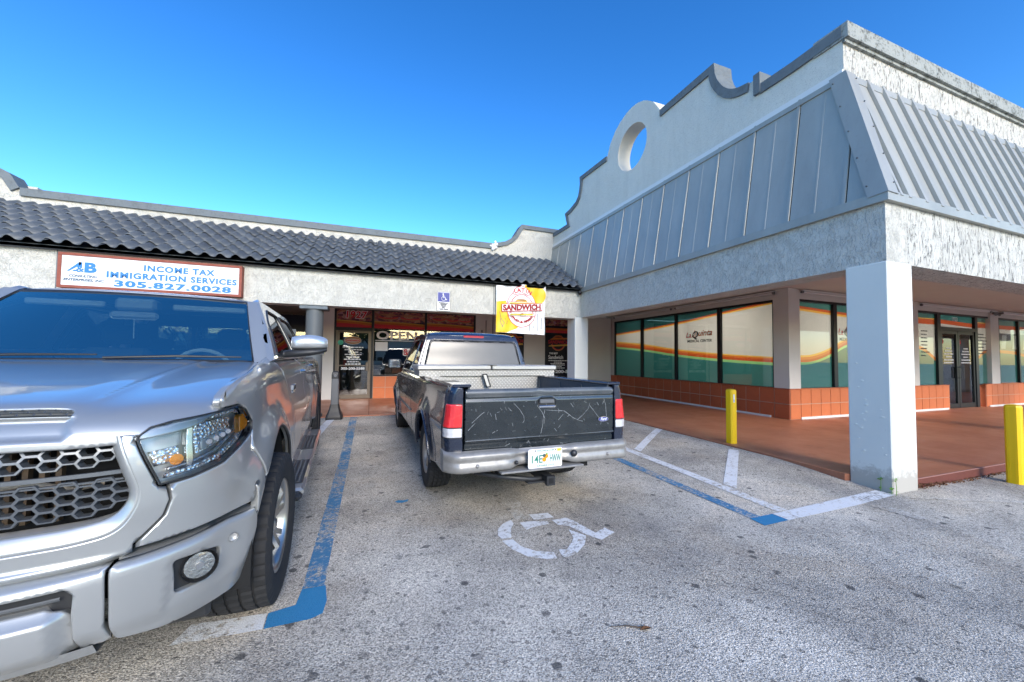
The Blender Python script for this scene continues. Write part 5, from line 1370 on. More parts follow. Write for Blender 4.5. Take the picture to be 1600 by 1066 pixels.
def panel(name, outline, surf, mat, parent, res=.04, holes=(), roll=.008, thick=.02, flip=1, smooth_n=True, lift=0.0, hole_roll=True, collar=True, label=None):
    """sheet cut to `outline` (closed polygon in surface parameters, metric) laid on surf(a,b)->(x,y,z); its
    edges roll inwards and are closed by a collar, so neighbouring panels show a shut line"""
    bd = [resample(outline, res)]+[resample(h, res*.8) for h in holes]
    segs = []
    for li, loop in enumerate(bd):
        n = len(loop); segs += [(loop[i], loop[(i+1) % n]) for i in range(n)]
    A = np.array([(s[0].x, s[0].y) for s in segs]); B = np.array([(s[1].x, s[1].y) for s in segs]); D = B-A
    LL = np.maximum((D**2).sum(1), 1e-12)
    def near(p):
        P = np.array([p[0], p[1]]); t = np.clip(((P-A)*D).sum(1)/LL, 0, 1); Q = A+D*t[:, None]; d = np.sqrt(((P-Q)**2).sum(1)); i = d.argmin()
        return d[i], Q[i]
    def inside(p):
        return inpoly(p, bd[0]) and not any(inpoly(p, h) for h in bd[1:])
    pts = []; edges = []; tagp = []
    for loop in bd:
        o = len(pts); n = len(loop); pts += loop; tagp += [0.0]*n; edges += [(o+i, o+(i+1) % n) for i in range(n)]
    nb = len(pts)
    if roll > 0:
        for f in (.35, 1.0):
            for li, loop in enumerate(bd):
                n = len(loop)
                for i in range(n):
                    a, p, b = loop[i-1], loop[i], loop[(i+1) % n]
                    d = (b-a)
                    if d.length < 1e-9: continue
                    nn = Vector((-d.y, d.x)).normalized()
                    for s in (1, -1):
                        q = p+nn*s*roll*f
                        if inside(q):
                            dd, _ = near(q)
                            if dd > roll*f*.93: pts.append(q); tagp.append(dd)
    x0 = min(p.x for p in bd[0]); x1 = max(p.x for p in bd[0]); y0 = min(p.y for p in bd[0]); y1 = max(p.y for p in bd[0])
    ny = int((y1-y0)/res)+2; nx = int((x1-x0)/res)+2
    for j in range(ny):
        for i in range(nx):
            q = Vector((x0+(i+.5*(j % 2))*res, y0+j*res*.87))
            if x0 < q.x < x1 and y0 < q.y < y1 and inside(q):
                d, _ = near(q)
                if d > max(roll*1.25, res*.45): pts.append(q); tagp.append(d)
    r = delaunay_2d_cdt(pts, edges, [], 0, 1e-7)
    V2 = r[0]; fs = []
    for f in r[2]:
        c = sum((V2[i] for i in f), Vector((0, 0)))/len(f)
        if inside(c): fs.append(tuple(f))
    e = 2e-3; vs = []; ns = []
    for p in V2:
        a, b = p.x, p.y
        P0 = Vector(surf(a, b)); du = Vector(surf(a+e, b))-Vector(surf(a-e, b)); dv = Vector(surf(a, b+e))-Vector(surf(a, b-e))
        N = du.cross(dv)
        if N.length < 1e-12: N = Vector((0, 0, 1))
        N = N.normalized()*flip
        if lift: P0 = P0+N*lift
        if roll > 0:
            d, q = near(p)
            if d < roll:
                t = 1-d/roll; off = roll*(1-math.sqrt(max(0, 1-t*t)))
                if d > 1e-6: o2 = Vector((q[0]-a, q[1]-b))/d
                else:
                    # outward direction from the nearest segment
                    i = int(np.argmin(np.sqrt((((np.array([a, b])-(A+D*.5))**2).sum(1))))); g = Vector((D[i][1], -D[i][0])).normalized()
                    o2 = g if not inside((a+g.x*1e-3, b+g.y*1e-3)) else -g
                T = (du/(2*e)*o2.x+dv/(2*e)*o2.y)
                if T.length > 1e-9: T.normalize()
                P0 = P0-N*off; th = math.asin(min(1, t))*.95
                N = (N*math.cos(th)+T*math.sin(th)).normalized()
        vs.append(P0); ns.append(N)
    if flip < 0: fs = [tuple(reversed(f)) for f in fs]
    nv = len(vs)
    allv = list(vs); alln = list(ns); allf = list(fs)
    if thick > 0 and collar:
        # collar along boundary edges
        cnt = {}
        for f in fs:
            for i in range(len(f)):
                k = (f[i], f[(i+1) % len(f)]); cnt[k] = 1
        m = {}
        for (i, j) in list(cnt):
            if (j, i) not in cnt:
                for q in (i, j):
                    if q not in m:
                        a, b = V2[q].x, V2[q].y
                        du = Vector(surf(a+e, b))-Vector(surf(a-e, b)); dv = Vector(surf(a, b+e))-Vector(surf(a, b-e)); N = du.cross(dv)
                        N = (N.normalized() if N.length > 1e-12 else Vector((0, 0, 1)))*flip
                        m[q] = len(allv); allv.append(vs[q]-N*thick); alln.append(ns[q])
                allf.append((j, i, m[i], m[j]))
    me = bpy.data.meshes.new(name); me.from_pydata([tuple(p) for p in allv], [], allf)
    me.materials.append(mat)
    me.polygons.foreach_set('use_smooth', [True]*len(me.polygons)); me.update()
    me.normals_split_custom_set_from_vertices([tuple(n) for n in alln])
    return link(name, me, parent, False, None, label)

def curve_lut(pts):
    """smooth monotone interpolation through (x,y) points"""
    xs = np.array([p[0] for p in pts], float); ys = np.array([p[1] for p in pts], float)
    h = np.diff(xs); dl = np.diff(ys)/h; m = np.zeros(len(xs))
    m[0] = dl[0]; m[-1] = dl[-1]
    for i in range(1, len(xs)-1):
        m[i] = 0 if dl[i-1]*dl[i] <= 0 else 2*dl[i-1]*dl[i]/(dl[i-1]+dl[i])
    X = xs.tolist(); Y = ys.tolist(); Mm = m.tolist(); H = h.tolist()
    import bisect
    def f(t):
        i = min(max(bisect.bisect_right(X, t)-1, 0), len(X)-2); u = (t-X[i])/H[i]
        if u < 0: return Y[0]+Mm[0]*(t-X[0])
        if u > 1: return Y[-1]+Mm[-1]*(t-X[-1])
        return (2*u**3-3*u*u+1)*Y[i]+(u**3-2*u*u+u)*H[i]*Mm[i]+(-2*u**3+3*u*u)*Y[i+1]+(u**3-u*u)*H[i]*Mm[i+1]
    return f

def arcpts(cx, cy, r, a0, a1, n=16): return [(cx+r*math.cos(math.radians(a0+(a1-a0)*i/n)), cy+r*math.sin(math.radians(a0+(a1-a0)*i/n))) for i in range(n+1)]

M['tyre'] = plain('tyre_rubber', (.030, .030, .031), .8, 0, .3, .3, 9, .15, 120)
M['rim_alloy'] = plain('alloy_wheel', (.52, .49, .44), .28, .9, .5, .15, 8)
M['rim_dirty'] = plain('dusty_alloy_wheel', (.50, .42, .34), .5, .5, .5, .3, 12)
M['chrome'] = plain('chrome', (.82, .83, .85), .08, 1.0, .5, .02)
M['black_trim'] = plain('black_trim', (.025, .026, .028), .45, 0, .5, .2, 10)
M['dark_cavity'] = plain('dark_cavity', (.008, .008, .008), .9)

def wheel(parent, x, y, z, rt, wt, rr, side, rim_mat, spokes=6, double=True, tread='lat', rz=0.0, name='wheel'):
    """wheel at (x,y,z); axis along x; side=+1 outer face towards +x"""
    w = bpy.data.objects.new(name, None); COL.objects.link(w); w.parent = parent; w.location = (x, y, z); w.rotation_euler = (0, 0, rz)
    # tyre body with tread pattern cut into it
    NS = 168; pr = []
    sh = .030
    half = wt/2
    groove = [-.62, -.21, .21, .62]
    xs = [-1.0]
    pf = [(rr-.005, -half*.80), (rr+.018, -half*.93), (rt-(rt-rr)*.45, -half*1.0), (rt-.045, -half*.985), (rt-.018, -half*.93)]
    cols_ = []
    tw = half*.90
    gp = [-tw]
    for g in groove: gp += [g*tw-.0065, g*tw-.0055, g*tw+.0055, g*tw+.0065]
    gp += [tw]
    tre = []
    for i, gx in enumerate(gp):
        ing = (i-1) % 4 in (1, 2) and 0 < i < len(gp)-1
        tre.append((rt-.004*(gx/tw)**2*2-(.011 if ing else 0), gx, ing))
    # extra columns inside the blocks
    full = [(r, h, 'w') for r, h in pf]+[(r, h, 'g' if g else 't') for r, h, g in tre]+[(r, -h, 'w') for r, h in reversed(pf)]
    m = MB(); n = len(full)
    vs = []
    for k in range(NS):
        t = 2*math.pi*k/NS
        for j, (r, h, ty) in enumerate(full):
            rr_ = r
            ph = 0 if tread == 'lat' else 1
            if ty == 't' and ((k+(j*2 if ph else j//4)) % 4 == 0): rr_ -= .008
            if ty == 'w' and r > rt-.05 and k % 4 == 0: rr_ -= .006
            vs.append((h*side, rr_*math.cos(t), rr_*math.sin(t)))
    fs = []
    for k in range(NS):
        k2 = (k+1) % NS
        for j in range(n-1):
            q = (k*n+j, k2*n+j, k2*n+j+1, k*n+j+1); fs.append(q if side > 0 else tuple(reversed(q)))
    m.add(vs, fs, 0, False)
    for i in range(len(m.sm)):
        j = i % (n-1); m.sm[i] = (j < 3 or j > n-5)
    m.build('tyre', M['tyre'], w)
    # rim barrel and lip
    s = side
    m = MB(); m.lathe([(rr-.002, half*.80*s), (rr+.008, half*.84*s), (rr+.004, half*.87*s), (rr-.012, half*.85*s), (rr-.022, half*.72*s), (rr-.03, half*.2*s), (rr-.04, -half*.6*s), (rr-.01, -half*.8*s)], 56, 'x')
    m.build('rim', rim_mat, w)
    # back disc (brake) dark
    m = MB(); m.lathe([(.001, half*.05*s), (rr-.045, half*.05*s)], 40, 'x'); m.build('brake', M['dark_cavity'], w)
    m = MB(); m.lathe([(.001, half*.16*s), (rr*.62, half*.16*s), (rr*.62, half*.10*s)], 40, 'x'); m.build('brake_disc', plain_brake, w)
    # spokes
    for k in range(spokes):
        a = 2*math.pi*k/spokes+.3
        for da in ((-.17, .17) if double else (0,)):
            q = MB(); c, sn = math.cos(a+da), math.sin(a+da)
            r0, r1 = rr*.20, rr-.016
            x0, x1 = half*.56*s, half*.72*s
            wd = (.017 if double else .032)
            rows = []
            for f in (0, .25, .6, 1):
                r = r0+(r1-r0)*f; xx = x0+(x1-x0)*f**1.5; ww = wd*(1.25-.35*f+.35*f*f)
                cc, ss = math.cos(a+da*(.55+.45*f)), math.sin(a+da*(.55+.45*f))
                rad = Vector((0, cc, ss)); tan = Vector((0, -ss, cc))
                o = rad*r
                rows.append([o+tan*ww+Vector((xx-.022*s, 0, 0)), o+tan*ww*.8+Vector((xx, 0, 0)), o-tan*ww*.8+Vector((xx, 0, 0)), o-tan*ww+Vector((xx-.022*s, 0, 0))])
            vs = [p for rw in rows for p in rw]
            q.add(vs, [(i*4+j, i*4+j+1, (i+1)*4+j+1, (i+1)*4+j) if s < 0 else (i*4+j, (i+1)*4+j, (i+1)*4+j+1, i*4+j+1) for i in range(3) for j in range(3)])
            q.build('spoke', rim_mat, w)
    q = MB(); q.lathe([(.001, half*.74*s), (.03, half*.73*s), (.036, half*.66*s), (.06, half*.60*s), (rr*.26, half*.55*s), (rr*.28, half*.30*s)], 28, 'x'); q.build('hub', rim_mat, w)
    q = MB()
    for k in range(6):
        a = 2*math.pi*k/6+.2; q.cyl((half*.56*s, .055*math.cos(a), .055*math.sin(a)), (half*.64*s, .055*math.cos(a), .055*math.sin(a)), .009, None, 6)
    q.build('wheel_nuts', M['chrome'], w, kind='stuff')
    return w
plain_brake = plain('brake_disc_steel', (.16, .15, .14), .5, .8)

# ================================================================== dark blue pickup, seen from the rear
ranger = thing('pickup_truck', 'worn dark blue pickup truck with scratched tailgate and aluminium toolbox across its bed', 'pickup truck', (1.485, 4.38, .015), math.radians(1.2))
R = ranger
M['navy'] = mat_paint('worn_dark_blue_paint', (.010, .016, .034), .10, .1, .24, .12, .5, .06)
M['tailgate_paint'] = mat_paint('scratched_dark_grey_blue_paint', (.006, .011, .014), .03, .05, .26, .22, .5, .035)
M['tailgate_edge'] = mat_paint('rubbed_tailgate_top', (.05, .06, .068), .05, .1, .42, .6, .5, .35)
M['bumper_grey'] = plain('scuffed_grey_bumper', (.40, .385, .36), .40, .35, .5, .6, 14, .4, 22)
M['red_lens'] = None
t = NT('red_lamp_lens'); v = t.co(); n_ = t.math('SINE', t.math('MULTIPLY', t.noise(v, 4, 2), 60))
t.bsdf(t.mix(t.math('MULTIPLY', n_, .25, True), (.62, .015, .02), (.85, .06, .05)), .15, 0, .6, t.bump(t.voro(t.co((1, 1, 1)), 110), .5, .003), 1.0); M['red_lens'] = t.m
t = NT('clear_lamp_lens'); v = t.co(); t.bsdf((.68, .66, .66), .15, .3, .6, t.bump(t.voro(v, 130), .6, .003), 1.0); M['clear_lens'] = t.m
t = NT('amber_lens'); v = t.co(); t.bsdf((.95, .30, .01), .18, 0, .6, t.bump(t.voro(v, 120), .5, .003), 1.0); M['amber'] = t.m
M['bedliner'] = plain('faded_bed_paint', (.060, .075, .09), .55, 0, .4, .5, 9, .2, 30)
M['ranger_glass'] = mat_pane('dusty_cab_glass', (.55, .55, .52), .05, rough=.06)
t = NT('dusty_rear_window'); v = t.co(); n_ = t.noise(v, 3.0, 5, .7)
t.bsdf(t.mix(n_, (.11, .102, .09), (.075, .07, .063)), .35, 0, .5, None, .35, .15); M['dusty_window'] = t.m
M['diamond'] = mat_diamond()
M['lid_alu'] = plain('bright_aluminium_lid', (.56, .54, .50), .36, .5, .5, .25, 6, .3, 14)
M['dark_glass'] = mat_pane('tinted_side_glass', (.10, .11, .12), .10)

VT = -1.19                     # tailgate plane
RV0, RV1 = 0.0, 3.50           # axles
RWC = .37                      # wheel centre height
# side profile: half width against height
rprof = curve_lut([(.36, .865), (.45, .895), (.58, .905), (.70, .915), (.83, .918), (.92, .905), (1.02, .895), (1.12, .885), (1.17, .868), (1.20, .845)])
def rside(sgn):
    def f(v, w):
        u = rprof(w)
        for c in (RV0, RV1):
            r = math.hypot(v-c, (w-RWC)*1.0)
            k = max(0, 1-abs(r-.50)/.16); u += .030*k*k*(3-2*k)
        # taper at the tail and towards the nose
        if v > 3.6: u -= .16*((v-3.6)/.75)**2
        return (sgn*u, v, w)
    return f
def arch_out(c, r, a0=-8, a1=188, n=20):
    return [(c+r*math.cos(math.radians(a)), RWC+r*math.sin(math.radians(a))) for a in np.linspace(a0, a1, n)]
RAR = .47
bed_side = [(-1.045, .50), (-.93, .42)]+[(c, w) for c, w in reversed(arch_out(RV0, RAR, 6, 174))]+[(.52, .40), (1.12, .40), (1.12, 1.195), (-1.045, 1.195)]
lamp_cut = [(-1.30, .69), (-1.10, .69), (-1.095, 1.035), (-1.30, 1.035)]
cab_low = [(1.135, .40), (1.75, .40), (1.75, 1.195), (1.135, 1.195)]
door_low = [(1.765, .40), (2.93, .40), (2.93, 1.195), (1.765, 1.195)]
fend = [(2.945, .40)]+[(c, w) for c, w in reversed(arch_out(RV1, RAR, 6, 174))]+[(4.03, .42), (4.30, .55), (4.30, 1.02), (3.9, 1.08), (2.945, 1.16)]
for sg_ in (-1, 1):
    fl = 1 if sg_ > 0 else -1
    S_ = rside(sg_)
    panel('bed_side', bed_side, S_, M['navy'], R, .045, (), .010, .03, fl)
    panel('cab_corner', cab_low, S_, M['navy'], R, .05, (), .008, .03, fl)
    dp = panel('door', door_low, S_, M['navy'], R, .05, (), .008, .03, fl)
    panel('front_fender', fend, S_, M['navy'], R, .05, (), .010, .03, fl)
    q = MB(); xx = sg_*.925; q.box(min(xx, xx+sg_*.02), max(xx, xx+sg_*.02), 1.9, 2.05, 1.02, 1.06, 0, .006); q.build('door_handle', M['black_trim'], dp)
    # grey rub strip along the side
    pts = [(sg_*(rprof(.72)+.004+(.02 if abs(v) < .01 else 0)), v, .70) for v in (1.14, 1.7, 2.3, 2.9)]
    q = MB(); q.tube(pts, .013, 6); q.build('rub_strip', M['grey_plastic'], R)
    # wheel opening lips and inner arches
    for c in (RV0, RV1):
        q = MB(); pts = [(S_(v, w)[0]+sg_*.003, v, w) for v, w in arch_out(c, RAR+.012, 2, 178, 22)]; q.tube(pts, .012, 6); q.build('arch_lip', M['navy'], R)
        q = MB(); n = 16
        ring0 = [(sg_*.84, c+(RAR+.01)*math.cos(a), RWC+(RAR+.01)*math.sin(a)) for a in np.linspace(-.1, math.pi+.1, n)]
        ring1 = [(sg_*.52, p[1], p[2]) for p in ring0]
        q.add(ring0+ring1, [(i, i+1, n+i+1, n+i) for i in range(n-1)], 0, True); q.build('wheel_arch', M['dark_cavity'], R)
    # bed rail cap
    q = MB(); q.box(min(sg_*.69, sg_*.855), max(sg_*.69, sg_*.855), -1.17, 1.12, 1.175, 1.203, 0, .008); q.build('bed_rail_cap', M['navy'], R)
    q = MB(); q.box(min(sg_*.70, sg_*.715), max(sg_*.70, sg_*.715), -1.16, 1.10, .70, 1.178)
    for v in (-.7, -.2, .35): q.box(min(sg_*.685, sg_*.70), max(sg_*.685, sg_*.70), v, v+.05, .70, 1.15)
    q.build('bed_inner_wall', M['bedliner'], R)
    q = MB(); q.box(min(sg_*.50, sg_*.70), max(sg_*.50, sg_*.70), -.42, .42, .70, .95, 0, .03); q.build('wheel_well', M['bedliner'], R)
# tail lamps with the corner skins round them
for sg_ in (-1, 1):
    def cs(a, b, sg_=sg_):       # a: distance round the corner from the tailgate edge outwards/forwards
        a0 = a
        # profile of the rear corner in plan
        pts = [(.765, VT-.002), (.845, VT+.002), (.885, VT+.02), (.905, VT+.055), (.915, VT+.14)]
        ds = [0]
        for i in range(1, 5): ds.append(ds[-1]+math.hypot(pts[i][0]-pts[i-1][0], pts[i][1]-pts[i-1][1]))
        i = 0
        while i < 3 and a0 > ds[i+1]: i += 1
        k = (a0-ds[i])/(ds[i+1]-ds[i]); ux = pts[i][0]+(pts[i+1][0]-pts[i][0])*k; vy = pts[i][1]+(pts[i+1][1]-pts[i][1])*k
        tw = (rprof(b)-.915)
        return (sg_*(ux+tw*min(1, a/.12)), vy+.02*max(0, (b-1.12)/.06)**2*0, b)
    fl = 1 if sg_ > 0 else -1
    panel('corner_skin', [(.0, .60), (.10, .585), (.236, .50), (.236, 1.195), (.0, 1.172)], cs, M['navy'], R, .025, (rounded([(-.001, .748), (.205, .748), (.205, 1.046), (-.001, 1.046)], .02),) if 0 else (), .008, .03, fl)
    lp = bpy.data.objects.new('tail_lamp', None); COL.objects.link(lp); lp.parent = R
    bez = panel('lamp_bezel', rounded([(.002, .752), (.205, .752), (.205, 1.044), (.002, 1.044)], .015), cs, M['black_trim'], lp, .03, (), .003, .02, fl, lift=.004)
    panel('red_lens', rounded([(.008, .842), (.198, .842), (.198, 1.038), (.008, 1.038)], .02), cs, M['red_lens'], lp, .02, (), .010, .02, fl, lift=.012)
    panel('reverse_lens', rounded([(.008, .760), (.198, .760), (.198, .836), (.008, .836)], .012), cs, M['clear_lens'], lp, .02, (), .008, .02, fl, lift=.010)
# tailgate: outer skin with recessed field, top roll and lower crease
def tg(x, z):
    y = VT-.006
    # top roll
    if z > 1.075: y += .004+.010*sstep(1.075, 1.09, z)-.012*sstep(1.09, 1.12, z)+.030*max(0, (z-1.13)/.035)**2
    elif z > 1.06: y += .004*sstep(1.06, 1.075, z)
    if .70 < z <= 1.06: y += .004
    if z <= .735: y += .018*sstep(.735, .69, z) - .010*math.exp(-((z-.727)/.012)**2)
    y += .004*math.sin(x*3+1)*math.sin(z*7)+.010*math.exp(-((x+.06)/.05)**2-((z-1.12)/.02)**2)
    return (x, y, z)
handle_hole = rounded([(-.075, .985), (.115, .985), (.10, 1.07), (-.06, 1.07)], .03)
tgate = panel('tailgate', [(-.750, .625), (.750, .625), (.750, 1.165), (-.750, 1.165)], tg, M['tailgate_paint'], R, .03, (handle_hole,), .009, .05, 1)
panel('tailgate_cap', [(-.748, 1.088), (.748, 1.088), (.748, 1.160), (-.748, 1.160)], tg, M['tailgate_edge'], tgate, .03, (), .004, .0, 1, lift=.0022, collar=False)
q = MB(); q.box(-.745, .745, VT+.03, VT+.085, .63, 1.150, 0, .01); q.build('inner_panel', M['bedliner'], tgate)
q = MB(); q.grid(lambda a, b: (-.078+.196*a, VT+.010+.010*math.sin(math.pi*a), .98+.095*b), 8, 6); q.build('handle_recess', M['black_trim'], tgate)
q = MB(); q.box(-.055, .095, VT-.012, VT+.004, 1.022, 1.060, 0, .006); q.build('handle', M['grey_plastic'], tgate)
q = MB(); q.box(-.06, .10, VT-.012, VT+.006, .983, 1.002, 0, .004); q.build('handle_lip', M['chrome'], tgate)
# crease ridge in paler paint: the highlight is put into its colour
q = MB(); q.tube([(-.745, VT-.008, .727), (0, VT-.008, .729), (.745, VT-.008, .727)], .006, 6); q.build('crease', M['tailgate_edge'], tgate)
# long scratches: thin chalky marks in the paint
SCR0 = [[(-.02, .99), (.03, .93), (.06, .87), (.05, .82)], [(-.25, 1.02), (-.19, .96), (-.15, .90), (-.145, .86), (-.16, .84)], [(.06, .95), (.045, .88), (.035, .80), (.02, .74), (-.0, .715)],
       [(.07, .945), (.18, .935), (.26, .93), (.36, .86), (.43, .83), (.46, .825)], [(.40, .84), (.47, .89), (.52, .94), (.54, .99)], [(.54, .97), (.60, .90), (.66, .83)], [(.20, .85), (.25, .90)],
       [(-.63, .86), (-.55, .93), (-.52, .95)], [(-.66, .80), (-.60, .86)], [(-.42, .93), (-.41, .88)], [(.70, 1.03), (.72, .97), (.725, .90), (.73, .86)], [(.62, 1.0), (.64, .97)], [(-.30, .98), (-.27, .95)], [(.33, 1.0), (.36, .96)], [(-.1, .68), (-.08, .65)]]
SCR = [[(x-.06, z+.015) for x, z in l_] for l_ in SCR0]
q = MB()
for s_ in SCR:
    pts = resample(s_, .02, False)
    for i in range(len(pts)-1):
        a, b = pts[i], pts[i+1]; d = (b-a); L_ = d.length
        if L_ < 1e-6: continue
        n_ = Vector((-d.y, d.x)).normalized()*random.uniform(.0010, .0024)
        vs = [a-n_, b-n_, b+n_, a+n_]; q.add([(p.x, tg(p.x, p.y)[1]-.0012, p.y) for p in vs], [(0, 1, 2, 3)])
for i in range(70):
    a = Vector((random.uniform(-.73, .73), random.uniform(.60, 1.07))); an = random.random()*3.14; L_ = random.uniform(.003, .018); w_ = random.uniform(.001, .003)
    d = Vector((math.cos(an), math.sin(an)))*L_; n_ = Vector((-d.y, d.x)).normalized()*w_
    vs = [a-d-n_, a+d-n_*.3, a+d+n_, a-d+n_*.3]; q.add([(p.x, tg(p.x, p.y)[1]-.0012, p.y) for p in vs], [(0, 1, 2, 3)])
q.build('scratches', plain('bare_scratch_marks', (.27, .28, .28), .7, 0, .3, .4, 30), tgate, kind='stuff')
# oval badge
bd_ = MB(); c_ = (.627, .850)
bd_.add([(c_[0], VT-.014, c_[1])]+[(c_[0]+.060*math.cos(a), VT-.012, c_[1]+.025*math.sin(a)) for a in np.linspace(0, 2*math.pi, 28, endpoint=False)], [(0, i+1, (i+1) % 28+1) for i in range(28)])
bo = bd_.build('badge', M['chrome'], tgate)
bd_ = MB(); bd_.add([(c_[0], VT-.0165, c_[1])]+[(c_[0]+.054*math.cos(a), VT-.015, c_[1]+.020*math.sin(a)) for a in np.linspace(0, 2*math.pi, 28, endpoint=False)], [(0, i+1, (i+1) % 28+1) for i in range(28)]); bd_.build('badge_field', M['hc_blue'], bo)
text('Ford', .040, (c_[0]-.035, VT-.018, c_[1]-.011), (1, 0, 0), (0, 0, 1), M['print_white'], bo, False, bold=.001, shear=.35, fit=.072)
# bed floor and front wall
q = MB(); q.box(-.72, .72, VT+.07, 1.11, .66, .70); q.box(-.70, .70, 1.06, 1.11, .70, 1.17)
q.build('bed_floor', M['bedliner'], R)
# step bumper: one loft across the truck with the plate recess in the middle
def bsec(u):
    a = abs(u); sd = 1 if u > 0 else -1
    y0 = -1.285; top = .640; bot = .475; dep = .09
    k = 1-sstep(.20, .34, abs(u+.045))                  # 1 in the middle recess
    if a > .80: y0 += .12*((a-.80)/.12)**1.8; dep += .05
    top2 = top-.012*k; bot2 = bot+.02*k
    yf = y0+.045*k
    mid = (top2+bot2)/2+.01
    return [(u, y0+dep+.0, top2+.006), (u, yf+.045, top2+.004), (u, yf+.008, top2-.010), (u, yf, top2-.030), (u, yf+.004, mid+.018), (u, yf+.014, mid+.006), (u, yf+.014, mid-.010), (u, yf+.003, mid-.022), (u, yf, bot2+.030), (u, yf+.012, bot2+.006), (u, yf+.05, bot2), (u, y0+dep-.02, bot2+.01)]
us = sorted(set([round(x, 3) for x in list(np.linspace(-.92, .92, 60))+[-.34, -.31, -.28, -.25, -.22, -.20, .20, .22, .25, .28, .31, .34]]))
rows = [bsec(u) for u in us]; n = len(rows[0]); m = MB(); m.add([p for r_ in rows for p in r_], [(i*n+j, i*n+j+1, (i+1)*n+j+1, (i+1)*n+j) for i in range(len(us)-1) for j in range(n-1)], 0, True)
m.add(rows[0], [tuple(range(n))]); m.add(rows[-1], [tuple(reversed(range(n)))])
bump_o = m.build('rear_bumper', M['bumper_grey'], R)
q = MB(); q.box(-.46, .34, -1.315, -1.16, .455, .472, 0, .004); q.build('bumper_step', M['bumper_grey'], bump_o)
for u in (-.66, .62, -.31):
    q = MB(); q.lathe([(.001, -1.297), (.012, -1.295), (.016, -1.286), (.017, -1.27)], 12, 'y', (u, 0, .535)); q.build('bumper_bolt', M['bumper_grey'] if abs(u) > .5 else M['black_trim'], bump_o)
q = MB(); q.lathe([(.001, -1.305), (.022, -1.300), (.030, -1.29), (.031, -1.275)], 16, 'y', (.255, 0, .57)); q.build('plate_lamp', M['black_trim'], bump_o)
# licence plate with its number
pl_ = bpy.data.objects.new('licence_plate', None); COL.objects.link(pl_); pl_.parent = R
pl_.location = (-.045, -1.30, .475)
q = MB(); q.prism(rounded([(-.165, 0), (.165, 0), (.165, .165), (-.165, .165)], .014), 0, .004, 'y'); q.build('plate', M['print_white'], pl_)
gm = plain('plate_green', (.012, .20, .13), .5)
text('14E', .095, (-.148, -.0015, .045), (1, 0, 0), (0, 0, 1), gm, pl_, bold=.001, fit=.105)
text('HWW', .095, (.042, -.0015, .045), (1, 0, 0), (0, 0, 1), gm, pl_, bold=.001, fit=.108)
text('MYFLORIDA.COM', .022, (-.085, -.0015, .140), (1, 0, 0), (0, 0, 1), gm, pl_, fit=.165)
text('SUNSHINE STATE', .022, (-.085, -.0015, .012), (1, 0, 0), (0, 0, 1), gm, pl_, fit=.17)
for (a, b, r_, mt) in ((-.012, .070, .020, 'amber'), (.008, .098, .019, 'amber'), (-.012, .105, .015, 'film_teal'), (.012, .117, .010, 'print_green')):
    q = MB(); q.cyl((a, -.0015, b), (a, -.003, b), r_, None, 16); q.build('orange_print', M[mt], pl_)
q = MB(); q.box(.115, .155, -.002, -.001, .135, .158); q.build('plate_sticker', M['print_yellow'], pl_)
for a in (-.10, .10):
    q = MB(); q.cyl((a, -.004, .150), (a, 0, .150), .006, None, 8); q.build('plate_screw', M['black_trim'], pl_)
# hitch, exhaust, axle, spare tyre, frame
q = MB(); q.box(-.035, .035, -1.32, -.95, .325, .395); q.build('hitch_receiver', M['black_trim'], R)
q = MB(); q.box(-.023, .023, -1.327, -1.22, .337, .383); q.build('hitch_opening', M['dark_cavity'], R)
q = MB(); q.box(-.04, .04, -1.325, -1.29, .32, .40); q.build('hitch_collar', M['black_plastic'], R)
q = MB(); q.box(-.20, -.035, -1.28, -1.16, .34, .352); q.build('hitch_plate', M['black_trim'], R)
q = MB(); q.tube([(-.60, -1.0, .40), (-.40, -1.20, .40), (-.15, -1.22, .36), (-.03, -1.2, .35)], .022, 8); q.build('hitch_bar', M['black_trim'], R)
q = MB(); q.lathe([(.20, -.11), (.34, -.10), (.36, -.05), (.36, .05), (.34, .10), (.20, .11)], 36, 'z', (.12, -.70, .44)); q.build('spare_tyre', M['tyre'], R)
q = MB(); q.cyl((-.8, 0, RWC), (.8, 0, RWC), .05, None, 12); q.cyl((-.13, 0, RWC), (.13, 0, RWC), .15, None, 16); q.build('rear_axle', M['dark_cavity'], R)
q = MB(); q.box(-.45, -.37, -1.2, 4.0, .42, .55); q.box(.37, .45, -1.2, 4.0, .42, .55); q.box(-.80, .80, 1.1, 3.0, .40, .46); q.build('chassis', M['dark_cavity'], R)
q = MB(); q.box(-.78, .78, 1.12, 3.9, .40, .45); q.box(-.62, .62, 3.0, 4.2, .45, .8); q.build('underbody', M['dark_cavity'], R)
for sg_ in (-1, 1):
    wheel(R, sg_*.775, RV0, RWC, .372, .245, .215, sg_, M['rim_dirty'], 5, False, 'blk')
    wheel(R, sg_*.775, RV1, RWC+.045, .372, .245, .215, sg_, M['rim_dirty'], 5, False, 'blk')
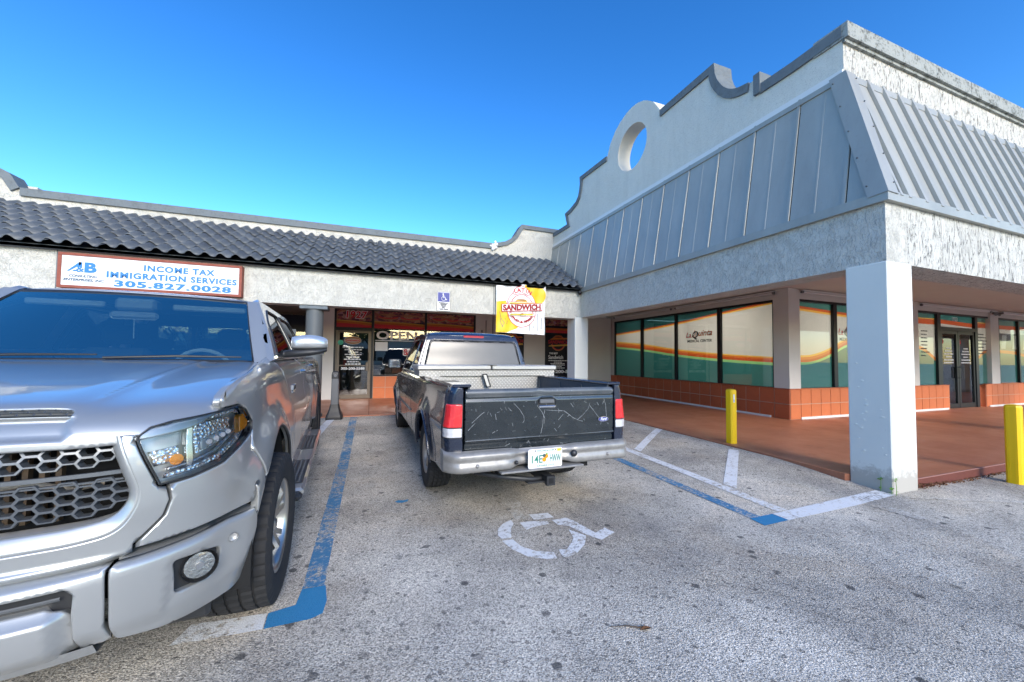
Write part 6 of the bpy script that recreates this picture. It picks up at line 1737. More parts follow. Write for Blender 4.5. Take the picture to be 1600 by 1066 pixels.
# cab: pillars, roof, windows
CB, CT = 1.175, 1.80
def chw(w):                     # half width of the cabin at height w
    return .865-.185*max(0, (w-CB)/(CT-CB))**1.25
cvr = curve_lut([(1.10, 1.13), (1.20, 1.13), (1.45, 1.165), (1.66, 1.20), (1.75, 1.24)])   # rear face v at height w
def crear(x, w): return (x, cvr(w)-.03*(1-(x/.85)**2), w)
rear_out = rounded([(-.845, 1.17), (.845, 1.17), (.69, 1.755), (-.69, 1.755)], .05)
rw = rounded([(-.755, 1.235), (.755, 1.235), (.655, 1.680), (-.655, 1.680)], .05)
panel('cab_back', rear_out, crear, M['navy'], R, .04, (rw,), .012, .03, 1)
wf = panel('rear_window', rounded([(-.752, 1.238), (.752, 1.238), (.652, 1.677), (-.652, 1.677)], .048), crear, M['dusty_window'], R, .06, (), .004, .01, 1, lift=-.010)
inn = rounded([(-.732, 1.258), (.732, 1.258), (.636, 1.658), (-.636, 1.658)], .04)
panel('window_seal', rounded([(-.755, 1.235), (.755, 1.235), (.655, 1.680), (-.655, 1.680)], .05), crear, M['black_trim'], R, .06, (inn,), .003, .01, 1, lift=-.004)
# roof with crowned surface
def croof(x, v):
    s = abs(x)/.70; z = 1.815-.018*s*s-.045*max(0, (s-.80)/.2)**2
    if v < 1.40: z -= .055*((1.40-v)/.17)**2
    if v > 2.25: z -= .10*((v-2.25)/.35)**2
    return (x, v, z)
panel('roof', rounded([(-.70, 1.225), (.70, 1.225), (.70, 2.56), (-.70, 2.56)], .06), croof, M['navy'], R, .06, (), .02, .03, 1)
br = MB(); br.box(-.165, .155, 1.195, 1.25, 1.715, 1.757, 0, .012); br.build('brake_light', plain('faded_red_lens', (.42, .025, .03), .35), R)
def cside(sgn):
    def f(v, w): return (sgn*chw(w), v, w)
    return f
for sg_ in (-1, 1):
    fl = 1 if sg_ > 0 else -1
    S_ = cside(sg_)
    o_ = [(1.135, 1.175), (3.02, 1.175), (2.52, 1.785), (1.26, 1.785)]
    q1 = rounded([(1.30, 1.225), (1.68, 1.225), (1.68, 1.685), (1.40, 1.685)], .04); q2 = rounded([(1.78, 1.225), (2.85, 1.225), (2.46, 1.705), (1.78, 1.705)], .05)
    panel('cab_side', o_, S_, M['navy'], R, .05, (q1, q2), .012, .03, fl)
    panel('quarter_window', q1, S_, M['dark_glass'], R, .08, (), 0, 0, fl, lift=-.012)
    panel('door_window', q2, S_, M['dark_glass'], R, .08, (), 0, 0, fl, lift=-.012)
    q = MB(); q.tube([(sg_*(chw(1.73)+.003), 1.27, 1.73), (sg_*(chw(1.775)+.0), 1.7, 1.782), (sg_*(chw(1.775)+.0), 2.4, 1.775)], .008, 6); q.build('drip_rail', M['black_trim'], R)
    # mirror
    mr = bpy.data.objects.new('side_mirror', None); COL.objects.link(mr); mr.parent = R; mr.location = (sg_*.90, 2.72, 1.24)
    q = MB(); q.box(min(0, sg_*.22), max(0, sg_*.22), .02, .10, -.02, .15, 0, .025); q.build('mirror_shell', M['black_trim'], mr)
    q = MB(); q.box(min(sg_*.03, sg_*.205), max(sg_*.03, sg_*.205), .012, .019, 0, .135); q.build('mirror_glass', M['chrome'], mr)
# cab interior: seat back and dash, dark
q = MB(); q.box(-.70, .70, 1.25, 1.30, .6, 1.20); q.box(-.62, -.08, 1.75, 1.9, .7, 1.42, 0, .05); q.box(.08, .62, 1.75, 1.9, .7, 1.42, 0, .05); q.box(-.72, .72, 2.7, 3.0, .7, 1.15, 0, .05); q.build('cab_interior', M['dark_inside'], R)
# windscreen and bonnet
def wsr(x, b): return (x, 2.50+.50*(1-b)+.06*(1-(x/.7)**2)*1.0, 1.165+.61*b)
panel('windscreen', [(-.78, 0.02), (.78, 0.02), (.66, .99), (-.66, .99)], wsr, M['dark_glass'], R, .08, (), 0, 0, -1)
def hoodr(x, v): return (x, v, 1.165-.02*(x/.8)**2*2-.10*((v-3.0)/1.3)**2)
panel('bonnet', rounded([(-.80, 2.98), (.80, 2.98), (.76, 4.28), (-.76, 4.28)], .06), hoodr, M['navy'], R, .06, (), .02, .04, 1)
q = MB(); q.box(-.80, .80, 4.26, 4.33, .50, 1.04, 0, .02); q.build('front_panel', M['black_trim'], R)
q = MB(); q.box(-.88, .88, 4.30, 4.42, .42, .62, 0, .03); q.build('front_bumper', M['bumper_grey'], R)
for sg_ in (-1, 1):
    q = MB(); q.box(min(sg_*.55, sg_*.80), max(sg_*.55, sg_*.80), 4.32, 4.35, .74, .92, 0, .01); q.build('headlight', M['clear_lens'], R)
q = MB()
for z in np.linspace(.72, .95, 5): q.box(-.50, .50, 4.33, 4.35, z, z+.03)
q.build('grille', M['chrome'], R)

# toolbox lying across the bed rails
tb = thing('truck_toolbox', 'diamond plate aluminium toolbox lying across the bed rails of the dark blue pickup', 'toolbox', tuple(mat_of(R) @ Vector((.01, .60, 1.192))), math.radians(1.2))
q = MB(); q.box(-.70, .70, -.17, .25, -.40, .0); q.build('lower_box', M['diamond'], tb)
q = MB(); q.box(-.925, .925, -.20, .27, .0, .082, 0, .004); q.build('upper_box', M['diamond'], tb)
q = MB(); q.box(-.945, -.008, -.225, .285, .083, .140, 0, .010); q.build('lid', M['lid_alu'], tb)
q = MB(); q.box(.008, .945, -.225, .285, .083, .140, 0, .010); q.build('lid', M['lid_alu'], tb)
q = MB(); q.box(-.93, .93, -.2035, -.201, .074, .083); q.build('lid_seal', M['black_trim'], tb)
q = MB(); q.box(-.05, .07, -.232, .05, .1405, .148, 0, .003); q.build('hinge_plate', M['bumper_grey'], tb)
q = MB(); q.tube([(-.12, -.235, .03), (-.125, -.24, .02), (-.075, -.245, -.135), (-.07, -.235, -.14)], .007, 6); q.tube([(-.07, -.235, .03), (-.07, -.24, .02), (-.02, -.245, -.135), (-.025, -.235, -.14)], .007, 6); q.tube([(-.12, -.238, .025), (-.07, -.238, .025)], .007, 6); q.tube([(-.075, -.243, -.135), (-.02, -.243, -.135)], .007, 6); q.build('latch_handle', M['black_trim'], tb)
q = MB(); q.add([(-.12, -.234, .025), (-.07, -.234, .025), (-.02, -.239, -.135), (-.075, -.239, -.135)], [(0, 1, 2, 3)]); q.build('latch_plate', M['lid_alu'], tb)
# ================================================================== big silver pickup, nose towards the viewer
tund = thing('silver_pickup', 'large silver crew cab pickup truck with honeycomb grille, nose facing the viewer at left', 'pickup truck', (-1.52-.07*math.cos(math.radians(3.6)), 2.65-.07*math.sin(math.radians(3.6)), 0), math.radians(3.6))
TT = tund
def mat_silver(name, color, metal, rough):
    t = NT(name); v = t.co()
    d = t.ramp(t.noise(v, 1.7, 6, .7), [(.45, 0), (.85, 1)])
    low = t.n('ShaderNodeSeparateXYZ'); t.l(v, low.inputs[0])
    spk = t.ramp(t.voro(v, 42), [(.035, 1), (.05, 0)])
    c = t.mix(t.math('MULTIPLY', d, .10), color, (.30, .28, .25))
    c = t.mix(t.math('MULTIPLY', spk, t.math('MULTIPLY', t.ramp(t.noise(v, 5, 3), [(.52, 0), (.6, 1)]), .25)), c, (.2, .19, .18))
    t.bsdf(c, rough, metal, .5, None, 1.0, .05); return t.m
M['silver'] = mat_silver('silver_metallic_paint', (.43, .435, .42), .58, .33)
M['silver_plastic'] = mat_silver('silver_painted_bumper', (.41, .413, .40), .52, .36)
M['grille_silver'] = plain('satin_silver_plastic', (.13, .14, .15), .35, .5, .5, .12, 10)
M['lamp_chrome'] = plain('lamp_reflector_chrome', (.62, .63, .64), .16, .85, .5, .1, 20)
M['lamp_dark'] = plain('dark_lamp_housing', (.58, .57, .55), .3, .4, .5, .2, 20)
t = NT('lamp_bowl_reflector'); v = t.co(); t.bsdf((.80, .80, .80), .14, .8, .6, t.bump(t.voro(v, 75), .8, .006)); M['lamp_bowl'] = t.m
M['fog_bowl'] = plain('fog_lamp_bowl', (.55, .56, .56), .16, .8, .5, .4, 60, 1.0, 90)
M['mirror_chrome'] = plain('satin_mirror_cap', (.72, .72, .70), .28, .7, .5, .05)
M['lens_clear'] = mat_pane('clear_lamp_cover', (.96, .97, .97), .0)
M['windscreen'] = mat_pane('blue_tinted_windscreen', (.62, .80, .80), .46, gcol=(.78, 1, .90))  # teal of the reflected sky put into the tint and mirror colour
M['seat_grey'] = plain('dark_seat_cloth', (.11, .12, .125), .8)
M['visor'] = plain('pale_grey_visor', (.52, .54, .52), .7)
CXO = .07                             # half width added on each side of the middle line
# plan outline of the nose and flank, from the middle of the nose round the corner
TP = [(0, -.985), (.30, -.977), (.50, -.955), (.65, -.915), (.76, -.855), (.85, -.765), (.91, -.665), (.955, -.545), (.985, -.40), (1.0, -.25), (1.005, -.10)]
TS = [0.0]
for _i in range(1, len(TP)): TS.append(TS[-1]+math.hypot(TP[_i][0]-TP[_i-1][0], TP[_i][1]-TP[_i-1][1]))
tu = curve_lut([(s, p[0]) for s, p in zip(TS, TP)]+[(TS[-1]+.6, 1.005), (TS[-1]+6, 1.0051)])
tv = curve_lut([(s, p[1]) for s, p in zip(TS, TP)]+[(TS[-1]+.6, .50), (TS[-1]+6, 5.90)])
S0 = TS[-1]+.10                       # s where v = 0
tprof = curve_lut([(.30, .93), (.38, .955), (.50, .985), (.62, 1.0), (.85, 1.002), (1.0, .988), (1.12, .968), (1.20, .962), (1.28, .958), (1.345, .940), (1.385, .905), (1.42, .860)])
tfro = curve_lut([(.36, .06), (.42, .0), (.55, -.03), (.66, -.035), (.71, -.02), (.74, .015), (.80, .012), (.90, .0), (1.0, .0), (1.08, .01), (1.14, .03), (1.25, .07)])
TAX = (0.0, 3.86); TWC = .43
def twrap(sgn):
    def f(s, w):
        u = tu(s); v = tv(s)
        k = max(0.0, min(1.0, (u-.35)/.60)); k = k*k*(3-2*k)          # 0 on the nose, 1 on the flank
        u = u*(1+(tprof(w)/1.0-1)*k)
        v += tfro(w)*(1-k*.75) if v < -.3 else tfro(w)*.25*max(0.0, (-.05-v)/.25 if v > -.3 else 1)
        if v > -.75:
            for c in TAX:
                r = math.hypot(v-c, w-TWC); q = max(0.0, 1-abs(r-.585)/.17); u += .030*q*q*(3-2*q)*min(1, (v+.75)/.25)
        return (sgn*(u+CXO*sstep(0, .3, s)), v, w)
    return f
tlip = curve_lut([(0, 0), (.50, .03), (.65, .07), (.76, .13), (.85, .22), (.88, .26)])
hprof_v = curve_lut([(0, -.955), (.03, -.952), (.085, -.925), (.145, -.870), (.24, -.780), (.42, -.60), (.72, -.30), (1.02, 0.0), (1.32, .30), (1.60, .58)])
hprof_w = curve_lut([(0, 1.118), (.03, 1.148), (.085, 1.198), (.145, 1.236), (.24, 1.262), (.42, 1.290), (.72, 1.328), (1.02, 1.360), (1.32, 1.386), (1.60, 1.404)])
def thood(u, t):
    a = abs(u); fade = max(0.0, 1-t/1.0)
    v = hprof_v(t)+tlip(a)*(.35+.65*fade)*(1 if t < 1.0 else 1-(t-1.0)*.6)
    w = hprof_w(t)-.034*(a/.87)**3*(.25+.75*fade)
    kk = sstep(.10, .22, t)
    w += .015*(1-sstep(.38, .58, a))*kk                    # raised middle
    w += .007*sstep(.52, .70, a)*(1-sstep(.70, .88, a))*kk # outboard ridge
    return (u+math.copysign(CXO*sstep(0, .3, a), u), v, w)
# glasshouse
def tside(sgn):                       # (v, w) on the cabin side
    def f(v, w):
        k = (w-1.40)/.52
        u = .905-.235*max(0, k)**1.15
        if v > 2.9: u -= .03*((v-2.9)/.5)**2
        return (sgn*(u+CXO), v, w)
    return f
def twind(a, b):                      # a: -1..1 across, b: 0..1 up
    hw = .865+(.69-.865)*b
    v = .52+.62*b-.10*(1-a*a)*(1-.2*b)+.02*math.sin(math.pi*b)*-1
    return (a*hw, v, 1.400+.505*b-.012*a*a)

def tfull(s, w):
    return twrap(1 if s >= 0 else -1)(abs(s), w)
def mir(poly): return [(-a, b) for a, b in reversed(poly)]
GR = [(.54, 1.146), (.593, 1.138), (.616, 1.114), (.645, 1.022), (.667, .946), (.657, .912), (.622, .876), (.548, .851), (.35, .848), (0, .845)]
GR_full = [(0, 1.15)]+GR[:-1]+[(0, .845)]+mir(GR[:-1])
HL = [(.689, 1.140), (.728, 1.172), (.80, 1.187), (.971, 1.199), (1.12, 1.209), (1.187, 1.184), (1.245, 1.118), (1.232, 1.078), (1.138, 1.039), (1.001, .985), (.86, .962), (.756, .955)]
GRS = rounded([(.54, 1.25)]+[(.600, 1.14), (.668, .93), (.55, .850), (0, .845)]+[(0, 1.25)], .09, 8)
GRS = [p for p in GRS if p[1] < 1.2 or p[0] > .3]
def grdist(s, w):
    d = 9
    s = abs(s)
    for i in range(len(GRS)-1):
        ax, ay = GRS[i]; bx, by_ = GRS[i+1]; dx, dy = bx-ax, by_-ay
        t = max(0, min(1, ((s-ax)*dx+(w-ay)*dy)/(dx*dx+dy*dy))); d = min(d, math.hypot(s-ax-t*dx, w-ay-t*dy))
    return d
def tsurround(s, w):
    u, v, z = tfull(s, w); d = grdist(s, w)
    k = sstep(.0, .060, d); v += .034*(1-k)-.016*sstep(.045, .062, d)*sstep(.12, .075, d)
    if w < .80: v += .012*sstep(.80, .74, w)
    return (u, v, z)
# --- grille surround: a U of silver plastic round the honeycomb; flat face plus a clean bevel down to the grille
def openround(poly, r, seg=8):
    out = [poly[0]]
    for i in range(1, len(poly)-1):
        p = Vector(poly[i]); a = Vector(poly[i-1])-p; b = Vector(poly[i+1])-p; rr = min(r, a.length*.48, b.length*.48)
        q0 = p+a.normalized()*rr; q1 = p+b.normalized()*rr
        for k in range(seg+1):
            t = k/seg; out.append(tuple((1-t)**2*q0+2*t*(1-t)*p+t*t*q1))
    out.append(poly[-1]); return out
BA = openround([(.600, 1.152), (.668, .930), (.620, .862), (.52, .849), (0, .846)], .06)
BB = openround([(.640, 1.152), (.708, .925), (.648, .812), (.535, .797), (0, .794)], .09)
def dens(pl, n=6):
    out = []
    for i in range(len(pl)-1):
        L_ = math.dist(pl[i], pl[i+1]); k = n if L_ > .1 else 1
        out += [(pl[i][0]+(pl[i+1][0]-pl[i][0])*q/k, pl[i][1]+(pl[i+1][1]-pl[i][1])*q/k) for q in range(k)]
    return out+[pl[-1]]
m_ = len(BA); BA2 = []; BB2 = []
for i in range(m_-1):
    k = 8 if math.dist(BA[i], BA[i+1]) > .05 or math.dist(BB[i], BB[i+1]) > .05 else 1
    for q in range(k):
        f = q/k
        BA2.append((BA[i][0]+(BA[i+1][0]-BA[i][0])*f, BA[i][1]+(BA[i+1][1]-BA[i][1])*f)); BB2.append((BB[i][0]+(BB[i+1][0]-BB[i][0])*f, BB[i][1]+(BB[i+1][1]-BB[i][1])*f))
BA2.append(BA[-1]); BB2.append(BB[-1])
def tsurround(s, w):
    u, v, z = tfull(s, w); return (u, v+.034, z)
face = [(0, .728), (.40, .727), (.60, .729), (.684, .735), (.684, .757), (.764, .838), (.784, .893), (.776, .944), (.750, .950), (.684, 1.138), (.700, 1.150), (.655, 1.153)]
face_full = face+BB2[:-1]+[(0, .794)]
face_all = [(0, .728)]+face[1:]+BB2+mir(BB2[:-1])+mir(face[1:])
panel('grille_surround', face_all, tfull, M['silver'], TT, .03, (), .007, .03, 1)
def bevel(side):
    q = MB(); vs = []
    for (a, b) in zip(BB2, BA2):
        for f, dv in ((0, .004), (.12, .003), (.25, .006), (.85, .026), (.95, .032), (1.0, .045)):
            s = a[0]+(b[0]-a[0])*f; w = a[1]+(b[1]-a[1])*f; p = tfull(s*side, w); vs.append((p[0], p[1]+dv, p[2]))
    n = len(BB2); q.add(vs, [((i*6+j, (i+1)*6+j, (i+1)*6+j+1, i*6+j+1) if side < 0 else (i*6+j, i*6+j+1, (i+1)*6+j+1, (i+1)*6+j)) for i in range(n-1) for j in range(5)], 0, True)
    q.build('surround_bevel', M['silver'], TT)
bevel(1); bevel(-1)
# --- honeycomb grille
gr_e = bpy.data.objects.new('grille', None); COL.objects.link(gr_e); gr_e.parent = TT
def gsurf(s, w):
    u, v, z = tfull(s, w); return (u, v+.045, z)
def hexcell(cs_, cw, a, b, name):
    """one open honeycomb cell: thick bevelled ring on the grille surface"""
    ch = .42
    o_ = [(-a, 0), (-a*(1-ch), b), (a*(1-ch), b), (a, 0), (a*(1-ch), -b), (-a*(1-ch), -b)]
    def ringp(k, dep):
        out = []
        for x, y in o_:
            s, w = cs_+x*k, cw+y*k; p = gsurf(s, w); out.append((p[0], p[1]+dep, p[2]))
        return out
    r0 = ringp(1.0, .010); r1 = ringp(.96, .0); r2 = ringp(.73, .0); r3 = ringp(.62, .030)
    m = MB(); m.add(r0+r1+r2+r3, [(j*6+i, j*6+(i+1) % 6, (j+1)*6+(i+1) % 6, (j+1)*6+i) for j in range(3) for i in range(6)])
    m.build(name, M['grille_silver'], gr_e)
rows_ = [1.118, 1.083, 1.048, .948, .913, .878]
for gi, base in enumerate((1.100, .930)):
    for col in range(-14, 15):
        for r_ in range(-1, 2):
            w = base+r_*.0365+(.018 if col % 2 else 0)
            s = col*.0455
            if gi == 0 and w > 1.135: continue
            ok = all(inpoly((abs(s)+dx, w+dy), GR_full) for dx, dy in ((.012, 0), (-.02, 0), (0, .010), (0, -.010))) if abs(s) > .03 else True
            if ok: hexcell(s, w, .0335, .0198, 'grille_cell')
for w0, w1 in ((1.012, 1.026), (.990, .996)):
    q = MB(); n = 40; vs = []
    for i in range(n+1):
        s = -.64+1.28*i/n
        for ww, dd in ((w0, .012), (w0, 0), (w1, 0), (w1, .012)):
            p = gsurf(s, ww); vs.append((p[0], p[1]+dd+.004, p[2]))
    q.add(vs, [(i*4+j, (i+1)*4+j, (i+1)*4+j+1, i*4+j+1) for i in range(n) for j in range(3)]); q.build('grille_bar', M['grille_silver'], gr_e)
q = MB(); n = 30
vs = [(gsurf(-.70+1.4*i/n, w)[0], gsurf(-.70+1.4*i/n, w)[1]+.13, w) for w in (.82, 1.16) for i in range(n+1)]
q.add(vs, [(i, i+1, n+2+i, n+1+i) for i in range(n)]); q.build('grille_backing', M['dark_cavity'], gr_e)
# radiator bits seen through the honeycomb
q = MB()
for k in range(26): q.box(-.55+k*.042, -.535+k*.042, -.825, -.80, .85, 1.12)
q.build('radiator_fins', plain('brown_radiator', (.16, .11, .07), .6, .4), gr_e, kind='stuff')
q = MB(); q.tube([(.30, -.85, .98), (.45, -.86, 1.0), (.55, -.84, .96), (.62, -.80, .97)], .012, 8); q.tube([(.1, -.86, .97), (.25, -.87, .95), (.38, -.86, .985)], .010, 8); q.build('hose', plain('tan_hose', (.36, .31, .24), .6), gr_e)
# dark inner rim of the opening
q = MB(); gp = [Vector(p) for p in BA2]+[Vector((-p[0], p[1])) for p in reversed(BA2[:-1])]; n = len(gp); vs = []
for p in gp:
    a = tsurround(p.x, p.y); vs += [a, (a[0], a[1]+.06, a[2])]
q.add(vs, [(2*i, 2*i+1, 2*i+3, 2*i+2) for i in range(n-1)]); q.build('grille_rim', M['lamp_dark'], gr_e)

# --- bumper: middle part with slot and step, and two end caps
def tbump(s, w):
    u, v, z = tfull(s, w); a = abs(s)
    # top ledge runs back under the nose, lower edge tucks in
    v += .05*sstep(.700, .722, w) + .03*sstep(.50, .43, w)*(1-.6*sstep(.58, .635, a))
    if a > .66:                       # end cap: a raised pad inboard, falling to the fog lamp pocket
        v -= .0; k = sstep(.78, .81, a); v += .016*k*(1-sstep(1.00, 1.10, a))*sstep(.44, .52, w)*(1-sstep(.63, .68, w))
    return (u, v, z)
slot = rounded([(-.553, .600), (-.548, .645), (-.53, .666), (.53, .666), (.548, .645), (.553, .600)], .012)
slot_full = [(-.552, .598), (-.549, .640), (-.532, .664), (.532, .664), (.549, .640), (.552, .598), (.50, .618), (-.50, .618)]
step_hole = [(-.556, .43), (-.546, .58), (-.548, .64), (-.532, .664), (.532, .664), (.548, .64), (.546, .58), (.556, .43)]
mid_out = [(-.652, .445), (-.636, .50), (-.628, .70), (-.630, .716), (.630, .716), (.628, .70), (.636, .50), (.652, .445), (.566, .432), (.556, .58), (.558, .645), (.538, .668), (-.538, .668), (-.558, .645), (-.556, .58), (-.566, .432)]
bump = panel('front_bumper', mid_out, tbump, M['silver_plastic'], TT, .022, (), .008, .04, 1)
def tstep(s, w):
    u, v, z = tfull(s, w); a = abs(s)
    k = min(sstep(.550, .500, a), 1)*sstep(.612, .575, w)*1.0
    v += .022-.038*k + .03*sstep(.48, .42, w)
    return (u, v, z)
panel('bumper_step_panel', [(-.560, .432), (-.550, .575), (-.53, .600), (-.49, .612), (.49, .612), (.53, .600), (.550, .575), (.560, .432)], tstep, M['silver_plastic'], bump, .022, (), .006, .04, 1)
q = MB(); n = 24; vs = [(tfull(-.57+1.14*i/n, w)[0], tfull(-.57+1.14*i/n, w)[1]+.05, w) for w in (.575, .69) for i in range(n+1)]
q.add(vs, [(i, i+1, n+2+i, n+1+i) for i in range(n)]); q.build('bumper_slot', M['black_trim'], bump)
q = MB(); vs = [(tfull(-.52+1.04*i/n, w)[0], tfull(-.52+1.04*i/n, w)[1]+d, w) for w, d in ((.628, .03), (.636, .026), (.640, .03)) for i in range(n+1)]
q.add(vs, [(j*(n+1)+i, j*(n+1)+i+1, (j+1)*(n+1)+i+1, (j+1)*(n+1)+i) for j in range(2) for i in range(n)]); q.build('slot_vane', M['grey_plastic'], bump)
endc = [(.660, .436), (.80, .404), (.97, .380), (1.10, .372), (1.15, .390), (1.195, .46), (1.222, .57), (1.205, .67), (1.172, .715), (1.0, .722), (.80, .718), (.638, .714), (.636, .69), (.645, .50)]
fogh = rounded([(.806, .650), (.900, .640), (.985, .624), (.990, .560), (.955, .513), (.820, .520)], .018)
for sg_ in (-1, 1):
    E_ = lambda s, w, g=sg_: (lambda p: (g*abs(p[0]), p[1], p[2]))(tbump(s, w))
    fl = 1 if sg_ > 0 else -1
    ec = panel('bumper_end', rounded(endc, .02, 3), E_, M['silver_plastic'], TT, .022, (fogh,), .008, .04, fl)
    fog = bpy.data.objects.new('fog_lamp', None); COL.objects.link(fog); fog.parent = TT
    def FB(s, w, g=sg_):
        p = twrap(1)(s, w); d = math.hypot((s-.905), (w-.588)*1.0)
        return (g*p[0], p[1]+.052-.028*sstep(.10, .075, d)*0, p[2])
    panel('fog_bezel', [(.79, .665), (1.005, .64), (1.01, .55), (.965, .495), (.80, .505)], FB, M['black_trim'], fog, .03, (), 0, 0, fl)
    c0 = Vector(twrap(1)(.905, .588)); nrm = Vector((.42, -.90, 0)).normalized(); c0 = Vector((sg_*c0.x, c0.y, c0.z)); nrm.x *= sg_
    q = MB(); q.cyl(c0-nrm*.05, c0-nrm*.002, .050, .062, 28, 0, False); q.build('lamp_ring', M['black_trim'], fog)
    q = MB(); q.cyl(c0-nrm*.045, c0-nrm*.014, .022, .050, 28, 0, True); q.build('lamp_bowl', M['fog_bowl'], fog)
    q = MB(); q.cyl(c0-nrm*.02, c0-nrm*.006, .018, .014, 16); q.build('bulb_shield', M['lamp_chrome'], fog)
    q = MB()
    a_ = nrm.orthogonal().normalized(); b_ = nrm.cross(a_)
    vs = [c0+nrm*.004]+[c0+(a_*math.cos(x)+b_*math.sin(x))*r+nrm*(.004-.010*(r/.06)**2) for r in (.03, .052) for x in np.linspace(0, 2*math.pi, 24, endpoint=False)]
    q.add(vs, [(0, 1+i, 1+(i+1) % 24) for i in range(24)]+[(1+i, 25+i, 25+(i+1) % 24, 1+(i+1) % 24) for i in range(24)], 0, True); q.build('lamp_glass', M['lens_clear'], fog)
    q = MB(); q.lathe([(.001, -.006), (.012, -.006), (.016, 0)], 14, 'x'); so = q.build('parking_sensor', M['lamp_dark'], TT)
    p = Vector(E_(1.047, .636)); so.location = p+Vector((sg_*.004, -.004, 0)); so.rotation_euler = (0, 0, math.radians(-55) if sg_ > 0 else math.radians(-125))
    q = MB(); q.lathe([(.0165, -.003), (.019, -.001), (.020, .004)], 16, 'x'); sr = q.build('sensor_ring', M['silver_plastic'], TT); sr.location = so.location; sr.rotation_euler = so.rotation_euler
    q = MB(); n2 = 20; vs = []
    for i in range(n2+1):
        s = .645+.53*i/n2; p = E_(s, .712); p0 = E_(s-.02 if s > .7 else s, .71); nx, ny = (sg_*-.25, .97) if s < .95 else (sg_*-.7, .7)
        vs += [(p[0], p[1]+.004, .711), (p[0]+nx*.09, p[1]+ny*.09, .722)]
    q.add(vs, [(2*i, 2*i+2, 2*i+3, 2*i+1) for i in range(n2)], 0, True); q.build('bumper_ledge', M['silver_plastic'], ec)
    # lower air deflector
    q = MB(); q.box(min(sg_*.70, sg_*.92), max(sg_*.70, sg_*.92), -.64, -.60, .30, .42, 0, .015); q.build('air_deflector', M['black_trim'], TT)
q = MB(); n = 30; vs = [(tfull(-.60+1.20*i/n, .45)[0], tfull(-.60+1.20*i/n, .45)[1]+d, w) for w, d in ((.445, .02), (.40, .05), (.395, .30)) for i in range(n+1)]
q.add(vs, [(j*(n+1)+i, (j+1)*(n+1)+i, (j+1)*(n+1)+i+1, j*(n+1)+i+1) for j in range(2) for i in range(n)]); q.build('lower_lip', M['silver_plastic'], TT)

# --- flanks
def archT(c, a0, a1, n=22, rx=.540, rz=.580): return [(S0+c+rx*math.cos(math.radians(a)), TWC+.005+rz*math.sin(math.radians(a))) for a in np.linspace(a0, a1, n)]
cover = [(.692, .742), (.95, .748), (1.15, .750), (1.178, .775), (1.190, .83)]+[p for p in archT(0, 158, 142, 5)]+[(1.238, .965), (1.200, .992), (1.236, 1.066), (1.138, 1.032), (1.001, .977), (.86, .955), (.788, .950), (.793, .893), (.772, .836), (.692, .755)]
fender = [(2.272, .47)]
fender += archT(0, 4, 139, 26)
fender += [(1.244, .966), (1.210, .995), (1.244, 1.072), (1.254, 1.118), (1.194, 1.192), (1.124, 1.217), (1.02, 1.212), (1.00, 1.225), (1.012, 1.268), (1.06, 1.305), (1.16, 1.342), (1.33, 1.370), (1.50, 1.390), (1.80, 1.410), (2.20, 1.436), (2.26, 1.44), (2.235, 1.40), (2.235, 1.30), (2.36, 1.24), (2.50, 1.15), (2.575, 1.03), (2.585, .88), (2.565, .66), (2.54, .47)]
fdoor = [(2.55, .47), (2.575, .66), (2.595, .88), (2.585, 1.03), (2.51, 1.155), (2.37, 1.248), (2.247, 1.305), (2.247, 1.42), (3.72, 1.425), (3.72, .47)]
rdoor = [(3.732, .47), (3.732, 1.425), (4.88, 1.428), (4.88, 1.02), (4.80, .80), (4.78, .47)]
bedp = [(4.80, .60)]+[]+[(S0+3.86-.55, .60)]+list(reversed(archT(3.86, 12, 168, 24)))+[(S0+3.86+.545, .56), (S0+5.02, .60), (S0+5.02, 1.40), (4.895, 1.40), (4.895, 1.02), (4.815, .80)]
rocker = [(2.30, .40), (4.90, .40), (4.95, .462), (2.28, .462)]
